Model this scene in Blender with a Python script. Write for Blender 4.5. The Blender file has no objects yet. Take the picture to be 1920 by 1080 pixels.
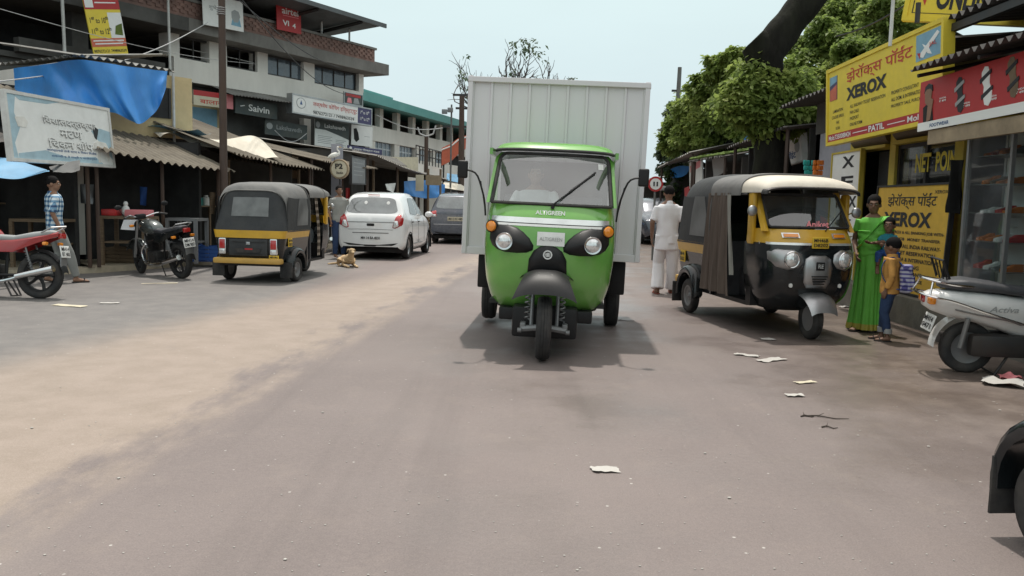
import bpy, bmesh, math, random
from mathutils import Vector as V, Matrix as MX, noise as MN
R = math.radians
random.seed(7)
rnd = random.random
def ru(a, b): return a + (b - a) * random.random()
scn = bpy.context.scene
COL = scn.collection

# ------------------------------------------------------------------ camera
F, CH, PITCH, ROLL = 1560.0, 1.42, 6.0, 1.3
cam_rot = MX.Rotation(R(90 - PITCH), 4, 'X') @ MX.Rotation(R(ROLL), 4, 'Z')
cd = bpy.data.cameras.new('camera'); cd.lens = 36 * F / 1920; cd.sensor_width = 36
cd.clip_end = 3000; cd.clip_start = 0.05
cam = bpy.data.objects.new('camera', cd); COL.objects.link(cam)
cam.matrix_world = MX.Translation((0, 0, CH)) @ cam_rot
scn.camera = cam
def ray(u, v): return (cam_rot.to_3x3() @ V((u - 960, 540 - v, -F))).normalized()
EYE = V((0, 0, CH))
def at(u, v, y):                         # point seen at pixel (u, v) at distance y down the street
    d = ray(u, v); return EYE + d * (y / d.y)
def G(u, v, z=0.0):                      # point of the ground seen at pixel (u, v)
    d = ray(u, v); return EYE + d * ((z - CH) / d.z)

# ------------------------------------------------------------------ materials
def S(r, g, b):
    f = lambda c: (c / 255 / 12.92) if c / 255 <= .04045 else ((c / 255 + .055) / 1.055) ** 2.4
    return (f(r), f(g), f(b))
MATS = {}
def mat(name, col, rough=.6, metal=0., var=.12, scale=5., dirt=0., dcol=(.22, .18, .13), dscale=2.2, bump=0., bscale=60., coat=0., spec=.5, stretch=None, var2=0.):
    m = bpy.data.materials.new(name); m.use_nodes = True
    nt = m.node_tree; N = nt.nodes; L = nt.links
    b = N['Principled BSDF']
    b.inputs['Roughness'].default_value = rough; b.inputs['Metallic'].default_value = metal
    b.inputs['Coat Weight'].default_value = coat; b.inputs['Coat Roughness'].default_value = .08
    b.inputs['Specular IOR Level'].default_value = spec
    tc = N.new('ShaderNodeTexCoord'); vec = tc.outputs['Object']
    if stretch:
        mp = N.new('ShaderNodeMapping'); mp.inputs['Scale'].default_value = stretch
        L.new(vec, mp.inputs['Vector']); vec = mp.outputs['Vector']
    n = N.new('ShaderNodeTexNoise'); n.inputs['Scale'].default_value = scale; n.inputs['Detail'].default_value = 6
    n.inputs['Roughness'].default_value = .65
    L.new(vec, n.inputs['Vector'])
    rp = N.new('ShaderNodeValToRGB')
    lo = tuple(c * (1 - var) for c in col); hi = tuple(min(1, c * (1 + var)) for c in col)
    rp.color_ramp.elements[0].position = .3; rp.color_ramp.elements[1].position = .7
    rp.color_ramp.elements[0].color = (*lo, 1); rp.color_ramp.elements[1].color = (*hi, 1)
    L.new(n.outputs['Fac'], rp.inputs['Fac']); out = rp.outputs['Color']
    if dirt > 0:
        n2 = N.new('ShaderNodeTexNoise'); n2.inputs['Scale'].default_value = dscale; n2.inputs['Detail'].default_value = 9; n2.inputs['Roughness'].default_value = .7
        L.new(vec, n2.inputs['Vector'])
        r2 = N.new('ShaderNodeMapRange'); r2.inputs[1].default_value = .42; r2.inputs[2].default_value = .72
        r2.inputs[3].default_value = 0; r2.inputs[4].default_value = dirt
        L.new(n2.outputs['Fac'], r2.inputs[0])
        mx = N.new('ShaderNodeMix'); mx.data_type = 'RGBA'
        L.new(r2.outputs[0], mx.inputs['Factor']); L.new(out, mx.inputs[6]); mx.inputs[7].default_value = (*dcol, 1)
        out = mx.outputs[2]
        r3 = N.new('ShaderNodeMapRange'); r3.inputs[3].default_value = rough; r3.inputs[4].default_value = min(1, rough + .3)
        L.new(r2.outputs[0], r3.inputs[0]); L.new(r3.outputs[0], b.inputs['Roughness'])
    L.new(out, b.inputs['Base Color'])
    if bump > 0:
        n3 = N.new('ShaderNodeTexNoise'); n3.inputs['Scale'].default_value = bscale; n3.inputs['Detail'].default_value = 4
        L.new(vec, n3.inputs['Vector'])
        bp = N.new('ShaderNodeBump'); bp.inputs['Strength'].default_value = bump; bp.inputs['Distance'].default_value = .02
        L.new(n3.outputs['Fac'], bp.inputs['Height']); L.new(bp.outputs['Normal'], b.inputs['Normal'])
    MATS[name] = m
    return m
def glass(name, tint=(.55, .6, .6), refl=.18, dust_sheen=.12, dcol=(.6, .6, .57), rough=.03):
    m = bpy.data.materials.new(name); m.use_nodes = True
    nt = m.node_tree; N = nt.nodes; L = nt.links
    N.remove(N['Principled BSDF']); o = N['Material Output']
    t = N.new('ShaderNodeBsdfTransparent'); t.inputs[0].default_value = (*tint, 1)
    g = N.new('ShaderNodeBsdfGlossy'); g.inputs['Roughness'].default_value = rough
    d = N.new('ShaderNodeBsdfDiffuse'); d.inputs[0].default_value = (*dcol, 1)
    fr = N.new('ShaderNodeLayerWeight'); fr.inputs[0].default_value = .5
    ma = N.new('ShaderNodeMath'); ma.operation = 'ADD'; ma.use_clamp = True; ma.inputs[1].default_value = refl
    pw = N.new('ShaderNodeMath'); pw.operation = 'POWER'; pw.inputs[1].default_value = 3.5; L.new(fr.outputs['Facing'], pw.inputs[0])
    sc_ = N.new('ShaderNodeMath'); sc_.operation = 'MULTIPLY'; sc_.inputs[1].default_value = .6; L.new(pw.outputs[0], sc_.inputs[0]); L.new(sc_.outputs[0], ma.inputs[0])
    m1 = N.new('ShaderNodeMixShader'); L.new(ma.outputs[0], m1.inputs[0]); L.new(t.outputs[0], m1.inputs[1]); L.new(g.outputs[0], m1.inputs[2])
    tc = N.new('ShaderNodeTexCoord'); n = N.new('ShaderNodeTexNoise'); n.inputs['Scale'].default_value = 4; n.inputs['Detail'].default_value = 5
    L.new(tc.outputs['Object'], n.inputs['Vector'])
    mr = N.new('ShaderNodeMapRange'); mr.inputs[1].default_value = .3; mr.inputs[2].default_value = .75; mr.inputs[3].default_value = dust_sheen * .5; mr.inputs[4].default_value = dust_sheen * 1.5
    L.new(n.outputs['Fac'], mr.inputs[0])
    m2 = N.new('ShaderNodeMixShader'); L.new(mr.outputs[0], m2.inputs[0]); L.new(m1.outputs[0], m2.inputs[1]); L.new(d.outputs[0], m2.inputs[2])
    L.new(m2.outputs[0], o.inputs['Surface'])
    MATS[name] = m
    return m

mat('black_rubber', (.022, .022, .023), .8, var=.25, scale=20, dirt=.35, dcol=(.16, .14, .12), dscale=4)
mat('black_plastic', (.014, .014, .015), .45, var=.2, scale=12, dirt=.12, dcol=(.09, .08, .075), spec=.28)
mat('black_paint', (.009, .012, .014), .2, var=.2, coat=.4, dirt=.1, dcol=(.075, .068, .06), dscale=1.6, spec=.35)
mat('dark_metal', (.05, .05, .052), .5, .6, dirt=.3, dcol=(.12, .08, .05))
mat('chrome', (.72, .72, .73), .16, 1., var=.1, dirt=.12, dcol=(.3, .27, .22))
mat('alloy', (.42, .43, .44), .38, .85, dirt=.3, dcol=(.2, .17, .13))
mat('steel_grey', (.22, .23, .24), .45, .5, dirt=.3, dcol=(.2, .15, .1))
mat('interior_black', (.034, .033, .033), .9, var=.5, scale=2)  # near-black colour stands in for the deep shade of unlit interiors
mat('green_paint', (.14, .38, .068), .2, var=.06, coat=.7, dirt=.3, dcol=(.24, .31, .13), dscale=1.3)
mat('box_grey', (.70, .672, .70), .5, .12, var=.06, scale=1.6, dirt=.34, dcol=(.50, .47, .42), dscale=1.6, stretch=(1.6, 1.6, .16), bump=.35, bscale=1.7)
mat('silver_band', (.75, .77, .76), .25, .6)
mat('white_plate', (.74, .74, .72), .45, dirt=.1)
mat('yellow_plate', (.72, .47, .03), .45, dirt=.2)
mat('orange_lens', (.85, .28, .02), .12, coat=1)
mat('red_lens', (.42, .02, .02), .15, coat=1)
mat('clear_lens', (.72, .73, .73), .1, .5, coat=1, var=.3, scale=40)
mat('ink_black', (.015, .015, .018), .6, var=0)
mat('ink_white', (.8, .8, .78), .6, var=0)
mat('ink_red', (.52, .045, .03), .6, var=0)
mat('ink_blue', (.05, .11, .26), .6, var=0)
mat('ink_pink', (.78, .25, .27), .5, var=0)
mat('ink_yellow', (.8, .62, .08), .6, var=0)
mat('ink_grey', (.33, .34, .34), .5, var=0)
mat('taxi_yellow', (.62, .36, .025), .35, var=.1, coat=.3, dirt=.25, dcol=(.3, .2, .08))
mat('bumper_yellow', (.55, .33, .07), .5, dirt=.4, dcol=(.25, .17, .09))
mat('canvas_black', (.030, .033, .036), .75, var=.2, scale=3, dirt=.35, dcol=(.11, .108, .102), dscale=1.6, bump=.25, bscale=14)
mat('canvas_grey', (.15, .15, .148), .8, var=.15, scale=3, dirt=.55, dcol=(.28, .265, .245), dscale=1.8, bump=.25, bscale=12)
mat('canvas_white', (.68, .63, .54), .75, var=.08, dirt=.4, dcol=(.4, .34, .26), bump=.15, bscale=14)
mat('curtain', (.13, .10, .082), .85, var=.3, scale=2, stretch=(6, 6, .5), dirt=.3, dcol=(.2, .17, .14))
mat('curtain_lining', (.30, .29, .26), .85, var=.15)
mat('white_paint', (.80, .81, .81), .22, var=.03, coat=.8, dirt=.1, dcol=(.5, .47, .42))
mat('scooter_white', (.80, .80, .79), .3, var=.04, coat=.6, dirt=.25, dcol=(.42, .38, .33))
mat('suv_grey', (.075, .085, .11), .25, .3, var=.08, coat=.8, dirt=.25, dcol=(.2, .18, .16))
mat('red_paint', (.33, .018, .02), .25, var=.1, coat=.7, dirt=.2, dcol=(.2, .1, .08))
mat('tank_grey', (.10, .115, .115), .25, .5, coat=.7, dirt=.2)
mat('seat_vinyl', (.045, .047, .055), .5, var=.2, dirt=.4, dcol=(.16, .155, .15), bump=.1)
mat('skin', (.25, .135, .085), .6, var=.12, scale=14)
mat('skin_dark', (.20, .108, .07), .6, var=.12, scale=14)
mat('hair', (.010, .009, .009), .85, var=.4, scale=60, spec=.15)
mat('wood', (.17, .115, .07), .75, var=.3, scale=4, stretch=(1, 1, 12), dirt=.3)
mat('wood_pale', (.30, .23, .15), .8, var=.3, scale=4, dirt=.3)
mat('rust_sheet', (.165, .142, .108), .8, var=.3, scale=1.4, dirt=.75, dcol=(.10, .08, .062), dscale=.9, bump=.2, bscale=8)
mat('grey_sheet', (.27, .265, .25), .75, .1, var=.25, scale=1.4, dirt=.6, dcol=(.13, .105, .08), dscale=1.1)
mat('dark_sheet', (.065, .062, .06), .8, var=.3, dirt=.4, dcol=(.11, .085, .06))
mat('tarp_blue', (.035, .22, .60), .5, var=.18, scale=2.5, bump=.5, bscale=7, dirt=.35, dcol=(.10, .27, .48), dscale=2, stretch=(1, 1, .4))
mat('tarp_light', (.16, .38, .60), .5, var=.15, scale=2, bump=.3, bscale=6, dirt=.3, dcol=(.4, .45, .48))
mat('tarp_cream', (.66, .60, .50), .65, var=.15, scale=2, bump=.3, bscale=7, dirt=.4, dcol=(.4, .34, .26))
mat('wall_yellow', (.60, .47, .26), .85, var=.08, dirt=.4, dcol=(.33, .27, .18), dscale=1.2)
mat('wall_white', (.78, .745, .69), .85, var=.06, scale=1.5, dirt=.4, dcol=(.5, .47, .43), dscale=.8, stretch=(1, 1, .35))
mat('wall_lilac', (.36, .36, .41), .85, var=.08, dirt=.4, dcol=(.2, .19, .19))
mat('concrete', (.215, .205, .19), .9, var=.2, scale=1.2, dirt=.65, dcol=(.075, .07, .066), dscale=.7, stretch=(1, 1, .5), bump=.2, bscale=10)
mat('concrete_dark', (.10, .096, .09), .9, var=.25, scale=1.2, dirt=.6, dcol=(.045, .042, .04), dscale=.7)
mat('brick_lattice', (.25, .15, .125), .9, var=.3, scale=2.5, dirt=.6, dcol=(.09, .075, .07), dscale=1.5)
mat('roof_metal', (.11, .12, .125), .6, .3, var=.15, scale=1.5, dirt=.4, dcol=(.07, .065, .06))
mat('teal_roof', (.10, .32, .30), .6, var=.1, scale=1, dirt=.3, dcol=(.2, .33, .3), dscale=1)
mat('pipe_white', (.6, .6, .58), .6, dirt=.3)
mat('pole_brown', (.085, .06, .05), .7, .3, var=.25, dirt=.5, dcol=(.13, .07, .04), stretch=(1, 1, .3))
mat('pole_grey', (.13, .135, .135), .8, var=.2, dirt=.4)
mat('sign_yellow', (.78, .60, .045), .5, var=.07, dirt=.3, dcol=(.5, .4, .12))
mat('sign_ochre', (.74, .44, .05), .6, var=.08, dirt=.3, dcol=(.38, .22, .06))
mat('sign_red', (.43, .022, .024), .5, var=.06, dirt=.15, dcol=(.3, .06, .05))
mat('sign_white', (.80, .80, .78), .55, var=.05, dirt=.25, dcol=(.55, .54, .5))
mat('sign_blue', (.20, .38, .50), .55, var=.15)
mat('wash_blue', (.36, .50, .57), .55, var=.2, scale=3); mat('sign_dark', (.045, .06, .06), .55, var=.15, dirt=.25)
mat('sign_cream', (.62, .56, .42), .6, var=.08, dirt=.3)
mat('sign_navy', (.055, .05, .13), .5)
mat('sign_orange', (.55, .13, .07), .55, var=.15)
mat('shutter', (.115, .085, .058), .7, .2, var=.25, scale=3, stretch=(.3, .3, 14), dirt=.4)
mat('pillar_yellow', (.55, .42, .06), .7, dirt=.4, dcol=(.3, .23, .1))
mat('bark', (.013, .012, .010), .95, var=.5, scale=5, stretch=(1, 1, .3), bump=1., bscale=14, dirt=.5, dcol=(.022, .028, .010), dscale=1.2, spec=.2)
mat('bark_grey', (.10, .085, .08), .95, var=.3, scale=8)
mat('stone', (.16, .15, .135), .9, var=.25, dirt=.5, bump=.4, bscale=14)
mat('paper', (.50, .48, .45), .8, var=.1, dirt=.3)
mat('pebble', (.42, .40, .37), .85, var=.3, scale=.8)
mat('twig', (.045, .035, .027), .9)
mat('sari_green', (.16, .54, .08), .5, var=.22, scale=2.5, stretch=(3, 3, .6), spec=.3)
mat('sari_border', (.42, .37, .055), .5, var=.2)
mat('cloth_white', (.76, .75, .77), .85, var=.04, scale=3)
mat('cloth_orange', (.60, .30, .075), .8, var=.2, scale=7)
mat('cloth_teal', (.02, .21, .27), .8, var=.2, scale=20)
mat('cloth_blue', (.03, .09, .30), .8, var=.2)
mat('denim', (.022, .045, .11), .85, var=.3, scale=10)
mat('trouser_grey', (.22, .225, .215), .85, var=.1)
mat('shirt_dim', (.3, .3, .28), .85, var=.1)
mat('sandal_red', (.25, .06, .04), .6)
mat('dog_fur', (.52, .37, .21), .9, var=.2, scale=6, bump=.5, bscale=60, dirt=.35, dcol=(.62, .5, .34))
mat('egret_white', (.78, .77, .72), .8, var=.06)
mat('beak', (.6, .38, .05), .5)
mat('goods_teal', (.02, .33, .30), .4, var=.2); mat('goods_orange', (.6, .16, .02), .4, var=.3, scale=9); mat('goods_red', (.5, .03, .03), .4, var=.3)
mat('cloth_black', (.014, .014, .014), .9, var=.4)
mat('moss', (.10, .15, .03), .95, var=.4, scale=6)
mat('wire', (.03, .03, .032), .7)
mat('wire_pale', (.42, .42, .42), .7)
mat('goat', (.75, .74, .70), .7, dirt=.3)
mat('far_wall', (.36, .37, .38), .9, var=.1, dirt=.3)
mat('mud', (.10, .085, .07), .9, var=.25, dirt=.4, dcol=(.2, .17, .13), bump=.5, bscale=10)
mat('earth', (.50, .42, .31), .95, var=.2, scale=3, dirt=.5, dcol=(.22, .2, .17), bump=.5, bscale=8)
glass('windscreen', (.82, .88, .86), .24, .06, (.62, .66, .64))
glass('windscreen_dark', (.30, .35, .35), .17, .06, (.5, .52, .5))
glass('car_glass', (.10, .115, .12), .24, .22, (.55, .6, .6))  # pale diffuse film stands in for bright reflection on the panes
glass('window_blue', (.10, .12, .14), .14, .42, (.22, .28, .34), .1)  # blue-grey diffuse film paints reflected sky into the glass
glass('shop_glass', (.85, .88, .88), .03, .03, (.5, .5, .5))
glass('plastic_sheet', (.30, .31, .31), .1, .5, (.30, .31, .31), .3)
def check_material(name, base, c1, c2, scale):           # woven check: two sets of stripes in cloth coordinates
    m = mat(name, base, .85); nt = m.node_tree; N = nt.nodes; L = nt.links
    b = N['Principled BSDF']; tc = N.new('ShaderNodeTexCoord')
    outs = []
    for ax in ('X', 'Z'):
        w = N.new('ShaderNodeTexWave'); w.wave_type = 'BANDS'; w.bands_direction = ax; w.inputs['Scale'].default_value = scale; w.inputs['Distortion'].default_value = .6; w.inputs['Detail'].default_value = 0
        L.new(tc.outputs['Object'], w.inputs['Vector'])
        r = N.new('ShaderNodeMapRange'); r.inputs[1].default_value = .5; r.inputs[2].default_value = .62; L.new(w.outputs['Fac'], r.inputs[0]); outs.append(r.outputs[0])
    ad = N.new('ShaderNodeMath'); ad.operation = 'ADD'; L.new(outs[0], ad.inputs[0]); L.new(outs[1], ad.inputs[1])
    dv = N.new('ShaderNodeMath'); dv.operation = 'MULTIPLY'; dv.inputs[1].default_value = .5; L.new(ad.outputs[0], dv.inputs[0])
    rp = N.new('ShaderNodeValToRGB'); rp.color_ramp.elements[0].color = (*base, 1); rp.color_ramp.elements[1].color = (*c2, 1)
    e = rp.color_ramp.elements.new(.5); e.color = (*c1, 1)
    L.new(dv.outputs[0], rp.inputs[0]); L.new(rp.outputs[0], b.inputs['Base Color'])
check_material('check_shirt', (.62, .68, .72), (.16, .30, .44), (.03, .07, .16), 4.2)
check_material('floral_cloth', (.45, .45, .55), (.10, .09, .28), (.03, .03, .12), 5.0)
check_material('floral_curtain', (.03, .025, .022), (.10, .08, .06), (.35, .3, .25), 2.6)
def leaf_material(name, dark, light, yellow):
    m = bpy.data.materials.new(name); m.use_nodes = True
    nt = m.node_tree; N = nt.nodes; L = nt.links; b = N['Principled BSDF']
    b.inputs['Roughness'].default_value = .5; b.inputs['Specular IOR Level'].default_value = .3
    tc = N.new('ShaderNodeTexCoord'); n = N.new('ShaderNodeTexNoise'); n.inputs['Scale'].default_value = .9; n.inputs['Detail'].default_value = 7; n.inputs['Roughness'].default_value = .75
    L.new(tc.outputs['Object'], n.inputs['Vector'])
    rp = N.new('ShaderNodeValToRGB'); rp.color_ramp.elements[0].position = .33; rp.color_ramp.elements[1].position = .72
    rp.color_ramp.elements[0].color = (*dark, 1); rp.color_ramp.elements[1].color = (*yellow, 1); e = rp.color_ramp.elements.new(.52); e.color = (*light, 1)
    L.new(n.outputs['Fac'], rp.inputs[0]); L.new(rp.outputs[0], b.inputs['Base Color'])
    t = N.new('ShaderNodeBsdfTranslucent'); L.new(rp.outputs[0], t.inputs[0])
    mx = N.new('ShaderNodeMixShader'); mx.inputs[0].default_value = .6
    L.new(b.outputs[0], mx.inputs[1]); L.new(t.outputs[0], mx.inputs[2]); L.new(mx.outputs[0], N['Material Output'].inputs[0])
    MATS[name] = m
leaf_material('leaf_bright', (.12, .18, .045), (.25, .325, .085), (.41, .45, .14))
leaf_material('leaf_mid', (.115, .18, .045), (.24, .315, .085), (.40, .44, .14))
leaf_material('leaf_dark', (.03, .052, .022), (.055, .088, .03), (.10, .13, .04))
leaf_material('leaf_far', (.06, .085, .06), (.10, .13, .08), (.14, .17, .1))  # paler, greyer greens put distance haze into the leaf colour

# ------------------------------------------------------------------ mesh builder
def rotm(ang, ax): return MX.Rotation(R(ang), 4, ax)
def frame_to(d):                       # matrix whose z axis is d
    d = V(d).normalized(); u = V((0, 0, 1)) if abs(d.z) < .95 else V((1, 0, 0))
    x = u.cross(d).normalized(); y = d.cross(x); return MX((x, y, d)).transposed()
class MB:
    def __init__(s): s.bm = bmesh.new()
    def faces(s, pts, fs, M=None):
        vs = [s.bm.verts.new(M @ V(p) if M else V(p)) for p in pts]
        for f in fs:
            try: s.bm.faces.new([vs[i] for i in f])
            except ValueError: pass
        return s
    def box(s, c, d, M=None, r=0., seg=2):
        b = bmesh.new(); bmesh.ops.create_cube(b, size=1)
        for v in b.verts: v.co = V((v.co.x * d[0], v.co.y * d[1], v.co.z * d[2]))
        if r > 0: bmesh.ops.bevel(b, geom=b.edges[:], offset=min(r, min(d) * .49), segments=seg, profile=.6, affect='EDGES')
        T = MX.Translation(V(c)); s.merge(b, (M @ T) if M else T); return s
    def bx(s, x0, x1, y0, y1, z0, z1, M=None, r=0.):
        return s.box(((x0 + x1) / 2, (y0 + y1) / 2, (z0 + z1) / 2), (abs(x1 - x0), abs(y1 - y0), abs(z1 - z0)), M, r)
    def merge(s, b, M=None):
        mp = {}
        for v in b.verts: mp[v] = s.bm.verts.new(M @ v.co if M else v.co)
        for f in b.faces:
            try: s.bm.faces.new([mp[v] for v in f.verts])
            except ValueError: pass
        b.free()
    def loft(s, rings, closed=True, cap=True, M=None):
        rows = [[s.bm.verts.new(M @ V(p) if M else V(p)) for p in r] for r in rings]
        n = len(rows[0])
        for a, b in zip(rows, rows[1:]):
            for i in range(n if closed else n - 1):
                j = (i + 1) % n
                try: s.bm.faces.new((a[i], a[j], b[j], b[i]))
                except ValueError: pass
        if cap and closed:
            for r in (rows[0][::-1], rows[-1]):
                try: s.bm.faces.new(r)
                except ValueError: pass
        return s
    def tube(s, pts, r, n=8, cap=True, flat=1., M=None, closed=False):
        pts = [V(p) for p in pts]; k = len(pts)
        rs = r if isinstance(r, (list, tuple)) else [r] * k
        rings = []; up = None
        for i, p in enumerate(pts):
            d = (pts[(i + 1) % k] - pts[i - 1]) if closed else (pts[min(i + 1, k - 1)] - pts[max(i - 1, 0)])
            if d.length < 1e-9: d = V((0, 0, 1))
            d.normalize()
            if up is None:
                up = V((0, 0, 1)) if abs(d.z) < .9 else V((0, 1, 0))
            x = up.cross(d)
            if x.length < 1e-4: x = V((1, 0, 0)).cross(d)
            x.normalize(); y = d.cross(x); up = y
            rr = rs[i]; ra, rb = rr if isinstance(rr, tuple) else (rr, rr * flat)
            rings.append([p + x * ra * math.cos(t) + y * rb * math.sin(t) for t in [2 * math.pi * j / n for j in range(n)]])
        if closed: rings.append(rings[0]); return s.loft(rings, True, False, M)
        return s.loft(rings, True, cap, M)
    def cyl(s, a, b, r0, r1=None, n=16, M=None): return s.tube([a, b], [r0, r0 if r1 is None else r1], n, True, 1., M)
    def lathe(s, prof, n=24, M=None, closed=False):   # prof: (radius, along z)
        rings = [[(r * math.cos(t), r * math.sin(t), z) for t in [2 * math.pi * j / n for j in range(n)]] for r, z in prof]
        if closed: rings.append(rings[0])
        return s.loft(rings, True, not closed, M)
    def ell(s, c, r, M=None, n=16, m=10, rot=None):
        T = MX.Translation(V(c)) @ (rot.to_4x4() if rot else MX.Identity(4))
        if M: T = M @ T
        rings = []
        for i in range(1, m):
            a = math.pi * i / m
            rings.append([(r[0] * math.sin(a) * math.cos(t), r[1] * math.sin(a) * math.sin(t), -r[2] * math.cos(a)) for t in [2 * math.pi * j / n for j in range(n)]])
        return s.loft(rings, True, True, T)
    def grid(s, P, nu, nv, M=None, flip=False):        # P(u, v), u and v in 0..1
        rows = [[s.bm.verts.new(M @ V(P(i / nu, j / nv)) if M else V(P(i / nu, j / nv))) for i in range(nu + 1)] for j in range(nv + 1)]
        for j in range(nv):
            for i in range(nu):
                f = (rows[j][i], rows[j][i + 1], rows[j + 1][i + 1], rows[j + 1][i])
                try: s.bm.faces.new(f[::-1] if flip else f)
                except ValueError: pass
        return s
    def thick(s, t):
        g = bmesh.ops.solidify(s.bm, geom=s.bm.faces[:], thickness=t); return s
    def prism(s, poly, h, M=None):                     # poly in xy, extruded +z by h
        n = len(poly)
        pts = [(x, y, 0) for x, y in poly] + [(x, y, h) for x, y in poly]
        return s.faces(pts, [tuple(range(n))[::-1], tuple(range(n, 2 * n))] + [(i, (i + 1) % n, n + (i + 1) % n, n + i) for i in range(n)], M)
    def mesh(s, name):
        bmesh.ops.remove_doubles(s.bm, verts=s.bm.verts[:], dist=1e-5)
        bmesh.ops.recalc_face_normals(s.bm, faces=s.bm.faces[:])
        me = bpy.data.meshes.new(name); s.bm.to_mesh(me); s.bm.free(); return me
    def build(s, name, m, parent=None, smooth=True, ang=38, loc=None, raw=False):
        if raw:
            me = bpy.data.meshes.new(name); s.bm.to_mesh(me); s.bm.free()
        else: me = s.mesh(name)
        if smooth:
            me.polygons.foreach_set('use_smooth', [True] * len(me.polygons)); me.set_sharp_from_angle(angle=R(ang))
        me.materials.append(MATS[m] if isinstance(m, str) else m)
        o = bpy.data.objects.new(name, me); COL.objects.link(o)
        if parent is not None: o.parent = parent
        if loc is not None: o.location = loc
        return o
def tag(o, label=None, cat=None, group=None, kind=None):
    if label: o['label'] = label
    if cat: o['category'] = cat
    if group: o['group'] = group
    if kind: o['kind'] = kind
    return o
def thing(name, label, cat, loc=(0, 0, 0), rz=0., group=None, scale=1., roll=0.):
    o = bpy.data.objects.new(name, None); COL.objects.link(o); o.empty_display_size = .2
    o.location = loc; o.rotation_euler = (0, R(roll), R(rz)); o.scale = (scale,) * 3
    return tag(o, label, cat, group)
KIDS = lambda o: [c for c in bpy.data.objects if c.parent == o]
def dup(root, label=None, loc=None, rz=None, group=None, scale=None):
    def rec(o, par):
        c = o.copy(); COL.objects.link(c)
        if par is not None: c.parent = par
        for k in KIDS(o): rec(k, c)
        return c
    r = rec(root, None)
    if label: r['label'] = label
    if group: r['group'] = group
    if loc is not None: r.location = loc
    if rz is not None: r.rotation_euler = (0, 0, R(rz))
    if scale is not None: r.scale = (scale,) * 3
    return r
def lettering(parent, s, M, w, h, m='ink_black', bold=.0, depth=.003, name='lettering', shear=0., align=None):
    """writing fitted into w x h metres, centred on M's origin in M's xy plane"""
    c = bpy.data.curves.new('lettering', 'FONT'); c.body = s; c.size = 1; c.offset = bold; c.extrude = 0; c.shear = shear; c.resolution_u = 3; c.space_line = .95
    if align: c.align_x = align
    o = bpy.data.objects.new('lettering', c)
    me = bpy.data.meshes.new_from_object(o)
    bpy.data.objects.remove(o); bpy.data.curves.remove(c)
    xs = [v.co.x for v in me.vertices]; ys = [v.co.y for v in me.vertices]
    if not xs: return None
    cx, cy = (min(xs) + max(xs)) / 2, (min(ys) + max(ys)) / 2
    sx = w / max(1e-6, max(xs) - min(xs)); sy = h / max(1e-6, max(ys) - min(ys))
    for v in me.vertices: v.co = M @ V(((v.co.x - cx) * sx, (v.co.y - cy) * sy, depth))
    me.name = name; me.materials.append(MATS[m])
    o = bpy.data.objects.new(name, me); COL.objects.link(o); o.parent = parent
    return o
def catmull(P, t):                   # P list of values or vectors, t in 0..len-1
    n = len(P); i = min(int(t), n - 2); f = t - i
    p0, p1, p2, p3 = P[max(i - 1, 0)], P[i], P[i + 1], P[min(i + 2, n - 1)]
    return .5 * ((2 * p1) + (p2 - p0) * f + (2 * p0 - 5 * p1 + 4 * p2 - p3) * f * f + (3 * p1 - p0 - 3 * p2 + p3) * f ** 3)
def smooth_path(pts, n=24):
    P = [V(p) for p in pts]; return [catmull(P, (len(P) - 1) * i / n) for i in range(n + 1)]
class Board:
    """a flat sign: local x along its width, y up, z out of its face. Built from the places of its corners"""
    def __init__(s, name, label, cat, tl, tr, br, bl, m, t=.05, group=None, frame=None, fw=.03):
        x = ((tr - tl) + (br - bl)); x.normalize(); up = ((tl - bl) + (tr - br)); z = x.cross(up).normalized(); y = z.cross(x)
        s.w = ((tr - tl).length + (br - bl).length) / 2; s.h = ((tl - bl).length + (tr - br).length) / 2
        c = (tl + tr + br + bl) / 4
        s.o = thing(name, label, cat, c, 0, group)
        s.o.rotation_euler = MX((x, y, z)).transposed().to_euler()
        w, h = s.w, s.h
        s.face = MB().bx(-w / 2, w / 2, -h / 2, h / 2, -t, 0).build('face_panel', m, s.o, False)
        if frame:
            f = MB()
            for a in (-1, 1):
                f.bx(a * w / 2 - fw / 2, a * w / 2 + fw / 2, -h / 2 - fw / 2, h / 2 + fw / 2, -t - .01, .018)
                f.bx(-w / 2 + fw / 2, w / 2 - fw / 2, a * h / 2 - fw / 2, a * h / 2 + fw / 2, -t - .008, .016)
            f.build('frame', frame, s.o, False)
    def at(s, u, v): return MX.Translation(((u - .5) * s.w, (.5 - v) * s.h, 0))
    def text(s, t, u, v, w, h, m='ink_black', bold=.0, depth=.004, shear=0., align=None): return lettering(s.o, t, s.at(u, v), w * s.w, h * s.h, m, bold, depth, 'lettering', shear, align)
    def patch(s, u0, v0, u1, v1, m, name='printed_panel', depth=.002):
        return MB().bx((u0 - .5) * s.w, (u1 - .5) * s.w, (.5 - v1) * s.h, (.5 - v0) * s.h, -.004, depth).build(name, m, s.o, False)
    def poly(s, pts, m, name, depth=.004):
        return MB().prism([((u - .5) * s.w, (.5 - v) * s.h) for u, v in pts], depth, MX.Translation((0, 0, 0.0005))).build(name, m, s.o, False)
class Plane:
    """a vertical plane through two ground points; hit() gives (distance along it, height) of the place seen at a pixel"""
    def __init__(s, a, b):
        s.a = V((a[0], a[1], 0)); s.d = (V((b[0], b[1], 0)) - s.a).normalized(); s.n = V((-s.d.y, s.d.x, 0))
        s.ang = math.degrees(math.atan2(s.d.y, s.d.x))
    def p(s, u, v, off=0.):
        r = ray(u, v); t = ((s.a + s.n * off) - EYE).dot(s.n) / r.dot(s.n); return EYE + r * t
    def hit(s, u, v, off=0.):
        q = s.p(u, v, off); return ((q - s.a).dot(s.d), q.z)
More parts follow.
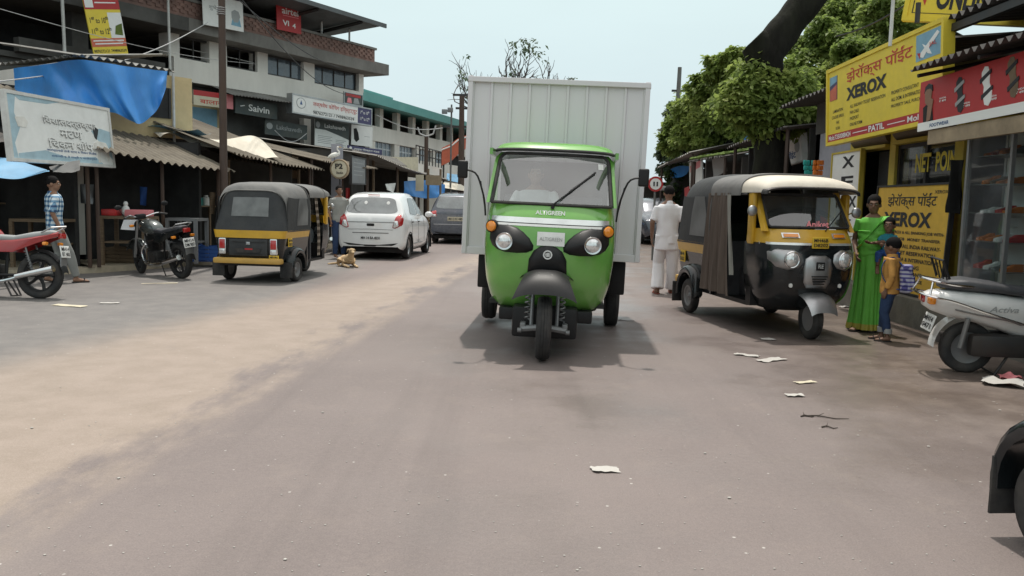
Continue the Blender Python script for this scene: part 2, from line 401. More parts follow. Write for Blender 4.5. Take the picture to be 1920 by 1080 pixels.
# ------------------------------------------------------------------ sky, sun, ground
SUN_EL, SUN_AZ = 73.0, -3.0              # sun beyond the far end of the street, a little to its right
wd = bpy.data.worlds.new('World'); scn.world = wd; wd.use_nodes = True
_n = wd.node_tree.nodes; _l = wd.node_tree.links; _b = _n['Background']
_sky = _n.new('ShaderNodeTexSky'); _sky.sky_type = 'NISHITA'; _sky.sun_disc = False
_sky.sun_elevation = R(SUN_EL); _sky.sun_rotation = R(SUN_AZ); _sky.dust_density = 2.5; _sky.air_density = 1.0; _sky.ozone_density = 1.5
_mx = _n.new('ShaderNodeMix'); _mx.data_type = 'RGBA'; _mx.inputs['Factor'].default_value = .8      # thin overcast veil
_tc = _n.new('ShaderNodeTexCoord'); _sp = _n.new('ShaderNodeSeparateXYZ'); _l.new(_tc.outputs['Generated'], _sp.inputs[0])
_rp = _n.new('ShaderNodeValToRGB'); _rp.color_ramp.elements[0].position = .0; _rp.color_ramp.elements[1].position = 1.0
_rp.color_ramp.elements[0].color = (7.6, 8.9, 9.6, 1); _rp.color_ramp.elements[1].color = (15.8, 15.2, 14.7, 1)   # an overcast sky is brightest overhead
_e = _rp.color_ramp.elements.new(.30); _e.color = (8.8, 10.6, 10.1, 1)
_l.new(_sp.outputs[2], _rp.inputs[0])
_l.new(_sky.outputs[0], _mx.inputs[6]); _cn = _n.new('ShaderNodeTexNoise'); _cn.inputs['Scale'].default_value = 2.6; _cn.inputs['Detail'].default_value = 5; _cm = _n.new('ShaderNodeMapping'); _cm.inputs['Scale'].default_value = (1, 1, 3.0); _l.new(_tc.outputs['Generated'], _cm.inputs[0]); _l.new(_cm.outputs[0], _cn.inputs['Vector'])
_cr = _n.new('ShaderNodeMapRange'); _cr.inputs[1].default_value = .3; _cr.inputs[2].default_value = .7; _cr.inputs[3].default_value = .955; _cr.inputs[4].default_value = 1.03; _l.new(_cn.outputs['Fac'], _cr.inputs[0])
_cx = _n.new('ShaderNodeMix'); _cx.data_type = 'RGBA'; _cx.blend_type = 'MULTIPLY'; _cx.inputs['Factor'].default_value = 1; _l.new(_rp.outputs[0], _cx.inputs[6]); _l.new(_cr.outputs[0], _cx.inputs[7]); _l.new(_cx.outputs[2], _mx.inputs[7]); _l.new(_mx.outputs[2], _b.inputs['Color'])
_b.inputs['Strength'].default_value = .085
sl = bpy.data.lights.new('sun', 'SUN'); sl.energy = 2.6; sl.angle = R(1.5); sl.color = (1, .95, .87)
so = bpy.data.objects.new('sun', sl); COL.objects.link(so)
_d = V((math.sin(R(SUN_AZ)) * math.cos(R(SUN_EL)), math.cos(R(SUN_AZ)) * math.cos(R(SUN_EL)), math.sin(R(SUN_EL))))
so.rotation_euler = _d.to_track_quat('Z', 'Y').to_euler()
scn.view_settings.view_transform = 'Standard'; scn.view_settings.look = 'None'; scn.view_settings.exposure = .22; scn.view_settings.gamma = 1
scn.cycles.max_bounces = 8; scn.cycles.transparent_max_bounces = 16; scn.cycles.caustics_reflective = False; scn.cycles.caustics_refractive = False

def road_material():
    m = bpy.data.materials.new('road_surface'); m.use_nodes = True; nt = m.node_tree; N = nt.nodes; L = nt.links; b = N['Principled BSDF']
    tc = N.new('ShaderNodeTexCoord'); sx = N.new('ShaderNodeSeparateXYZ'); L.new(tc.outputs['Object'], sx.inputs[0])
    X, Y = sx.outputs[0], sx.outputs[1]
    def val(op, a, c, clamp=False):
        n = N.new('ShaderNodeMath'); n.operation = op; n.use_clamp = clamp
        for i, q in ((0, a), (1, c)):
            if isinstance(q, (int, float)): n.inputs[i].default_value = q
            else: L.new(q, n.inputs[i])
        return n.outputs[0]
    def noise(scale, detail=6, rough=.6, st=None):
        n = N.new('ShaderNodeTexNoise'); n.inputs['Scale'].default_value = scale; n.inputs['Detail'].default_value = detail; n.inputs['Roughness'].default_value = rough
        if st:
            mp = N.new('ShaderNodeMapping'); mp.inputs['Scale'].default_value = st; L.new(tc.outputs['Object'], mp.inputs[0]); L.new(mp.outputs[0], n.inputs['Vector'])
        else: L.new(tc.outputs['Object'], n.inputs['Vector'])
        return n.outputs['Fac']
    def mr(v, a, c, d=0., e=1.):
        n = N.new('ShaderNodeMapRange'); n.interpolation_type = 'SMOOTHSTEP'
        for i, q in enumerate((a, c, d, e)): n.inputs[i + 1].default_value = q
        L.new(v, n.inputs[0]); return n.outputs[0]
    def mix(f, a, c):
        n = N.new('ShaderNodeMix'); n.data_type = 'RGBA'
        L.new(f, n.inputs['Factor'])
        for i, q in ((6, a), (7, c)):
            if isinstance(q, tuple): n.inputs[i].default_value = (*q, 1)
            else: L.new(q, n.inputs[i])
        return n.outputs[2]
    big = noise(.35, 5); fine = noise(34, 8, .7); mid = noise(3.2, 7, .65)
    asph = mix(mr(big, .35, .65), (.172, .142, .135), (.208, .172, .162))
    asph = mix(mr(fine, .35, .72, 0, .5), asph, (.235, .195, .18))
    asph = mix(mr(mid, .52, .75, 0, .35), asph, (.255, .21, .185))
    trk = noise(1.0, 5, .6, (2.2, .12, 1)); asph = mix(mr(trk, .48, .70, 0, .38), asph, (.135, .112, .106))      # worn wheel tracks along the street
    patch = noise(.28, 3, .5, (1, .5, 1)); asph = mix(mr(patch, .56, .60, 0, .30), asph, (.245, .21, .195))          # older, paler resurfacing
    # cooler, cleaner tar on the far side of the sand and darker mud towards the shops at the right
    grey = mix(mr(mid, .35, .7), (.160, .149, .144), (.20, .186, .175))
    asph = mix(mr(val('ADD', X, val('MULTIPLY', mid, .6)), -2.6, -3.2), asph, grey)
    brown = mix(mr(mid, .4, .68), (.115, .086, .070), (.185, .145, .12))
    rightm = mr(val('ADD', X, val('MULTIPLY', val('SUBTRACT', big, .5), 3.0)), 1.6, 4.0, 0, .85)
    asph = mix(rightm, asph, brown)
    # band of dry sand along the middle of the street
    xr = val('ADD', val('MULTIPLY', Y, .084), -2.36); xl = val('ADD', val('MULTIPLY', Y, .225), -5.85)
    nz = noise(1.15, 8, .68, (1.5, .55, 1)); nz2 = noise(.8, 6, .6, (1.2, .3, 1))
    er = val('ADD', val('SUBTRACT', xr, X), val('MULTIPLY', val('SUBTRACT', nz, .52), 2.1))
    el = val('ADD', val('SUBTRACT', X, xl), val('MULTIPLY', val('SUBTRACT', nz2, .5), .8))
    sand_m = val('MULTIPLY', mr(er, -.12, .30), mr(el, -.45, .7))
    sand_m = val('MULTIPLY', sand_m, mr(noise(.9, 7, .7, (1.3, .6, 1)), .30, .40, .68, 1))
    thin = val('MULTIPLY', mr(val('SUBTRACT', val('ADD', xr, val('MULTIPLY', val('SUBTRACT', nz2, .5), .3)), X), -.25, -.05), mr(val('SUBTRACT', xr, X), .25, .02))
    thin = val('MULTIPLY', thin, mr(nz, .38, .6, 0, .75))
    sand_m = val('MAXIMUM', sand_m, thin)
    sand = mix(mr(mid, .3, .7), (.283, .227, .183), (.338, .272, .227))
    sand = mix(mr(fine, .4, .75, 0, .3), sand, (.41, .335, .285))
    col = mix(val('MULTIPLY', sand_m, .88), asph, sand)
    # pale grit
    v = N.new('ShaderNodeTexVoronoi'); v.inputs['Scale'].default_value = 15; L.new(tc.outputs['Object'], v.inputs['Vector'])
    wn = N.new('ShaderNodeTexWhiteNoise'); L.new(v.outputs['Position'], wn.inputs['Vector'])
    sp = val('MULTIPLY', mr(v.outputs['Distance'], .13, .07), mr(wn.outputs['Value'], .90, .93))
    col = mix(val('MULTIPLY', sp, .7), col, (.58, .56, .52))
    gr = noise(130, 3, .6); gm_ = N.new('ShaderNodeMix'); gm_.data_type = 'RGBA'; gm_.blend_type = 'MULTIPLY'; gm_.inputs['Factor'].default_value = 1; gc_ = N.new('ShaderNodeMapRange'); gc_.inputs[1].default_value = .3; gc_.inputs[2].default_value = .7; gc_.inputs[3].default_value = .84; gc_.inputs[4].default_value = 1.16; L.new(gr, gc_.inputs[0]); L.new(col, gm_.inputs[6]); L.new(gc_.outputs[0], gm_.inputs[7]); col = gm_.outputs[2]
    L.new(col, b.inputs['Base Color'])
    damp = val('MULTIPLY', mr(noise(.5, 5, .6), .42, .62), mr(X, -1.5, .5))
    rg = N.new('ShaderNodeMapRange'); rg.inputs[3].default_value = .68; rg.inputs[4].default_value = .30; L.new(damp, rg.inputs[0])
    L.new(rg.outputs[0], b.inputs['Roughness']); b.inputs['Specular IOR Level'].default_value = .4
    bp = N.new('ShaderNodeBump'); bp.inputs['Strength'].default_value = .35; bp.inputs['Distance'].default_value = .012
    L.new(val('ADD', fine, val('MULTIPLY', mid, .6)), bp.inputs['Height']); L.new(bp.outputs[0], b.inputs['Normal'])
    MATS['road'] = m
road_material()
tag(MB().faces([(-900, -60, 0), (900, -60, 0), (900, 1500, 0), (-900, 1500, 0)], [(0, 1, 2, 3)]).build('ground', 'mud', None, False, loc=(0, 0, -.02)), kind='structure')
rb = MB()
ROAD = [(-14, -8), (9, -8), (9, 14), (9, 40), (10, 110), (1, 110), (-2, 60), (-4.5, 40), (-5.2, 30), (-6.0, 22), (-8.5, 16), (-14, 11)]
rb.faces([(x, y, 0) for x, y in ROAD], [tuple(range(len(ROAD)))])
tag(rb.build('road', 'road', None, False), kind='structure')

# ------------------------------------------------------------------ shared vehicle pieces
def wheel(parent, c, rad, w, rim_m='alloy', rr=.62, spokes=0, side=1, steer=0., tread=True, hub_m='steel_grey', tyre_m='black_rubber', axis='X'):
    e = bpy.data.objects.new('wheel', None); COL.objects.link(e); e.parent = parent; e.location = c
    e.rotation_euler = (0, 0, R(steer) + (math.pi if side < 0 else 0) + (math.pi / 2 if axis == 'Y' else 0))
    T = rotm(90, 'Y')
    ri = rad * rr; h = w / 2
    prof = [(ri, -h * .7), (ri + (rad - ri) * .35, -h * .98), (rad * .93, -h * .9), (rad * .985, -h * .62), (rad, -h * .3)]
    g = []
    if tread:
        for k in (-.22, 0, .22): g += [(rad, w * k - w * .03), (rad - .006, w * k - w * .025), (rad - .006, w * k + w * .025), (rad, w * k + w * .03)]
    prof = prof + g + [(rad, h * .3), (rad * .985, h * .62), (rad * .93, h * .9), (ri + (rad - ri) * .35, h * .98), (ri, h * .7)]
    mb = MB().lathe(prof, 36, T, True)
    mb.build('tyre', tyre_m, e, ang=50)
    rm = MB()
    if spokes:
        rm.lathe([(ri, -h * .6), (ri * 1.03, -h * .72), (ri * 1.03, h * .72), (ri, h * .6), (ri * .86, h * .35), (ri * .86, -h * .35)], 36, T, True)
        rm.cyl((-h * .5, 0, 0), (h * .5, 0, 0), ri * .22, n=16)
        for k in range(spokes):
            a = 2 * math.pi * k / spokes
            rm.tube([(h * .2, ri * .15 * math.cos(a), ri * .15 * math.sin(a)), (h * .15, ri * .55 * math.cos(a + .1), ri * .55 * math.sin(a + .1)), (h * .2, ri * .93 * math.cos(a), ri * .93 * math.sin(a))], [ri * .12, ri * .09, ri * .11], 6)
    else:
        rm.lathe([(.001, h * .35), (ri * .22, h * .4), (ri * .3, h * .22), (ri * .55, h * .1), (ri * .74, h * .3), (ri * .86, h * .42), (ri * .9, h * .68), (ri * 1.02, h * .74), (ri * 1.02, -h * .7), (ri * .8, -h * .5), (.001, -h * .4)], 36, T)
    rm.build('rim', rim_m, e)
    if not spokes:
        nb = MB()
        for k in range(4):
            a = 2 * math.pi * k / 4 + .4
            nb.cyl((h * .2, ri * .42 * math.cos(a), ri * .42 * math.sin(a)), (h * .36, ri * .42 * math.cos(a), ri * .42 * math.sin(a)), ri * .06, n=8)
        nb.cyl((h * .3, 0, 0), (h * .55, 0, 0), ri * .16, ri * .12, 12)
        nb.build('hub', hub_m, e)
    return e
def USEC(levels, p=2.5):
    """body shell with a rounded nose: levels of (z, half width, y of the nose, depth of the rounding)"""
    def sec(z):
        zs = [l[0] for l in levels]
        z = min(max(z, zs[0]), zs[-1]); i = max(k for k in range(len(zs)) if zs[k] <= z)
        t = i if i >= len(zs) - 1 else i + (z - zs[i]) / (zs[i + 1] - zs[i])
        return [catmull([l[k] for l in levels], t) for k in (1, 2, 3)]
    def P(a, z, off=0.):                   # a: -90..90 degrees round the nose
        w, yf, D = sec(z); s, c = math.sin(R(a)), math.cos(R(a))
        return V(((w + off) * math.copysign(abs(s) ** (2 / p), s), yf - off + (D + off) * (1 - abs(c) ** (2 / p)), z))
    def onx(x, z, off=0.):
        w, yf, D = sec(z); k = min(abs(x) / w, 1) ** p
        return V((x, yf + D * (1 - (1 - k) ** (1 / p)) - off, z))
    return sec, P, onx
def shell(P, sec, zs, yb, na=28):
    rings = []
    for z in zs:
        w = sec(z)[0]
        r = [V((-w, yb, z))] + [P(-90 + 180 * i / na, z) for i in range(na + 1)] + [V((w, yb, z))]
        rings.append(r)
    return rings
def dome(onx, outline, c, h, m, name, parent, off=.004, rings=6, base=True, p=2.):
    """a bulge standing on the nose: outline of (dx, dz) round its centre c = (x, z)"""
    mb = MB(); n = len(outline); rows = []
    for k in range(rings + 1):
        f = 1 - k / rings if k < rings else 0.02
        rows.append([onx(c[0] + dx * f, c[1] + dz * f, off + h * (1 - f ** p)) for dx, dz in outline])
    if base: rows.insert(0, [onx(c[0] + dx, c[1] + dz, -.01) for dx, dz in outline])
    mb.loft(rows, True, True)
    return mb.build(name, m, parent, ang=60)
def circ(r, n=20, rz=None): return [(r * math.cos(2 * math.pi * k / n), (rz or r) * math.sin(2 * math.pi * k / n)) for k in range(n)]
def strip(onx, z0, z1, x0, x1, off, m, name, parent, n=24, nz=2, sag=0.):
    return MB().grid(lambda u, v: onx(x0 + (x1 - x0) * u, z0 + (z1 - z0) * v - sag * (1 - (2 * u - 1) ** 2), off), n, nz).build(name, m, parent)
def number_plate(parent, M, w, h, lines, m='white_plate', ink='ink_black', bold=.02):
    p = MB().box((0, 0, 0), (w, h, .012), M, .005).build('number_plate', m, parent)
    k = len(lines)
    for i, t in enumerate(lines):
        lettering(p, t, M @ MX.Translation((0, h * (.5 - (i + .5) / k) * .86, .008)), w * .84, h * .62 / k, ink, bold)
    return p
FRONT = rotm(90, 'X')                     # x right, y up, normal towards -Y

gv_scale = (.99, 1, .977)
# ------------------------------------------------------------------ green three wheeled cargo vehicle
g0 = G(1016, 676)
gv = thing('cargo_three_wheeler', 'bright green three wheeled cargo vehicle with a tall grey corrugated box, driving towards us', 'three wheeler', (g0.x, g0.y, .012), -4.0, roll=1.5)
sec, P, onx = USEC([(.40, .47, .42, .30), (.44, .52, .33, .36), (.52, .555, .25, .40), (.66, .59, .17, .42), (.85, .61, .13, .42), (1.02, .618, .125, .42), (1.18, .615, .15, .42), (1.30, .605, .20, .42), (1.40, .595, .27, .42)])
def ramp(a, b, n): return [a + (b - a) * i / n for i in range(n + 1)]
gb = MB(); gb.loft(shell(P, sec, ramp(.40, 1.40, 26), 1.22), False)
gbody = gb.build('cab_body', 'green_paint', gv, ang=60)
# under-lip and floor
MB().tube([P(a, .405, .004) for a in range(-90, 91, 6)], .012, 6).build('lower_lip', 'black_plastic', gv)
MB().bx(-.44, .44, .32, 3.1, .30, .42, r=.02).bx(-.30, .30, .14, .7, .17, .46, r=.03).bx(-.36, .36, .9, 2.9, .22, .32).build('chassis', 'black_plastic', gv)
MB().bx(-.55, .55, .50, 1.2, .43, .47).bx(-.55, .55, 1.16, 1.2, .47, 1.85).build('cab_floor', 'interior_black', gv, False)
MB().bx(-.5, .5, .80, 1.15, .47, 1.00, r=.04).bx(-.5, .5, 1.06, 1.15, 1.00, 1.50, r=.04).build('driver_seat', 'seat_vinyl', gv)
# windscreen and frame
def gw(u, v, off=0.):
    z = 1.405 + .50 * v; w = .583 - .045 * v
    x = w * (2 * u - 1); rx = .10
    t = max(0, (v - .80) / .2); x *= 1 - .09 * (1 - math.sqrt(max(0, 1 - t * t)))
    return V((x, .275 + .345 * v + .13 * (abs(2 * u - 1) ** 2.3) - off, z))
MB().grid(lambda u, v: gw(.03 + .94 * u, .035 + .925 * v), 24, 14).build('windscreen', 'windscreen', gv)
edge = [gw(u, .015, .006) for u in ramp(.02, .98, 20)] + [gw(.98, v, .006) for v in ramp(.03, .9, 12)] + [gw(.965, .965, .006)] + [gw(u, .975, .006) for u in ramp(.95, .05, 20)] + [gw(.035, .965, .006)] + [gw(.02, v, .006) for v in ramp(.9, .03, 12)]
MB().tube(edge, .017, 6, closed=True).build('windscreen_seal', 'black_rubber', gv)
for s in (0, 1):
    sg = 2 * s - 1; fr = MB()
    fr.loft([[gw(s, v) + V((sg * .03, .0, 0)), gw(s, v) + V((sg * .0, -.012, 0)), gw(s, v) + V((sg * -.012, .03, 0)), gw(s, v) + V((sg * .028, .07, 0))] for v in ramp(0, 1, 10)])
    fr.build('windscreen_pillar', 'green_paint', gv)
# doorway pillars, back panel, roof
for s in (-1, 1): MB().bx(s * .575, s * .605, 1.13, 1.21, 1.38, 1.90).bx(s * .57, s * .60, .40, 1.2, 1.86, 1.92).build('door_frame', 'green_paint', gv)
def groof(u, v):
    a = math.pi * u; w = .572 - .01 * v; p = .42
    x = -w * math.copysign(abs(math.cos(a)) ** p, math.cos(a)); h = (.085 + .03 * math.sin(math.pi * min(1, v * 1.2)))
    return V((x, .60 + .64 * v + .11 * (abs(x) / w) ** 2.3 * (1 - v), 1.905 + h * (math.sin(a) ** .6 if math.sin(a) > 0 else 0) * min(1, .35 + v * 4)))
MB().grid(groof, 30, 12).build('cab_roof', 'green_paint', gv, ang=60)
MB().tube([groof(u, 0) + V((0, -.016, -.004)) for u in ramp(0, 1, 30)], .016, 6).build('roof_drip_rail', 'black_rubber', gv)
# stripes, plate, writing
strip(onx, 1.235, 1.285, -.585, .585, .004, 'silver_band', 'silver_stripe', gv)
strip(onx, 1.205, 1.226, -.59, .59, .004, 'ink_white', 'white_stripe', gv)
strip(onx, 1.2265, 1.2345, -.588, .588, .0035, 'dark_metal', 'dark_pinstripe', gv)
lettering(gv, 'ALTIGREEN', MX.Translation(onx(.0, 1.335, .012)) @ rotm(-18, 'X') @ FRONT, .27, .042, 'ink_white', .03)
pl = MB().grid(lambda u, v: onx(-.105 + .25 * u, 1.035 + .125 * v, .014), 8, 2).thick(.008).build('name_plate', 'white_plate', gv)
lettering(pl, 'ALTIGREEN', MX.Translation(onx(.02, 1.097, .022)) @ rotm(2, 'X') @ FRONT, .205, .034, 'ink_grey', .01)
# headlamp pods
pod = [(-.208, .057), (-.175, .105), (-.115, .13), (-.04, .134), (.045, .114), (.11, .073), (.17, .018), (.21, -.045), (.205, -.088), (.15, -.113), (.06, -.122), (-.05, -.12), (-.13, -.1), (-.18, -.065), (-.21, -.01)]
for s in (-1, 1):
    o = [(dx * (1 if s < 0 else -1), dz) for dx, dz in pod]
    c = (s * .345, 1.075)
    ho = dome(onx, o, c, .075, 'black_plastic', 'headlamp_housing', gv, p=1.6)
    lc = (c[0] + s * .055, c[1] - .018); q = onx(lc[0], lc[1], .083)
    Tl = MX.Translation(q) @ rotm(s * 10, 'Z') @ rotm(90, 'X')
    MB().lathe([(.078, -.03), (.083, .0), (.078, .014), (.068, .012)], 28, Tl).build('lamp_rim', 'chrome', ho)
    MB().lathe([(.068, .006), (.055, .02), (.035, .03), (.001, .036)], 28, Tl).build('lens', 'clear_lens', ho)
    ic = (s * .535, 1.185); q = onx(ic[0], ic[1], .03)
    Ti = MX.Translation(q) @ rotm(s * 24, 'Z') @ rotm(90, 'X')
    ind = MB().lathe([(.062, -.03), (.062, .012), (.054, .018), (.05, .012)], 24, Ti).build('indicator', 'black_plastic', gv)
    MB().lathe([(.052, .012), (.045, .03), (.02, .04), (.001, .042)], 24, Ti).build('lens', 'orange_lens', ind)
# middle panel with badge
mp = [(-.18, -.155), (-.172, -.02), (-.13, .06), (-.075, .10), (0, .115), (.075, .10), (.13, .06), (.172, -.02), (.18, -.155)]
bp_ = dome(onx, mp, (0, .925), .045, 'black_plastic', 'nose_panel', gv, p=3.)
Tb = MX.Translation(onx(0, .955, .056)) @ FRONT
bd = MB().lathe([(.030, -.01), (.030, .006), (.042, .006), (.042, -.01)], 28, Tb, True)
for k in range(8):
    a = k * math.pi / 4; bd.box((.0155 * math.cos(a), .0155 * math.sin(a), .002), (.020, .0075, .008), Tb @ MX.Translation((.0, 0, 0)) @ rotm(0, 'Z') if k % 2 == 0 else Tb)
bd.cyl(Tb @ V((0, 0, -.005)), Tb @ V((0, 0, .006)), .012, n=12)
bd.build('badge', 'silver_band', gv)
# front mudguard, fork, wheel
def mud(u, v):
    a = R(32 + 112 * v); rr = .335 + .02 * math.sin(math.pi * v)
    hw = .20 + .10 * abs(2 * v - .9) ** 1.4
    x = hw * (2 * u - 1); return V((x, -rr * math.cos(a) * 1.0 + .02, .425 + rr * math.sin(a) * 1.12 - .06 * abs(2 * u - 1) ** 3))
MB().grid(mud, 18, 16).thick(.012).build('front_mudguard', 'black_plastic', gv, ang=60)
fk = MB()
for s in (-1, 1):
    fk.tube([(s * .115, .03, .29), (s * .115, .13, .75)], .018, 8)
    fk.tube([(s * .10 + .03 * math.cos(t), .085 + .018 * math.sin(t), .40 + .012 * t / 1.2) for t in [k * .6 for k in range(48)]] if False else [(s * .155 + .026 * math.cos(k * .7), .09 + .026 * math.sin(k * .7), .34 + .0052 * k) for k in range(60)], .008, 5)
    fk.tube([(s * .06, .0, .29), (s * .20, .02, .27)], .03, 8); fk.box((s * .19, .05, .30), (.05, .1, .06), r=.01)
    fk.cyl((s * .20, -.01, .26), (s * .235, -.01, .26), .022, n=10)
fk.bx(-.14, .14, .06, .16, .60, .66)
fk.build('front_fork', 'steel_grey', gv)
wheel(gv, (0, 0, .29), .29, .14, 'steel_grey', .58, steer=2)
# rear wheels and their guards
for s in (-1, 1):
    wheel(gv, (s * .72, 2.37, .29), .29, .165, 'steel_grey', .58, side=s)
    MB().bx(s * .66, s * .83, 1.90, 1.96, .42, .80, r=.02).bx(s * .66, s * .83, 1.95, 2.8, .74, .78, r=.015).build('rear_mudguard', 'black_plastic', gv)
# wiper and mirrors
wp = MB(); a_, b_ = gw(.515, .01, .03), gw(.86, .66, .022)
wp.tube([gw(.515, -.03, .02), a_, a_.lerp(b_, .55)], .008, 6); wp.tube([a_.lerp(b_, .38), b_], [.012, .009], 6); wp.cyl(gw(.515, -.03, -.01), gw(.515, -.03, .03), .018)
wp.build('wiper', 'black_plastic', gv)
for s in (-1, 1):
    ar = MB(); pts = smooth_path([(s * .61, .36, 1.28), (s * .62, .33, 1.40), (s * .64, .30, 1.50), (s * .70, .27, 1.66), (s * .80, .26, 1.70)], 14)
    ar.tube(pts, .009, 6); ar.tube([(s * .615, .35, 1.33), (s * .66, .29, 1.60)], .005, 5)
    am = ar.build('mirror_arm', 'black_plastic', gv)
    MB().box((s * .83, .27, 1.70), (.095, .05, .165), None, .02, 3).build('mirror', 'black_plastic', gv)
# inspection sticker and small papers behind the glass
MB().grid(lambda u, v: gw(.885 + .045 * u, .72 + .11 * v, .004), 2, 2).build('windscreen_sticker', 'white_plate', gv)
# corrugated cargo box
BX0, BX1, BY0, BY1, BZ0, BZ1 = -.935, .915, 1.30, 3.35, .845, 2.70
cb = bpy.data.objects.new('cargo_box', None); COL.objects.link(cb); cb.parent = gv
def corrug(n, w, d=.016):
    """cross-section of a pressed steel panel: wide pans with narrow folds"""
    pts = []; pit = w / n
    for k in range(n): x = k * pit; pts += [(x, 0), (x + pit * .055, 0), (x + pit * .09, -d), (x + pit * .91, -d), (x + pit * .945, 0)]
    return pts + [(w, 0)]
fp = corrug(9, BX1 - BX0 - .12)
def panel(n, L, place): 
    mb = MB(); pr = corrug(n, L); mb.loft([[place(a, d, BZ0 + .06) for a, d in pr], [place(a, d, BZ1 - .05) for a, d in pr]], False); return mb.thick(.004)
panel(9, BX1 - BX0 - .08, lambda a, d, z: V((BX0 + .04 + a, BY0 - d, z))).build('front_panel', 'box_grey', cb, False)
for x, s in ((BX0, 1), (BX1, -1)): panel(9, BY1 - BY0 - .08, lambda a, d, z: V((x - s * d * 1., BY0 + .04 + a, z))).build('side_panel', 'box_grey', cb, False)
MB().bx(BX0 + .02, BX1 - .02, BY1 - .04, BY1 - .01, BZ0, BZ1).build('rear_door', 'box_grey', cb, False)
MB().bx(BX0 + .01, BX1 - .01, BY0 + .03, BY1 - .03, BZ1 - .03, BZ1 - .005).build('box_roof', 'box_grey', cb, False)
MB().bx(BX0 + .03, BX1 - .03, BY0 + .04, BY1 - .04, BZ0 + .03, BZ0 + .06).build('box_floor', 'steel_grey', cb, False)
bf = MB()
for x in (BX0 + .015, BX1 - .015): bf.bx(x - .025, x + .025, BY0 - .02, BY0 + .04, BZ0, BZ1 + .012, r=.006)
bf.bx(BX0 - .012, BX1 + .012, BY0 - .026, BY0 + .035, BZ1 - .05, BZ1 + .004, r=.006); bf.bx(BX0 - .002, BX1 + .002, BY0 - .012, BY0 + .04, BZ0 - .004, BZ0 + .075, r=.006)
for x in (BX0, BX1): bf.bx(x - .02, x + .02, BY0 + .035, BY1, BZ1 - .05, BZ1 + .002, r=.006); bf.bx(x - .02, x + .02, BY0 + .04, BY1, BZ0 - .003, BZ0 + .07, r=.006)
bf.build('box_frame', 'box_grey', cb, False)
gv.scale = gv_scale
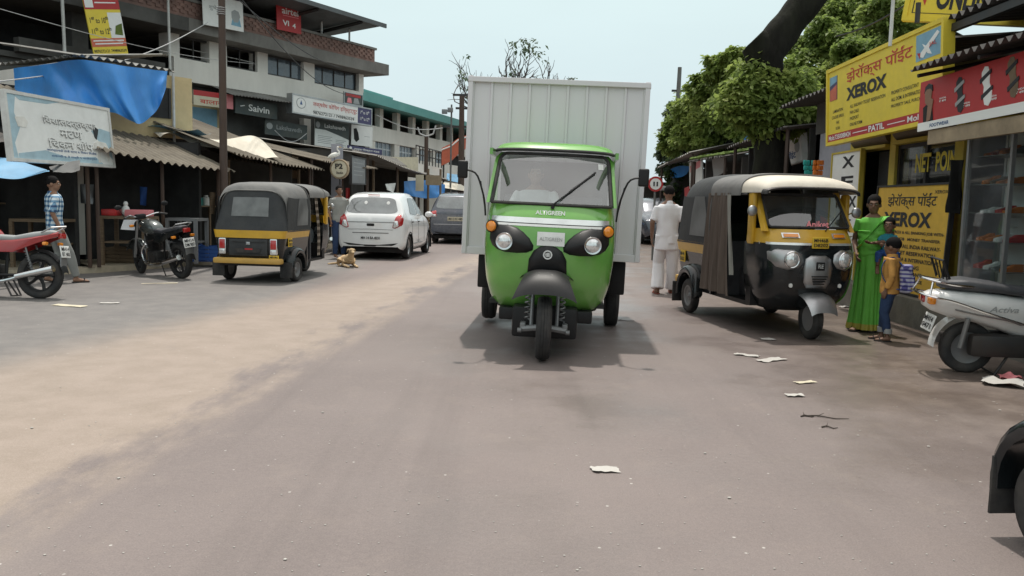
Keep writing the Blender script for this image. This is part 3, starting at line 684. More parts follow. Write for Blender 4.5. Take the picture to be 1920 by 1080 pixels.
# ------------------------------------------------------------------ black and yellow auto rickshaws
def arch(w, zb, zt, p=3.2, n=22):
    """outline over the roof from one foot (-w, zb) to the other, square shouldered"""
    h = zt - zb; out = []
    for i in range(n + 1):
        a = math.pi * i / n
        out.append((-w * math.copysign(abs(math.cos(a)) ** (2 / p), math.cos(a)), zb + h * abs(math.sin(a)) ** (2 / p)))
    return out
def rickshaw(label, loc, rz, scale, group, yellow_front=True, white_hood=True, curtain=True, door_curtain=False, roll=0.):
    t = thing('auto_rickshaw', label, 'auto rickshaw', loc, rz, group, scale, roll)
    B = lambda: MB()
    sec, P, onx = USEC([(.27, .36, .22, .26), (.31, .46, .10, .34), (.42, .54, .0, .36), (.60, .575, -.06, .37), (.80, .585, -.07, .37), (.94, .585, -.045, .37), (1.04, .58, .0, .37), (1.13, .57, .06, .37)], 2.6)
    body = B(); body.loft(shell(P, sec, ramp(.27, .985, 18), .56, 26), False)
    body.build('front_cowl', 'black_paint', t, ang=60)
    body = B(); body.loft(shell(P, sec, ramp(.985, 1.13, 4), .52, 26), False)
    body.build('cowl_band', 'taxi_yellow', t, ang=60)
    strip(onx, .972, .996, -.575, .575, .006, 'silver_band', 'silver_trim', t)
    # windscreen frame
    def ws(u, v, off=0.):
        w = .545 - .03 * v; x = w * (2 * u - 1)
        return V((x, .075 + .27 * v + .10 * abs(2 * u - 1) ** 2.4 - off, 1.14 + .36 * v))
    B().grid(lambda u, v: ws(.05 + .9 * u, .05 + .9 * v), 20, 8).build('windscreen', 'windscreen_dark', t)
    eg = [ws(u, .03, .006) for u in ramp(.06, .94, 14)] + [ws(.96, v, .006) for v in ramp(.08, .9, 8)] + [ws(u, .97, .006) for u in ramp(.94, .06, 14)] + [ws(.04, v, .006) for v in ramp(.9, .08, 8)]
    B().tube(eg, .014, 6, closed=True).build('windscreen_seal', 'black_rubber', t)
    for s in (0, 1):
        sg = 2 * s - 1
        B().loft([[ws(s, v) + V((sg * .035, .03, 0)), ws(s, v) + V((sg * .01, -.012, 0)), ws(s, v) + V((sg * -.04, -.004, 0)), ws(s, v) + V((sg * .0, .09, 0))] for v in ramp(-.1, 1.05, 10)]).build('windscreen_pillar', 'taxi_yellow', t)
        B().bx(sg * .56, sg * .615, .34, .46, .96, 1.50, r=.02).build('door_pillar', 'taxi_yellow', t)
    # hood over the windscreen, then the canvas top
    hood = 'canvas_white' if white_hood else 'canvas_grey'
    def top(y, zt, w, zb=1.50): return [V((x, y, z)) for x, z in arch(w, zb, zt)]
    rr = [top(.12, 1.56, .53), top(.14, 1.605, .575), top(.22, 1.65, .60), top(.40, 1.685, .62), top(.62, 1.70, .635)]
    B().loft(rr, False).build('front_hood', hood, t, ang=60)
    B().loft([top(.118, 1.54, .55, 1.485), top(.112, 1.558, .58, 1.485), top(.13, 1.575, .60, 1.485), top(.18, 1.585, .605, 1.485)], False).thick(.012).build('visor', 'dark_metal', t, ang=60)
    rings = [top(.60, 1.71, .645, 1.47), top(.75, 1.725, .65, 1.47), top(1.0, 1.715, .65, 1.47), top(1.25, 1.725, .65, 1.47), top(1.42, 1.72, .65, 1.47)]
    B().loft(rings, False).build('canvas_roof', 'canvas_grey', t, ang=70)
    def back(y, zt, w, zb=.90, p=4.5): return [V((x, y, z)) for x, z in arch(w, zb, zt, p, 30)]
    rr = [back(1.40, 1.71, .645), back(1.6, 1.735, .65), back(1.9, 1.73, .65), back(2.2, 1.715, .64), back(2.32, 1.69, .635), back(2.38, 1.645, .628), back(2.41, 1.58, .62)]
    cr = B().loft(rr, False).build('canopy', 'canvas_grey' if not white_hood else 'canvas_black', t, ang=60)
    # back sheet, leaning
    def bk(u, v, off=0.):
        w = .60 + .06 * (1 - v); x = w * (2 * u - 1)
        return V((x, 2.56 - .15 * v - .10 * abs(2 * u - 1) ** 5 + off, .885 + .70 * v - .26 * v * abs(2 * u - 1) ** 6))
    B().grid(bk, 22, 12).build('back_sheet', 'canvas_black', t)
    sd = [B(), B()]
    for k, s in enumerate((-1, 1)):
        B().loft([[V((s * .655, 1.38, .88)), V((s * .655, 2.25, .88)), V((s * .655, 2.47, .88))], [V((s * .655, 1.40, 1.2)), V((s * .65, 2.2, 1.2)), V((s * .635, 2.42, 1.2))], [V((s * .648, 1.42, 1.45)), V((s * .648, 2.15, 1.45)), V((s * .625, 2.37, 1.47))]], False).build('side_sheet', 'canvas_black', t)
        B().loft([[V((s * .662, 1.55, .98)), V((s * .658, 2.05, .98))], [V((s * .658, 1.52, 1.25)), V((s * .656, 2.0, 1.25))], [V((s * .655, 1.60, 1.46)), V((s * .653, 1.92, 1.46))]], False).thick(.004).build('side_window', 'plastic_sheet', t)
    B().grid(lambda u, v: bk(.24 + .52 * u, .36 + .46 * v, .008), 8, 4).build('back_window', 'plastic_sheet', t)
    for pts_ in ([bk(u, .99, .01) for u in ramp(0, 1, 16)], [V((x, 1.41, z)) for x, z in arch(.655, .95, 1.715, 4.5, 30)], [V((x, .61, z)) for x, z in arch(.645, 1.48, 1.71)]): B().tube(pts_, .011, 5).build('canvas_piping', 'canvas_grey', t)
    # rear body
    rb_ = B()
    def rsec(z):
        k = {0: 0}; w = .60 if z > .40 else .55; return w
    def rring(z, w, y1):
        n = 10; r = [V((-w, 1.42, z))]; c = .10
        for i in range(n + 1):
            a = math.pi / 2 * i / n; r.append(V((-w + c - c * math.cos(a), y1 - c + c * math.sin(a), z)))
        for i in range(n + 1):
            a = math.pi / 2 * i / n; r.append(V((w - c + c * math.sin(a), y1 - c + c * math.cos(a), z)))
        r.append(V((w, 1.42, z))); return r
    rb_.loft([rring(.36, .54, 2.50), rring(.42, .57, 2.54), rring(.60, .60, 2.56), rring(.77, .625, 2.57)], False)
    rb_.bx(-.60, .60, 1.40, 1.44, .30, .88)
    rb_.build('rear_body', 'black_paint', t, ang=60)
    bb = B(); bb.loft([rring(.77, .627, 2.572), rring(.90, .655, 2.575)], False); bb.build('rear_band', 'taxi_yellow', t, ang=60)
    B().bx(-.60, .60, 2.5, 2.66, .335, .43, r=.03).build('rear_bumper', 'bumper_yellow', t)
    # engine lid, tail lights
    lid = B().bx(-.34, .34, 2.56, 2.578, .47, .75, r=.008).build('engine_lid', 'canvas_black', t)
    MB().bx(-.26, .26, 2.575, 2.588, .50, .505).bx(-.30, .30, 2.575, 2.588, .70, .708).loft([[(-.24, 2.586, .595), (.24, 2.586, .595)], [(-.2, 2.592, .52), (.2, 2.592, .52)]], False).build('lid_groove', 'black_rubber', lid)
    MB().bx(-.035, .035, 2.575, 2.59, .655, .705, r=.006).build('maker_badge', 'alloy', lid)
    MB().bx(-.08, .06, 2.575, 2.588, .555, .595).build('sticker', 'sign_red', lid)
    for s in (-1, 1):
        tl = B().bx(s * .39, s * .52, 2.545, 2.60, .49, .765, r=.02).build('tail_lamp', 'chrome', t)
        MB().bx(s * .405, s * .505, 2.59, 2.612, .585, .745, r=.012).build('red_lens', 'red_lens', tl)
        MB().bx(s * .405, s * .505, 2.59, 2.612, .505, .578, r=.012).build('clear_lens', 'clear_lens', tl)
    number_plate(t, MX.Translation((-.455, 2.578, .43)) @ MX.Rotation(math.pi, 4, 'Z') @ FRONT, .17, .11, ['MH46', 'D8202'], 'yellow_plate')
    number_plate(t, MX.Translation((.632, 2.15, .70)) @ rotm(90, 'Z') @ FRONT, .20, .14, ['MH46', 'D8202'], 'yellow_plate')
    number_plate(t, MX.Translation((-.632, 2.30, .70)) @ rotm(-90, 'Z') @ FRONT, .17, .15, ['MH46', 'D8202'], 'yellow_plate')
    # rear fenders, flaps, wheels
    for s in (-1, 1):
        rings = []
        for i in range(15):
            a = R(-10 + 200 * i / 14); y, z = 2.03 - .315 * math.cos(a), .26 + .30 * math.sin(a) * 1.06
            iy, iz = 2.03 - .26 * math.cos(a), .26 + .25 * math.sin(a)
            rings.append([(s * .57, iy, iz), (s * .70, iy, iz), (s * .715, y * .55 + iy * .45, z * .55 + iz * .45), (s * .70, y * .9 + iy * .1, z * .9 + iz * .1 + .012), (s * .65, y, z + .03), (s * .57, y, z + .05)])
        B().loft(rings).build('rear_fender', 'black_paint', t, ang=50)
        B().bx(s * .50, s * .72, 2.42, 2.435, .10, .36, r=.004).build('mud_flap', 'black_rubber', t)
        wheel(t, (s * .61, 2.03, .215), .215, .115, 'steel_grey', .6, side=s)
    wheel(t, (0, .02, .215), .215, .11, 'steel_grey', .6, steer=-4)
    # front fender
    def ff(u, v):
        a = R(18 + 140 * v); x = (.155 + .03 * math.sin(math.pi * v)) * (2 * u - 1); q = 1 - abs(2 * u - 1) ** 3
        return V((x, .02 - .29 * math.cos(a), .225 + .27 * math.sin(a) - .035 * (1 - q)))
    B().grid(ff, 14, 14).thick(.01).build('front_fender', 'alloy', t, ang=60)
    fk = B(); fk.tube([(.10, .02, .215), (.10, .13, .55)], .016, 8).tube([(.0, .02, .215), (.11, .02, .215)], .02, 8).tube([(.14, .07, .2), (.14, .14, .5)], .03, 8); fk.build('front_fork', 'dark_metal', t)
    # floor, seats, handlebar
    B().bx(-.55, .55, .5, 2.5, .29, .335).bx(-.56, .56, .40, .52, .3, .6).build('floor', 'black_plastic', t, False)
    B().bx(-.36, .36, .78, 1.12, .335, .66, r=.04).bx(-.55, .55, 1.10, 1.16, .335, .95).build('driver_seat', 'seat_vinyl', t)
    B().bx(-.55, .55, 1.75, 2.3, .40, .66, r=.05).bx(-.55, .55, 2.25, 2.40, .6, 1.15, r=.05).build('passenger_seat', 'seat_vinyl', t)
    B().tube(smooth_path([(-.32, .45, 1.0), (-.2, .36, 1.02), (0, .33, .98), (.2, .36, 1.02), (.32, .45, 1.0)], 14), .016, 6).tube([(0, .33, .98), (0, .2, .5)], .03).build('handlebar', 'dark_metal', t)
    # front face: lamps, grille, indicators
    gp = [(-.155, .10), (-.175, .0), (-.16, -.14), (-.12, -.20), (.12, -.20), (.16, -.14), (.175, .0), (.155, .10), (.09, .135), (-.09, .135)]
    gr = dome(onx, gp, (0, .735), .035, 'alloy', 'grille_panel', t, p=3.)
    q = onx(0, .765, .044)
    MB().box(q, (.10, .012, .085), None, .004).build('badge_plate', 'black_plastic', gr)
    lettering(gr, 'RE', MX.Translation(q + V((0, -.007, 0))) @ FRONT, .066, .042, 'silver_band', .02)
    gs = MB()
    for k in range(4): gs.box(onx(0, .66 - .026 * k, .040), (.19 - .02 * k, .014, .010))
    gs.build('grille_slot', 'black_plastic', gr)
    hp = [(-.20, .075), (-.12, .105), (.05, .10), (.14, .055), (.155, -.02), (.10, -.085), (-.02, -.11), (-.13, -.075), (-.20, .0)]
    for s in (-1, 1):
        o = [(dx * (1 if s < 0 else -1), dz) for dx, dz in hp]
        h = dome(onx, o, (s * .335, .825), .035, 'alloy', 'headlamp_housing', t, p=2.5)
        Tl = MX.Translation(onx(s * .325, .825, .035)) @ rotm(s * 9, 'Z') @ rotm(90, 'X')
        MB().lathe([(.085, -.03), (.088, .004), (.080, .014), (.074, .010)], 26, Tl).build('lamp_rim', 'chrome', h)
        MB().lathe([(.075, .008), (.06, .022), (.03, .032), (.001, .035)], 26, Tl).build('lens', 'clear_lens', h)
        il = B().grid(lambda u, v: onx(s * (.20 + .19 * u), 1.045 + .05 * v, .014), 8, 2).thick(.012).build('indicator', 'silver_band', t)
        MB().grid(lambda u, v: onx(s * (.215 + .16 * u), 1.054 + .032 * v, .022), 8, 2).build('amber_lens', 'orange_lens', il)
        MB().cyl(onx(s * .30, .56, .0), onx(s * .30, .56, .012), .022, n=14).build('reflector', 'white_plate', t)
        ma = B(); ma.tube([(s * .59, .37, 1.28), (s * .63, .30, 1.31)], .008, 6); ma.build('mirror_arm', 'chrome', t)
        B().ell((s * .655, .27, 1.31), (.062, .03, .058)).build('mirror', 'alloy', t)
    number_plate(t, MX.Translation(onx(.02, 1.0, .035)) @ FRONT, .205, .115, ['MH46B', 'D8202'], 'yellow_plate')
    lettering(t, 'Aniket', MX.Translation(ws(.55, .12, .012)) @ rotm(-36, 'X') @ FRONT, .30, .085, 'ink_pink', .02, shear=.35)
    wp = B(); wp.tube([ws(.62, -.06, .02), ws(.92, .5, .02)], .006, 5); wp.build('wiper', 'black_plastic', t)
    if curtain:
        cu = B()
        def cf(u, v):
            y = .86 + .64 * u - (.20 * (1 - v) ** 1.4) * (1 - u)
            return V((-.645 - .05 * (1 - v) - .03 * math.sin(u * 21 + 1) * (.4 + .6 * (1 - v)) - .012 * math.sin(u * 47 + v * 3), y, .37 + 1.13 * v))
        cu.grid(cf, 60, 16).thick(.004); cu.build('curtain', 'curtain', t)
        B().grid(lambda u, v: V((-.655 - .03 * math.sin(u * 5) - .02 * (1 - v), .80 + .12 * u * (v ** 1.5) - .15 * (1 - v) ** 1.3 + .03, .60 + .88 * v)), 10, 14).thick(.004).build('curtain_lining', 'curtain_lining', t)
        B().tube([(-.625, .46, 1.485), (-.625, 1.5, 1.485)], .012, 6).build('curtain_rail', 'dark_metal', t)
    if door_curtain:
        B().grid(lambda u, v: V((-.635 - .02 * math.sin(u * 9), 1.0 + .12 * u - .10 * (1 - v) - .05 * math.sin(v * 4), .40 + 1.08 * v)), 14, 20).thick(.006).build('curtain', 'floral_curtain', t)
    return t
def ground_wheel_pose(front, rear, side):
    """place and heading of a rickshaw from where its front wheel and one rear wheel stand"""
    best = None
    for i in range(-900, 900):
        a = R(i * .2)
        h = V((math.sin(a), -math.cos(a))); r = V((h.y, -h.x))         # heading and the vehicle's own right
        for sc in (1.0, 1.03, 1.06, 1.09, 1.12):
            w = V((front.x, front.y)) - h * 2.0 * sc + r * side * .61 * sc
            e = (w - V((rear.x, rear.y))).length
            if best is None or e < best[0]: best = (e, i * .2, sc)
    return best
rf, rrw = G(1516, 636), G(1284, 582)
_e, _a, _s = ground_wheel_pose(rf, rrw, 1); _s = 1.0; _a = 8.5
R1 = rickshaw('black and yellow auto rickshaw facing us with a cream hood and a brown curtain', (rf.x, rf.y, 0), _a, _s, 'auto rickshaws')
R1.scale = (.93, 1.06, 1.045); R1.location.x += .02
lw = G(478, 526)
R2 = rickshaw('dusty auto rickshaw seen from behind with grey canvas top and yellow bumper', (lw.x + .33, lw.y + 1.98, 0), 180 - 7, .945, 'auto rickshaws', white_hood=False, curtain=False, door_curtain=True)
nw = G(1950, 1052)
R3 = rickshaw('black auto rickshaw cut off by the picture edge, showing only rear wheel and flap', (0, 0, 0), 4.5, 1.0, 'auto rickshaws', curtain=False)
_h = R(4.5); hv = V((math.sin(_h), -math.cos(_h), 0)); rv = V((hv.y, -hv.x, 0))
R3.location = V((nw.x, nw.y, 0)) + hv * 2.03 - rv * .62 + V((.05, 0, 0))
for o in KIDS(R3):                       # this one has a short, narrow back
    if o.type == 'MESH' and o.name.split('.')[0] not in ('rear_fender', 'mud_flap'):
        for q in [o] + KIDS(o):
            for v in q.data.vertices:
                if v.co.y > 1.4: v.co.y = 1.4 + (v.co.y - 1.4) * .72; v.co.x *= .95

for o in KIDS(R3):
    if o.name.startswith('mud_flap'): o.location.y = -.125
from mathutils.bvhtree import BVHTree
def project(bvh, outline, c, axis, m, name, parent, off=.004, h=0., rings=5, sign=1, p=2., base=False):
    """a panel, lamp or pane lying on a body: outline round c, dropped on to the body along Y ('Y': coordinates x, z) or X ('X': y, z)"""
    mb = MB(); rows = []
    fs = [1 - k / rings for k in range(rings)] + [.03]
    for k, f in enumerate(fs):
        row = []
        for a, b in outline:
            A, Bz = c[0] + a * f, c[1] + b * f
            if axis == 'Y': o, d = V((A, sign * 6, Bz)), V((0, -sign, 0))
            else: o, d = V((sign * 6, A, Bz)), V((-sign, 0, 0))
            hit = bvh.ray_cast(o, d)
            q = hit[0] if hit[0] is not None else o + d * 5.2
            row.append(q - d * (off + h * (1 - f ** p)))
        rows.append(row)
    if base: rows.insert(0, [r + d * (off + .02) for r in rows[0]])
    mb.loft(rows, True, True)
    return mb.build(name, m, parent, ang=50)
def rounded(pts, r=.25, n=4):
    """corner-rounded polygon"""
    out = []; k = len(pts); P = [V((a, b)) for a, b in pts]
    for i in range(k):
        a, b, c = P[i - 1], P[i], P[(i + 1) % k]
        p0, p1 = b.lerp(a, r), b.lerp(c, r)
        for j in range(n + 1):
            t = j / n; out.append(tuple(p0 * (1 - t) ** 2 + b * 2 * t * (1 - t) + p1 * t * t))
        m_ = p1.lerp(P[(i + 1) % k].lerp(b, r), .5); out.append(tuple(m_))
    return out
def centred(pts):
    cx = sum(p[0] for p in pts) / len(pts); cy = sum(p[1] for p in pts) / len(pts)
    return [(a - cx, b - cy) for a, b in pts], (cx, cy)
def car(name, label, cat, loc, rz, paint, st, wheels, wr, rearglass, sideglass, lamp, plate, bumper_dark, ww=.17):
    t = thing(name, label, cat, loc, rz)
    ys = [s_[0] for s_ in st]
    def ring(y):
        i = max(k for k in range(len(ys)) if ys[k] <= y + 1e-9); tt = i if i >= len(ys) - 1 else i + (y - ys[i]) / (ys[i + 1] - ys[i])
        w, zb, ze, wr_, zr = [catmull([s_[k] for s_ in st], tt) for k in range(1, 6)]
        half = [(w * .90, zb), (w * .985, zb + .10), (w, zb + (ze - zb) * .45), (w * .995, zb + (ze - zb) * .75), (w * .955, ze), ((w * .955 + wr_) / 2 + .012, (ze + zr) / 2), (wr_, zr - .055), (wr_ * .82, zr - .016), (wr_ * .45, zr - .003), (0, zr)]
        H = [V((a, b)) for a, b in half]; pts = [catmull(H, (len(H) - 1) * k / 30) for k in range(31)]
        return [V((p.x, y, p.y)) for p in pts] + [V((-p.x, y, p.y)) for p in pts[-2::-1]]
    n = 110; Y = ramp(ys[0], ys[-1], n); rings = [ring(y) for y in Y]
    mb = MB(); mb.loft(rings, False)
    for r in (rings[0], rings[-1]):
        k = len(r) // 2
        mb.loft([[r[j], r[-1 - j]] for j in range(k)], False)
    full = mb.bm.copy(); bmesh.ops.recalc_face_normals(full, faces=full.faces[:]); bvh = BVHTree.FromBMesh(full)
    for yw in wheels:
        kill = [f for f in mb.bm.faces if abs(f.calc_center_median().x) > .5 and (f.calc_center_median().y - yw) ** 2 + (f.calc_center_median().z - wr) ** 2 < (wr * 1.16) ** 2]
        bmesh.ops.delete(mb.bm, geom=kill, context='FACES')
    mb.build('body', paint, t, ang=40)
    full.free()
    W = st[len(st) // 2][1]
    for yw in wheels:
        for s in (-1, 1):
            lin = MB()
            lin.loft([[V((s * (W + .006), yw + wr * k * math.cos(a), wr + wr * k * math.sin(a))) for a in [R(-25 + 230 * j / 24) for j in range(25)]] for k in (1.13, 1.24)], False)
            lin.loft([[V((s * x, yw + wr * 1.17 * math.cos(a), wr + wr * 1.17 * math.sin(a))) for a in [R(-25 + 230 * j / 24) for j in range(25)]] for x in (W + .004, W - .3)], False)
            lin.build('wheel_arch', 'black_plastic', t)
            wheel(t, (s * (W - ww / 2 - .015), yw, wr), wr, ww, 'alloy', .66, 5, side=s, tread=False)
    MB().bx(-W * .82, W * .82, ys[0] + .3, ys[-1] - .25, .16, .26).build('underbody', 'interior_black', t)
    g, c = centred(rounded(rearglass, .22)); rg = project(bvh, g, c, 'Y', 'car_glass', 'rear_window', t, .006)
    for s in (-1, 1):
        for poly in sideglass:
            g, c = centred(rounded(poly, .12)); project(bvh, g, c, 'X', 'car_glass', 'side_window', t, .006, sign=s)
        g, c = centred(rounded([(s * a, b) for a, b in lamp[0]], .2)); tl = project(bvh, g, c, 'Y', 'red_lens', 'tail_lamp', t, .004, .03, base=True)
        g, c = centred(rounded([(s * a, b) for a, b in lamp[1]], .2)); project(bvh, g, c, 'Y', 'clear_lens', 'clear_lens', tl, .036, .012)
        MB().ell((s * (W + .10), -.62, 1.02), (.10, .05, .075)).build('door_mirror', paint, t)
        for yh in (.05, .82): MB().box((s * (W + .012), yh + .15, .86), (.02, .16, .025), None, .008).build('door_handle', 'dark_metal', t)
        for yl in (-.55, .18, .95):
            pts = [bvh.ray_cast(V((s * 5, yl + .06 * (z - .3), z)), V((-s, 0, 0)))[0] for z in ramp(.34, .93, 8)]
            MB().tube([q_ + V((s * .001, 0, 0)) for q_ in pts if q_ is not None], .0035, 4).build('door_gap', 'black_rubber', t)
    bd = [(-W * .93, .24), (-W * .93, .40), (-W * .62, .33), (W * .62, .33), (W * .93, .40), (W * .93, .24)]
    g, c = centred(bd); project(bvh, g, c, 'Y', 'black_plastic', 'bumper_skirt', t, .008, rings=6)
    return t, bvh
c0 = G(706, 486)
hatch = [(-1.80, .56, .30, .50, .45, .60), (-1.72, .68, .24, .66, .55, .74), (-1.40, .775, .20, .80, .60, .90), (-1.0, .80, .20, .90, .62, 1.02), (-.78, .80, .20, .93, .63, 1.08), (-.25, .80, .20, .95, .60, 1.40), (.15, .80, .20, .96, .585, 1.53), (.75, .80, .20, .98, .585, 1.55), (1.2, .80, .20, 1.0, .575, 1.52), (1.46, .795, .21, 1.02, .565, 1.47), (1.56, .785, .22, 1.02, .60, 1.34), (1.70, .77, .24, 1.0, .66, 1.10), (1.78, .745, .26, .93, .69, 1.00), (1.81, .70, .30, .84, .64, .90)]
HC, hb = car('hatchback_car', 'white hatchback seen from behind with red tail lamps, parked facing away', 'car', (c0.x + .03, c0.y + 1.62, 0), 180 - 4.5, 'white_paint', hatch, (-1.22, 1.21), .285,
    [(-.62, 1.06), (-.50, 1.42), (.50, 1.42), (.62, 1.06)], [[(-.62, 1.0), (-.22, 1.36), (.22, 1.43), (.22, 1.0)], [(.30, 1.0), (.30, 1.43), (.85, 1.42), (1.05, 1.05)]],
    ([(.575, .98), (.50, .74), (.57, .72), (.74, .80), (.75, .96), (.66, 1.06)], [(.56, .90), (.52, .75), (.57, .74), (.66, .78), (.63, .90)]), None, None)
def on_back(bvh, x, z, off=.01): return bvh.ray_cast(V((x, 6, z)), V((0, -1, 0)))[0] + V((0, off, 0))
BACK = rotm(180, 'Z') @ FRONT
g, c = centred([(-.30, .66), (.30, .66), (.30, .52), (-.30, .52)])
lettering(HC, 'MH 14 BA 8231', MX.Translation(on_back(hb, 0, .50, .016)) @ BACK, .44, .06, 'ink_black', .03)
g, c = centred(rounded([(-.11, .03), (.11, .03), (.11, -.03), (-.11, -.03)], .2)); project(hb, [(a * .8, b) for a, b in g], (0, .80), 'Y', 'black_plastic', 'boot_handle', HC, .004, .01)
MB().tube([on_back(hb, x, .615, .003) for x in ramp(-.42, .42, 12)], .007, 5).build('bumper_groove', 'black_rubber', HC)
MB().tube([on_back(hb, x, .70 - .02 * abs(x), .001) for x in ramp(-.52, .52, 12)], .004, 5).build('boot_gap', 'dark_metal', HC)
MB().bx(-.14, .14, 1.475, 1.492, 1.468, 1.486, r=.005).build('brake_light', 'red_lens', HC)
for s in (-.36, .16): project(hb, circ(.04, 12), (s, 1.30), 'Y', 'white_plate', 'window_sticker', HC, .009)
lettering(HC, 'SPORT', MX.Translation((-.803 - .012, .2, .40)) @ rotm(-90, 'Z') @ FRONT, .5, .05, 'ink_grey', .01, shear=.3)
MB().bx(-.80 - .012, -.80, -.3, .75, .335, .35).build('side_stripe', 'ink_grey', HC)
s0 = at(856, 440, 28.5)
suv = [(-2.1, .60, .34, .60, .5, .78), (-2.0, .74, .27, .78, .58, .90), (-1.6, .84, .25, .92, .64, 1.04), (-.95, .86, .25, 1.0, .66, 1.12), (-.35, .86, .25, 1.04, .63, 1.50), (.2, .86, .25, 1.05, .62, 1.62), (1.0, .86, .25, 1.06, .62, 1.63), (1.65, .855, .25, 1.08, .61, 1.58), (1.86, .845, .26, 1.08, .62, 1.50), (1.98, .835, .27, 1.06, .66, 1.28), (2.06, .82, .28, 1.03, .72, 1.10), (2.12, .79, .32, .92, .70, 1.00)]
SV, sb = car('dark_car', 'dark grey car partly hidden behind the grey cargo box, seen from behind', 'car', (-1.72, 28.5, 0), 180 - 3, 'suv_grey', suv, (-1.35, 1.35), .31,
    [(-.66, 1.12), (-.55, 1.50), (.55, 1.50), (.66, 1.12)], [[(-.62, 1.08), (-.25, 1.46), (.3, 1.54), (.3, 1.08)], [(.38, 1.08), (.38, 1.54), (1.1, 1.52), (1.35, 1.12)]],
    ([(.62, 1.06), (.60, .86), (.82, .86), (.82, 1.02)], [(.62, .93), (.61, .86), (.74, .86), (.74, .93)]), None, None, .19)
number_plate(SV, MX.Translation(on_back(sb, 0, .80, .012)) @ BACK, .52, .13, ['MH 12 KC 4405'], 'sign_cream')
MB().tube([on_back(sb, x, .62, .004) for x in ramp(-.7, .7, 12)], .012, 5).build('bumper_groove', 'alloy', SV)
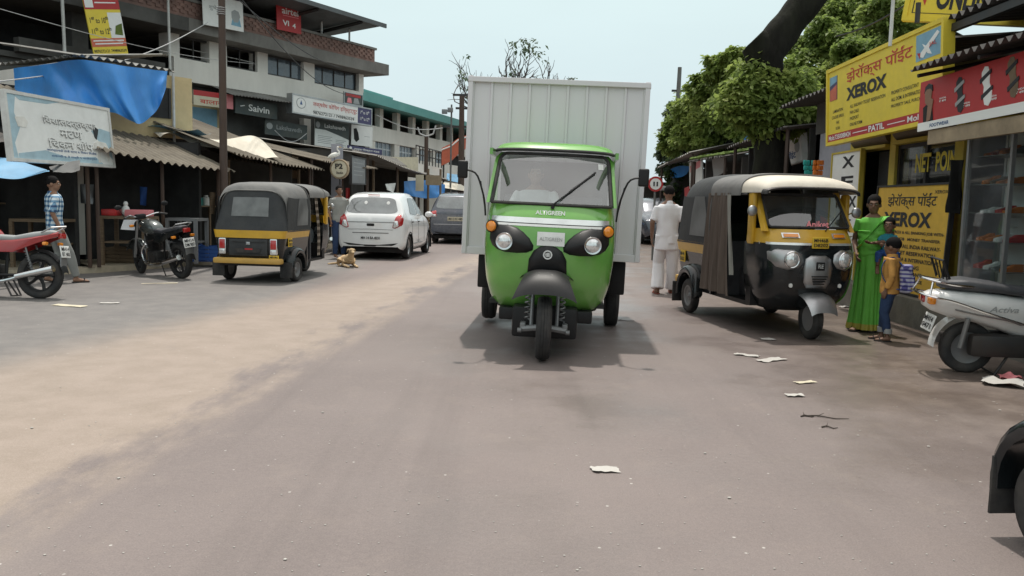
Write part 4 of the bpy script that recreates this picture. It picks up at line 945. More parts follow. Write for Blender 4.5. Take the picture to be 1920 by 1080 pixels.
# ------------------------------------------------------------------ motorcycles and scooters (they face -Y)
def motorcycle(label, loc, rz, tank_m, tail_m, group, lean=7., plate=('MH14', 'BT 482'), steer=18):
    t = thing('motorcycle', label, 'motorcycle', loc, rz, group); t.rotation_euler = (0, R(lean), R(rz))
    B = MB
    wheel(t, (0, .64, .30), .30, .11, 'black_plastic', .72, 5, tread=True)
    wheel(t, (0, -.64, .30), .30, .085, 'black_plastic', .74, 5, steer=steer)
    B().tube(smooth_path([(0, -.40, .92), (0, -.1, .72), (0, .15, .68), (0, .55, .74)], 12), .022, 6).tube(smooth_path([(0, -.40, .88), (0, -.30, .5), (0, -.12, .26), (0, .18, .26)], 12), .02, 6).tube([(.08, .12, .30), (.08, .64, .30)], .02, 6).tube([(-.08, .12, .30), (-.08, .64, .30)], .02, 6).tube([(0, .18, .26), (0, .2, .68)], .02, 6).build('frame', 'black_plastic', t)
    sh = B()
    for s in (-1, 1):
        sh.tube([(s * .10, .60, .32), (s * .12, .50, .70)], .012, 6)
        sh.tube([(s * .11 + .026 * math.cos(k * .9), .585 - .0018 * k + .0, .38 + .0048 * k + .0) if k % 2 else (s * .11, .585 - .0018 * k + .026, .38 + .0048 * k) for k in range(50)], .007, 4)
    sh.build('shock_absorber', 'steel_grey', t)
    for s in (-1, 1): B().tube([(s * .085, -.63, .30), (s * .085, -.52, .62), (s * .085, -.40, .95)], [.024, .022, .017], 8).build('fork_leg', 'alloy', t)
    en = B(); en.box((0, -.02, .34), (.26, .30, .20), None, .05)
    for k in range(7): en.box((0, -.12 + .004 * k, .45 + .026 * k), (.19, .20, .012), None, .004)
    en.cyl((-.15, .02, .33), (.15, .02, .33), .09, n=18); en.build('engine', 'dark_metal', t)
    B().tube(smooth_path([(.10, -.22, .55), (.13, -.30, .42), (.14, -.18, .22), (.15, .2, .22), (.17, .5, .30)], 14), .022, 8).tube([(.17, .42, .285), (.185, .92, .40)], [.038, .045], 12).build('exhaust', 'chrome', t)
    # tank: rings along the length
    rings = []
    for y, w, zb, zt in ((-.42, .05, .80, .86), (-.38, .10, .76, .92), (-.25, .14, .72, .97), (-.08, .145, .71, .965), (.06, .11, .71, .90), (.12, .07, .72, .84)):
        rings.append([(w * math.copysign(abs(math.cos(a)) ** .8, math.cos(a)), y, (zb + zt) / 2 + (zt - zb) / 2 * math.copysign(abs(math.sin(a)) ** .8, math.sin(a))) for a in [2 * math.pi * k / 18 for k in range(18)]])
    B().loft(rings).build('fuel_tank', tank_m, t, ang=60)
    B().cyl((0, -.2, .965), (0, -.2, .98), .035, n=14).build('fuel_cap', 'chrome', t)
    sr = []
    for y, w, zb, zt in ((.04, .08, .76, .82), (.12, .115, .74, .83), (.35, .13, .73, .82), (.58, .125, .76, .87), (.80, .10, .80, .90), (.88, .06, .83, .89)):
        sr.append([(w * math.copysign(abs(math.cos(a)) ** .6, math.cos(a)), y, (zb + zt) / 2 + (zt - zb) / 2 * math.copysign(abs(math.sin(a)) ** .6, math.sin(a))) for a in [2 * math.pi * k / 16 for k in range(16)]])
    B().loft(sr).build('seat', 'seat_vinyl', t, ang=60)
    for s in (-1, 1):
        B().loft([[(s * .12, .10, .60), (s * .13, .10, .72), (s * .11, .10, .75)], [(s * .145, .35, .60), (s * .15, .35, .73), (s * .13, .35, .76)], [(s * .13, .65, .72), (s * .14, .65, .79), (s * .12, .65, .81)], [(s * .08, .92, .82), (s * .085, .92, .86), (s * .06, .92, .88)]], False).thick(.012).build('side_panel', tail_m, t)
        B().box((s * .17, .80, .72), (.07, .05, .045), None, .015).build('indicator', 'orange_lens', t)
        B().box((s * .17, -.46, .86), (.07, .05, .045), None, .015).build('indicator', 'orange_lens', t)
        B().tube([(s * .36, -.30, 1.03), (s * .40, -.36, 1.16)], .006, 5).build('mirror_stem', 'black_plastic', t)
        B().ell((s * .42, -.36, 1.20), (.065, .018, .042)).build('mirror', 'black_plastic', t)
    B().bx(-.06, .06, .90, .95, .79, .86, r=.015).build('tail_lamp', 'red_lens', t)
    # fenders
    def fen(cy, r, a0, a1, w): return MB().grid(lambda u, v: V((w * (2 * u - 1), cy - r * math.cos(R(a0 + (a1 - a0) * v)), .30 + r * math.sin(R(a0 + (a1 - a0) * v)) - .03 * (2 * u - 1) ** 2)), 6, 14).thick(.006)
    fen(.64, .345, 60, 172, .075).build('rear_mudguard', 'black_plastic', t)
    fen(-.64, .335, 20, 150, .06).build('front_mudguard', tank_m, t)
    number_plate(t, MX.Translation((0, .965, .62)) @ rotm(12, 'X') @ BACK, .20, .16, plate, 'white_plate')
    B().bx(-.07, .07, .94, .955, .42, .56, r=.004).build('rear_flap', 'steel_grey', t)
    # front: lamp, bars, console
    B().tube(smooth_path([(-.37, -.26, 1.02), (-.25, -.34, 1.05), (-.08, -.42, 1.0), (.08, -.42, 1.0), (.25, -.34, 1.05), (.37, -.26, 1.02)], 18), .013, 6).build('handlebar', 'chrome', t)
    for s in (-1, 1): B().tube([(s * .27, -.325, 1.045), (s * .39, -.25, 1.015)], .018, 8).build('grip', 'black_rubber', t)
    Th = MX.Translation((0, -.52, .86)) @ rotm(80, 'X')
    hl = B().lathe([(.02, -.10), (.075, -.07), (.09, 0), (.085, .02)], 20, Th).build('headlamp', 'black_plastic', t)
    MB().lathe([(.085, .01), (.06, .03), (.001, .04)], 20, Th).build('lens', 'clear_lens', hl)
    B().bx(-.09, .09, -.50, -.40, .96, 1.05, r=.03).build('console', 'black_plastic', t)
    B().tube([(-.08, .12, .26), (-.19, .22, .02)], .012, 6).build('side_stand', 'dark_metal', t)
    B().tube([(-.10, .2, .26), (-.10, .32, .03), (.10, .32, .03), (.10, .2, .26)], .012, 6).build('centre_stand', 'dark_metal', t)
    B().tube([(-.13, .72, .86), (-.14, .86, .93), (0, .97, .95), (.14, .86, .93), (.13, .72, .86)], .011, 6).build('grab_rail', 'alloy', t)
    B().tube([(.1, -.05, .30), (.24, -.05, .28)], .014, 6).tube([(-.1, -.05, .30), (-.24, -.05, .28)], .014, 6).build('foot_rest', 'black_rubber', t)
    return t
p_ = G(73, 560); MC1 = motorcycle('red motorcycle with grey seat, its tail towards us at the picture edge', (p_.x - .64, p_.y + .05, 0), -92, 'red_paint', 'red_paint', 'parked motorcycles', lean=-5)
for o in KIDS(MC1):
    if o.name.startswith('seat'): o.data.materials[0] = MATS['ink_grey']
p_ = G(342, 522); q_ = G(266, 512); a_ = math.degrees(math.atan2(q_.x - p_.x, -(q_.y - p_.y))); h_ = V((math.sin(R(a_)), -math.cos(R(a_)), 0))
MC2 = motorcycle('black motorcycle with grey tank on its stand beside the stall counters', (p_.x + h_.x * .64, p_.y + h_.y * .64, 0), a_, 'tank_grey', 'black_paint', 'parked motorcycles', lean=6, plate=('MH14', 'DM 907'), steer=-14)
p_ = G(628, 476); MC3 = motorcycle('small red motorcycle half hidden behind the dusty rickshaw', (p_.x, p_.y + .8, 0), 190, 'red_paint', 'red_paint', 'parked motorcycles', lean=5)
def scooter(label, loc, rz, group, lean=4., script='Activa'):
    t = thing('scooter', label, 'scooter', loc, rz, group); t.rotation_euler = (0, R(lean), R(rz)); B = MB
    wheel(t, (0, .62, .225), .225, .10, 'steel_grey', .62); wheel(t, (0, -.62, .225), .225, .10, 'dark_metal', .62)
    # rear shell
    rings = []
    for y, w, zb, zt in ((.10, .10, .30, .66), (.20, .155, .32, .69), (.40, .18, .40, .715), (.62, .185, .46, .735), (.82, .165, .50, .74), (.95, .12, .545, .725), (1.02, .06, .59, .70)):
        rings.append([(w * math.copysign(abs(math.cos(a)) ** .62, math.cos(a)) * (.86 + .14 * math.sin(a) if math.sin(a) < 0 else 1), y, (zb + zt) / 2 + (zt - zb) / 2 * math.copysign(abs(math.sin(a)) ** .62, math.sin(a))) for a in [2 * math.pi * k / 24 for k in range(24)]])
    sh = MB().loft(rings); fullb = sh.bm.copy(); bv = BVHTree.FromBMesh(fullb); fullb.free(); body = sh.build('rear_shell', 'scooter_white', t, ang=60)
    sr = []
    for y, w, zb, zt in ((-.02, .08, .70, .735), (.06, .135, .69, .77), (.30, .16, .71, .785), (.45, .165, .725, .815), (.70, .16, .735, .845), (.84, .12, .745, .83), (.90, .06, .755, .80)):
        sr.append([(w * math.copysign(abs(math.cos(a)) ** .55, math.cos(a)), y, (zb + zt) / 2 + (zt - zb) / 2 * math.copysign(abs(math.sin(a)) ** .6, math.sin(a))) for a in [2 * math.pi * k / 20 for k in range(20)]])
    B().loft(sr).build('seat', 'seat_vinyl', t, ang=60)
    for s in (-1, 1):
        lettering(t, script, MX.Translation(bv.ray_cast(V((s * 3, .42, .60)), V((-s, 0, 0)))[0] + V((s * .006, 0, 0))) @ rotm(90 * s, 'Z') @ FRONT, .24, .05, 'ink_grey', .015, shear=.3)
        MB().tube([bv.ray_cast(V((s * 3, y, z)), V((-s, 0, 0)))[0] + V((s * .003, 0, 0)) for y, z in ((.16, .43), (.35, .50), (.6, .54), (.8, .58)) ], .008, 5).build('side_moulding', 'alloy', t)
        B().box((s * .10, .985, .645), (.09, .05, .06), None, .015).build('tail_indicator', 'orange_lens', t)
        B().tube([(s * .25, -.38, 1.0), (s * .30, -.42, 1.16)], .006, 5).build('mirror_stem', 'chrome', t)
        B().ell((s * .33, -.42, 1.20), (.075, .02, .05)).build('mirror', 'alloy', t)
    B().box((0, 1.0, .655), (.11, .05, .085), None, .02).build('tail_lamp', 'red_lens', t)
    B().tube(smooth_path([(-.15, .66, .78), (-.18, .86, .80), (-.14, 1.02, .83), (.14, 1.02, .83), (.18, .86, .80), (.15, .66, .78)], 20), .011, 6).build('grab_rail', 'chrome', t)
    B().tube(smooth_path([(-.20, .60, .58), (-.215, .85, .66), (-.20, 1.05, .70), (.20, 1.05, .70), (.215, .85, .66), (.20, .60, .58)], 20), .010, 6).tube([(-.20, 1.04, .70), (-.14, 1.0, .83)], .009, 6).tube([(.20, 1.04, .70), (.14, 1.0, .83)], .009, 6).tube([(-.2, .60, .58), (-.2, .12, .44)], .01, 6).tube([(.2, .60, .58), (.2, .12, .44)], .01, 6).build('crash_guard', 'chrome', t)
    br = B()
    for x in (-.12, -.04, .04, .12): br.tube([(x, .88, .83), (x, .93, .99)], .007, 5)
    br.tube([(-.14, .87, .84), (-.14, .93, 1.0), (.14, .93, 1.0), (.14, .87, .84)], .011, 6); br.build('pillion_backrest', 'black_plastic', t)
    number_plate(t, MX.Translation((0, .955, .44)) @ rotm(16, 'X') @ BACK, .22, .15, ('MH14', '0471'), 'white_plate')
    B().grid(lambda u, v: V((.07 * (2 * u - 1), .62 + .30 * math.cos(R(100 - 100 * v)), .225 + .30 * math.sin(R(100 - 100 * v)))), 4, 10).thick(.008).build('rear_mudguard', 'scooter_white', t)
    en = B(); en.box((-.11, .40, .27), (.12, .50, .20), None, .05).box((.06, .32, .27), (.18, .30, .20), None, .05).tube([(.15, .25, .2), (.15, .45, .24), (.16, .8, .28)], [.03, .055, .055], 12); en.build('engine', 'dark_metal', t)
    B().tube([(-.12, .72, .24), (-.13, .68, .50)], .022, 8).build('shock_absorber', 'steel_grey', t)
    # floorboard, apron, front fender
    B().loft([[(-.20, .14, .27), (.20, .14, .27), (.18, .14, .31), (-.18, .14, .31)], [(-.21, -.20, .27), (.21, -.20, .27), (.19, -.20, .31), (-.19, -.20, .31)], [(-.18, -.32, .34), (.18, -.32, .34), (.16, -.30, .38), (-.16, -.30, .38)]]).build('floorboard', 'scooter_white', t)
    B().grid(lambda u, v: V(((.15 + .09 * math.sin(math.pi * min(1, v * .75 + .1))) * (2 * u - 1), -.31 - .19 * v + .10 * (2 * u - 1) ** 2 - .05, .32 + .58 * v)), 14, 14).thick(.02).build('front_apron', 'scooter_white', t, ang=60)
    B().grid(lambda u, v: V((.075 * (2 * u - 1), -.62 - .27 * math.cos(R(10 + 140 * v)), .225 + .27 * math.sin(R(10 + 140 * v)) - .05 * (2 * u - 1) ** 2)), 8, 14).thick(.01).build('front_fender', 'scooter_white', t)
    B().tube([(.07, -.62, .225), (.06, -.50, .55), (0, -.45, .9)], .02, 6).build('fork_leg', 'dark_metal', t)
    hc = B().ell((0, -.46, .96), (.14, .11, .085)).build('handlebar_cover', 'scooter_white', t)
    MB().ell((0, -.545, .96), (.085, .04, .06)).build('headlamp', 'clear_lens', hc)
    B().tube(smooth_path([(-.34, -.34, .98), (-.12, -.44, .99), (.12, -.44, .99), (.34, -.34, .98)], 12), .014, 6).build('handlebar', 'chrome', t)
    for s in (-1, 1): B().tube([(s * .24, -.385, .985), (s * .345, -.335, .98)], .019, 8).build('grip', 'black_rubber', t)
    B().tube([(-.10, .30, .2), (-.14, .42, .02), (.14, .42, .02), (.10, .30, .2)], .012, 6).build('centre_stand', 'dark_metal', t)
    return t
p_ = G(1806, 697); a_ = 84; h_ = V((math.sin(R(a_)), -math.cos(R(a_)), 0))
SC1 = scooter('white scooter with black seat and chrome tail guard standing before the glass cabinet', (p_.x + h_.x * .62, p_.y + h_.y * .62, 0), a_, 'parked scooters', lean=-3)
p_ = G(1592, 570); SC2 = dup(SC1, 'white scooter mostly hidden between the woman and the facing rickshaw', (p_.x + .12, p_.y + .7, 0), 10, 'parked scooters')
# ------------------------------------------------------------------ left: the three storey concrete building
def sheet_roof(p0, p1, back0, back1, n, amp, m, name, parent, rows=4, t=.006, sag=.0, wob=.02):
    """corrugated sheet between an eave p0-p1 and a ridge back0-back1"""
    p0, p1, back0, back1 = map(V, (p0, p1, back0, back1)); sd = rnd() * 100
    def P(u, v):
        q = (p0.lerp(p1, u)).lerp(back0.lerp(back1, u), v)
        q.z += amp * math.sin(2 * math.pi * n * u) - sag * math.sin(math.pi * u) + wob * MN.noise(V((u * 3 + sd, v * 2, 0)))
        return q
    return MB().grid(P, n * 6, rows).thick(t).build(name, m, parent, ang=30)
def cloth(top, bot, nu, nv, m, name, parent=None, fold=.04, k=9., t=.006, label=None, cat=None, group=None, sag=.0, out=None):
    """hanging sheet: top and bottom edges are lists of points"""
    T = [V(p) for p in top]; Bt = [V(p) for p in bot]; sd = rnd() * 50
    def P(u, v):
        a = catmull(T, u * (len(T) - 1)); b = catmull(Bt, u * (len(Bt) - 1))
        q = a.lerp(b, v); d = (out or V((.4, -1, 0))).normalized()
        w = min(1, .25 + v)
        q = q + d * fold * w * (math.sin(u * k + 1.3 * math.sin(v * 3 + sd)) + .7 * MN.noise(V((u * 5 + sd, v * 3, sd)))) - V((0, 0, sag * math.sin(math.pi * u) * (1 - v)))
        return q
    o = MB().grid(P, nu, nv).thick(t).build(name, m, parent, ang=80)
    return tag(o, label, cat, group) if label else o
cor = at(680, 371, 36); dd = V((math.sin(R(29.7)), math.cos(R(29.7)), 0)); A0 = cor - dd * 30
PL = Plane(A0, cor); h = PL.hit; SC = 30.0
bg = thing('concrete_building', 'weathered grey three storey building with brick parapet and wide metal roof canopy', 'building', (A0.x, A0.y, 0), PL.ang)
zb0, zsill, zwt = h(680, 206)[1], h(680, 173)[1], h(678, 139)[1]; zp0, zp1 = h(680, 119)[1], h(680, 97)[1]
sL = h(326, 110)[0]
MB().bx(sL, SC, 0, .25, zb0, zsill).build('window_band', 'wall_white', bg, False)
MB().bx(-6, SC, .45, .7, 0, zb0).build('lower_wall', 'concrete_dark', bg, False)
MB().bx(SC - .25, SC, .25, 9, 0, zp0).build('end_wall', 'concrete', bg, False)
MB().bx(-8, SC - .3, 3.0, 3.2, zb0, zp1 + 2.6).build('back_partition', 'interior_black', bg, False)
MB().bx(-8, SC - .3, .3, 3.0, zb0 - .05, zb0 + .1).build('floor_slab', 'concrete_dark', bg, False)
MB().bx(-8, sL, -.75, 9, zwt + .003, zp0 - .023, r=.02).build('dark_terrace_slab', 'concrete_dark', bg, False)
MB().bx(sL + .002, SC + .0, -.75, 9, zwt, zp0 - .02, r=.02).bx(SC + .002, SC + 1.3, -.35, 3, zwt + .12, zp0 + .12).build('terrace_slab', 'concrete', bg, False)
pp = MB(); pp.bx(-8, SC - .1, -.70, -.52, zp0 - .018, zp1).build('brick_parapet', 'brick_lattice', bg, False)
br = MB()                                       # honeycomb brick courses
random.seed(3)
for r in range(4):
    z = zp0 + .08 + r * (zp1 - zp0 - .1) / 4; s = sL - 6 + (r % 2) * .15
    while s < SC - .3: br.bx(s, s + .17, -.735, -.69, z, z + .11); s += .30
br.build('lattice_brick', 'brick_lattice', bg, False)
MB().bx(sL - 6, SC - .05, -.78, -.50, zp1 + .002, zp1 + .09).build('parapet_coping', 'concrete', bg, False)
# piers between the windows, and the windows
def pier(px, w=.5): s = h(px, 125)[0]; MB().bx(s - w / 2, s + w / 2, .01, .45, zsill + .002, zwt - .002).build('window_pier', 'wall_white', bg, False)
for px, w in ((327, .45), (410, .75), (493, .5), (580, .6), (678, .3)): pier(px, w)
def window(pa, pb, panes, gl='window_blue', open_=False):
    s0, s1 = h(pa, 120)[0], h(pb, 130)[0]
    f = MB()
    for s in (s0 + .03, s1 - .03): f.bx(s - .03, s + .03, .14, .22, zsill + .003, zwt - .003)
    f.bx(s0 + .06, s1 - .06, .14, .22, zsill + .003, zsill + .07); f.bx(s0 + .06, s1 - .06, .14, .22, zwt - .07, zwt - .003)
    for k in range(1, panes): s = s0 + (s1 - s0) * k / panes; f.bx(s - .022, s + .022, .15, .21, zsill + .07, zwt - .07)
    w = f.build('window', 'dark_metal', bg, False)
    if not open_:
        g = MB()
        for k in range(panes): g.bx(s0 + (s1 - s0) * k / panes + .03, s0 + (s1 - s0) * (k + 1) / panes - .03, .17 + .012 * (k % 2), .18 + .012 * (k % 2), zsill + .07, zwt - .07)
        g.build('pane', gl, w, False)
    else: MB().tube([(s0, .18, (zsill + zwt) / 2), (s1, .18, (zsill + zwt) / 2 - .02)], .012, 5).build('bar', 'pipe_white', w)
window(338, 398, 2, open_=True); window(424, 485, 2, open_=True); window(501, 575, 3); window(588, 672, 4)
# terrace canopy on posts
cz = h(650, 40)[1]
e0, e1 = h(300, -120, -2.0), h(722, 48, -2.0)
cn = MB()
cn.faces([(-8, -2.0, e1[1] + .0), (e1[0], -2.0, e1[1]), (e1[0] - .9, 5.5, e1[1] - .75), (-8, 5.5, e1[1] - .75)], [(0, 1, 2, 3)]); cn.thick(.06)
cn.build('canopy_roof', 'roof_metal', bg, False)
MB().bx(-8, e1[0] + .03, -2.06, -2.002, e1[1] - .10, e1[1] + .06).build('canopy_fascia', 'roof_metal', bg, False)
ps = MB()
for px, y in ((603, 60), (655, 85)): s = h(px, y, -.6)[0]; MB().tube([(s, -.6, zp1), (s, -.6, e1[1] - .05)], .04, 6).build('canopy_post', 'pipe_white', bg)
for k in range(7): s = e1[0] - 1.3 - k * 2.4; MB().tube([(s, -1.9, e1[1] - .10), (s, 5.2, e1[1] - .82)], .07, 4).build('canopy_rafter', 'dark_metal', bg, False)
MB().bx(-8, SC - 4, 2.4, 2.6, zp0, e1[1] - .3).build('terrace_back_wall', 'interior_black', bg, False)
for px, r_ in ((121, .045), (318, .04)):
    q = h(px, 60, -.9); MB().tube([(q[0], -.9, h(px, 104, -.9)[1] - 1.0), (q[0] - .05, -.9, h(px, -60, -.9)[1])], r_, 8).build('drain_pipe', 'pipe_white', bg)
s = h(155, 90)[0]; MB().bx(s - .25, s + .25, .1, .5, zb0, zwt).build('dark_column', 'concrete_dark', bg, False)
MB().bx(sL - 5, sL - .3, .05, .3, zb0 + .1, zsill - .25).build('balcony_wall', 'concrete_dark', bg, False)
# thin corrugated lean-to over the first floor shops
sa, sb_ = h(398, 160), h(548, 197)
sheet_roof((sa[0], -1.0, zb0 - .35), (sb_[0], -1.0, zb0 - .30), (sa[0], .1, zb0 + .0), (sb_[0], .1, zb0 + .0), 26, .025, 'grey_sheet', 'shop_canopy', bg)
# ------------------------------------------------------------------ signs on it
def wallboard(name, label, cat, pts, m, off=.15, t=.05, frame=None, group=None, plane=None, fw=.03):
    Q = [(plane or PL).p(u, v, -off if plane is None else off) for u, v in pts]
    return Board(name, label, cat, Q[0], Q[1], Q[2], Q[3], m, t, group, frame, fw)
b = wallboard('shop_sign', 'long white board with red lettering and a navy end panel fixed under the windows', 'sign', [(547, 175), (700, 207), (693, 234), (549, 211)], 'sign_white', 1.0, .25, 'alloy', fw=.05)
b.text('लक्षवेध कोिंचग इिन्स्टट्यूट', .52, .34, .56, .36, 'ink_red', .006); b.text('9876272121 / 7498963539', .50, .80, .52, .17, 'ink_black', .02)
b.patch(.24, .69, .78, .70, 'ink_black', 'rule'); b.poly([(.10 + .055 * math.cos(t), .42 + .30 * math.sin(t)) for t in [k * .4 for k in range(16)]], 'ink_grey', 'crest_ring'); b.poly([(.10 + .047 * math.cos(t), .42 + .26 * math.sin(t)) for t in [k * .4 for k in range(16)]], 'ink_white', 'crest_disc', .006); b.poly([(.085, .5), (.1, .25), (.115, .5)], 'ink_blue', 'crest_mark', .008)
b.patch(.81, .02, .998, .98, 'sign_navy', 'navy_panel', .004); b.text('1ˢᵗ to 10ᵗʰ', .905, .28, .12, .22, 'ink_white', .01, .008); b.text('11ᵗʰ to 12ᵗʰ', .905, .66, .13, .22, 'ink_white', .01, .008)
b = wallboard('banner', 'vertical red and yellow coaching banner hanging between dark upper floors', 'banner', [(164, -14), (229, -6), (231, 98), (166, 107)], 'sign_yellow', 1.25, .03)
b.patch(0, 0, 1, .25, 'sign_red', 'red_panel', .003); b.poly([(.02, .02), (.25, .02), (.25, .22), (.02, .22)], 'sign_white', 'crest_panel', .006); b.patch(.3, .06, .95, .09, 'ink_yellow', 'printed_line', .005); b.patch(.3, .13, .9, .15, 'ink_white', 'printed_line', .005)
b.patch(.60, .30, 1.0, .72, 'sign_white', 'pale_panel', .002); b.text('1ˢᵗ to 10ᵗʰ', .34, .42, .52, .11, 'ink_black', .01); b.text('11ᵗʰ to 12ᵗʰ', .36, .60, .56, .11, 'ink_black', .01); b.patch(.0, .72, 1, .86, 'sign_orange', 'orange_panel', .004)
b.patch(.06, .75, .94, .77, 'ink_white', 'printed_line', .007); b.patch(.1, .80, .9, .82, 'ink_white', 'printed_line', .007); b.text('9876272121 7498963539', .5, .93, .94, .05, 'ink_black', .02); b.poly([(.72, .66), (.78, .52), (.86, .5), (.97, .48), (.95, .68)], 'leaf_mid', 'printed_plant', .006)
b = wallboard('banner', 'red telecom banner hung over the brick parapet', 'banner', [(518, -22), (566, -10), (562, 64), (519, 54)], 'sign_red', .95, .03)
b.text('airtel', .55, .50, .68, .16, 'ink_white', .015); b.text('VI', .36, .80, .26, .13, 'ink_white', .03); b.text('4', .70, .83, .14, .12, 'ink_white', .02); b.patch(.25, .61, .9, .625, 'ink_pink', 'printed_line')
b = wallboard('banner', 'torn pale banner with a printed face tied to the brick parapet behind the brown pole', 'banner', [(378, -12), (452, 2), (460, 62), (382, 44)], 'sign_white', 1.0, .02)
b.poly([(.70, .40), (.78, .32), (.88, .36), (.92, .52), (.86, .72), (.76, .74), (.70, .6)], 'ink_grey', 'printed_face'); b.poly([(.72, .62), (.9, .60), (.94, .86), (.68, .84)], 'sign_blue', 'printed_shirt', .003); b.text('शुभेच्छा', .35, .4, .4, .2, 'ink_grey', .01)
b = wallboard('shop_sign', 'dark board with white lettering above a first floor shop', 'sign', [(442, 181), (521, 196), (519, 224), (441, 212)], 'sign_dark', .5, .06)
b.text('Saivin', .55, .52, .5, .42, 'ink_white', .02); b.poly([(.1, .5), (.2, .42), (.22, .46), (.12, .55)], 'ink_white', 'swoosh')
b = wallboard('shop_sign', 'faded pink and white board over a yellow shop door', 'sign', [(363, 167), (437, 179), (437, 204), (363, 197)], 'sign_cream', .5, .06)
b.patch(0, .0, 1, .35, 'sign_red', 'red_panel'); b.text('बालाजी', .5, .66, .7, .38, 'ink_red', .01); b.patch(.8, .0, 1, 1, 'ink_pink', 'pink_panel', .004)
b = wallboard('shop_window', 'dark shop window with a pale logo and name beside the white poster', 'window', [(497, 222), (576, 236), (576, 262), (497, 252)], 'sign_dark', .3, .05)
b.text('Lakshavedh', .56, .42, .6, .3, 'ink_grey', .01); b.poly([(.1 + .07 * math.cos(t), .42 + .22 * math.sin(t)) for t in [k * .5 for k in range(13)]], 'ink_grey', 'logo_disc')
b = wallboard('poster', 'tall coaching poster with dark heading and pale wave on the shop wall', 'poster', [(590, 223), (654, 233), (654, 281), (591, 272)], 'sign_white', .35, .03)
b.patch(0, 0, 1, .36, 'sign_dark', 'dark_heading', .003); b.text('Lakshavedh', .58, .2, .62, .15, 'ink_white', .01, .006); b.poly([(.08 + .06 * math.cos(t), .2 + .12 * math.sin(t)) for t in [k * .5 for k in range(13)]], 'ink_grey', 'logo_disc', .006)
b.poly([(.3, .36), (1, .36), (1, .62), (.7, .5)], 'sign_dark', 'dark_wave', .0035)
for k in range(5): b.patch(.08, .60 + .065 * k, .5 - .05 * (k % 2), .62 + .065 * k, 'ink_grey', 'printed_line'); b.patch(.6, .68 + .06 * k, .92 - .06 * (k % 3), .70 + .06 * k, 'ink_grey', 'printed_line')
b = wallboard('poster', 'white flex board with a black torn patch under the navy panel', 'poster', [(659, 233), (699, 239), (698, 276), (659, 271)], 'sign_white', .3, .03)
b.poly([(.1, .2), (.22, .15), (.32, .4), (.36, .7), (.22, .85), (.12, .7)], 'cloth_black', 'torn_patch'); b.patch(.6, .5, .85, .52, 'ink_grey', 'printed_line')
b = wallboard('banner', 'small photo hoarding on the corner just under the windows', 'banner', [(645, 172), (680, 179), (679, 199), (645, 193)], 'sign_dark', .8, .03, 'alloy')
b.patch(.1, .08, .9, .32, 'sign_red', 'red_panel'); b.poly([(.55, .4), (.75, .38), (.85, .9), (.5, .9)], 'ink_grey', 'printed_face'); b.poly([(.2, .45), (.38, .45), (.42, .9), (.15, .9)], 'ink_pink', 'printed_face')
b = wallboard('banner', 'narrow navy banner with white writing above the corrugated lean-to', 'banner', [(652, 272), (716, 281), (716, 291), (652, 283)], 'sign_navy', 1.6, .03)
b.text('तालुका िशक्षण मंडळ', .55, .5, .75, .5, 'ink_white', .015); b.poly([(.08 + .04 * math.cos(t), .5 + .35 * math.sin(t)) for t in [k * .5 for k in range(13)]], 'ink_white', 'logo_disc')
# yellow doorway and first floor shop fronts (recess panels) belong to the building
s0, s1 = h(365, 220)[0], h(436, 220)[0]
MB().bx(s0, s1, .36, .44, h(400, 246)[1], h(400, 196)[1]).build('shop_front', 'wall_yellow', bg, False)
MB().bx(s0 + .15, s0 + 1.2, .30, .36, h(400, 246)[1], h(400, 203)[1]).build('shop_poster', 'sign_blue', bg, False)
s0, s1 = h(577, 240)[0], h(590, 240)[0]; MB().bx(s0, s1, .2, .44, h(580, 280)[1], h(580, 222)[1]).build('shop_pier', 'wall_white', bg, False)
# ------------------------------------------------------------------ long building with a teal roof
c2 = at(683, 371, 44); d2 = V((math.sin(R(15.5)), math.cos(R(15.5)), 0)); PG = Plane(c2, c2 + d2 * 10); g_ = PG.hit
gb_ = thing('teal_roof_building', 'long cream two storey building with a teal metal roof and open upper gallery', 'building', (c2.x, c2.y, 0), PG.ang)
zr0, zr1 = g_(700, 205)[1], g_(700, 189)[1]; zt0, zt1 = g_(702, 236)[1], g_(702, 264)[1]; LG = 62
MB().bx(-3, LG, 0, .3, zt1, zt0).build('gallery_parapet', 'wall_white', gb_, False)
MB().bx(-3, LG, 4, 4.3, 0, zr0 + .95).bx(-3, LG, .3, 4, zt1 + .02, zt1 + .2).build('rear_wall', 'concrete_dark', gb_, False)
MB().bx(-3, LG, .1, .3, g_(702, 285)[1] - 1.4, g_(702, 289)[1]).build('lower_wall', 'wall_white', gb_, False)
MB().bx(-3, LG, .7, .8, 0, zt1).build('window_backing', 'interior_black', gb_, False)
rf_ = MB(); rf_.faces([(-4, -1.3, zr0), (LG, -1.3, zr0), (LG, -1.3, zr1), (-4, -1.3, zr1)], [(0, 1, 2, 3)]); rf_.faces([(-4, -1.3, zr1), (LG, -1.3, zr1), (LG, 6, zr1 + 1.2), (-4, 6, zr1 + 1.2)], [(0, 1, 2, 3)]); rf_.faces([(-4, -1.3, zr0), (-4, 6, zr0 + .9), (LG, 6, zr0 + .9), (LG, -1.3, zr0)], [(0, 1, 2, 3)])
rf_.build('roof', 'teal_roof', gb_, False)
sL2 = g_(683, 180)[0]; zu = g_(745, 181, .0)[1]
ur = MB(); su = g_(752, 181)[0]
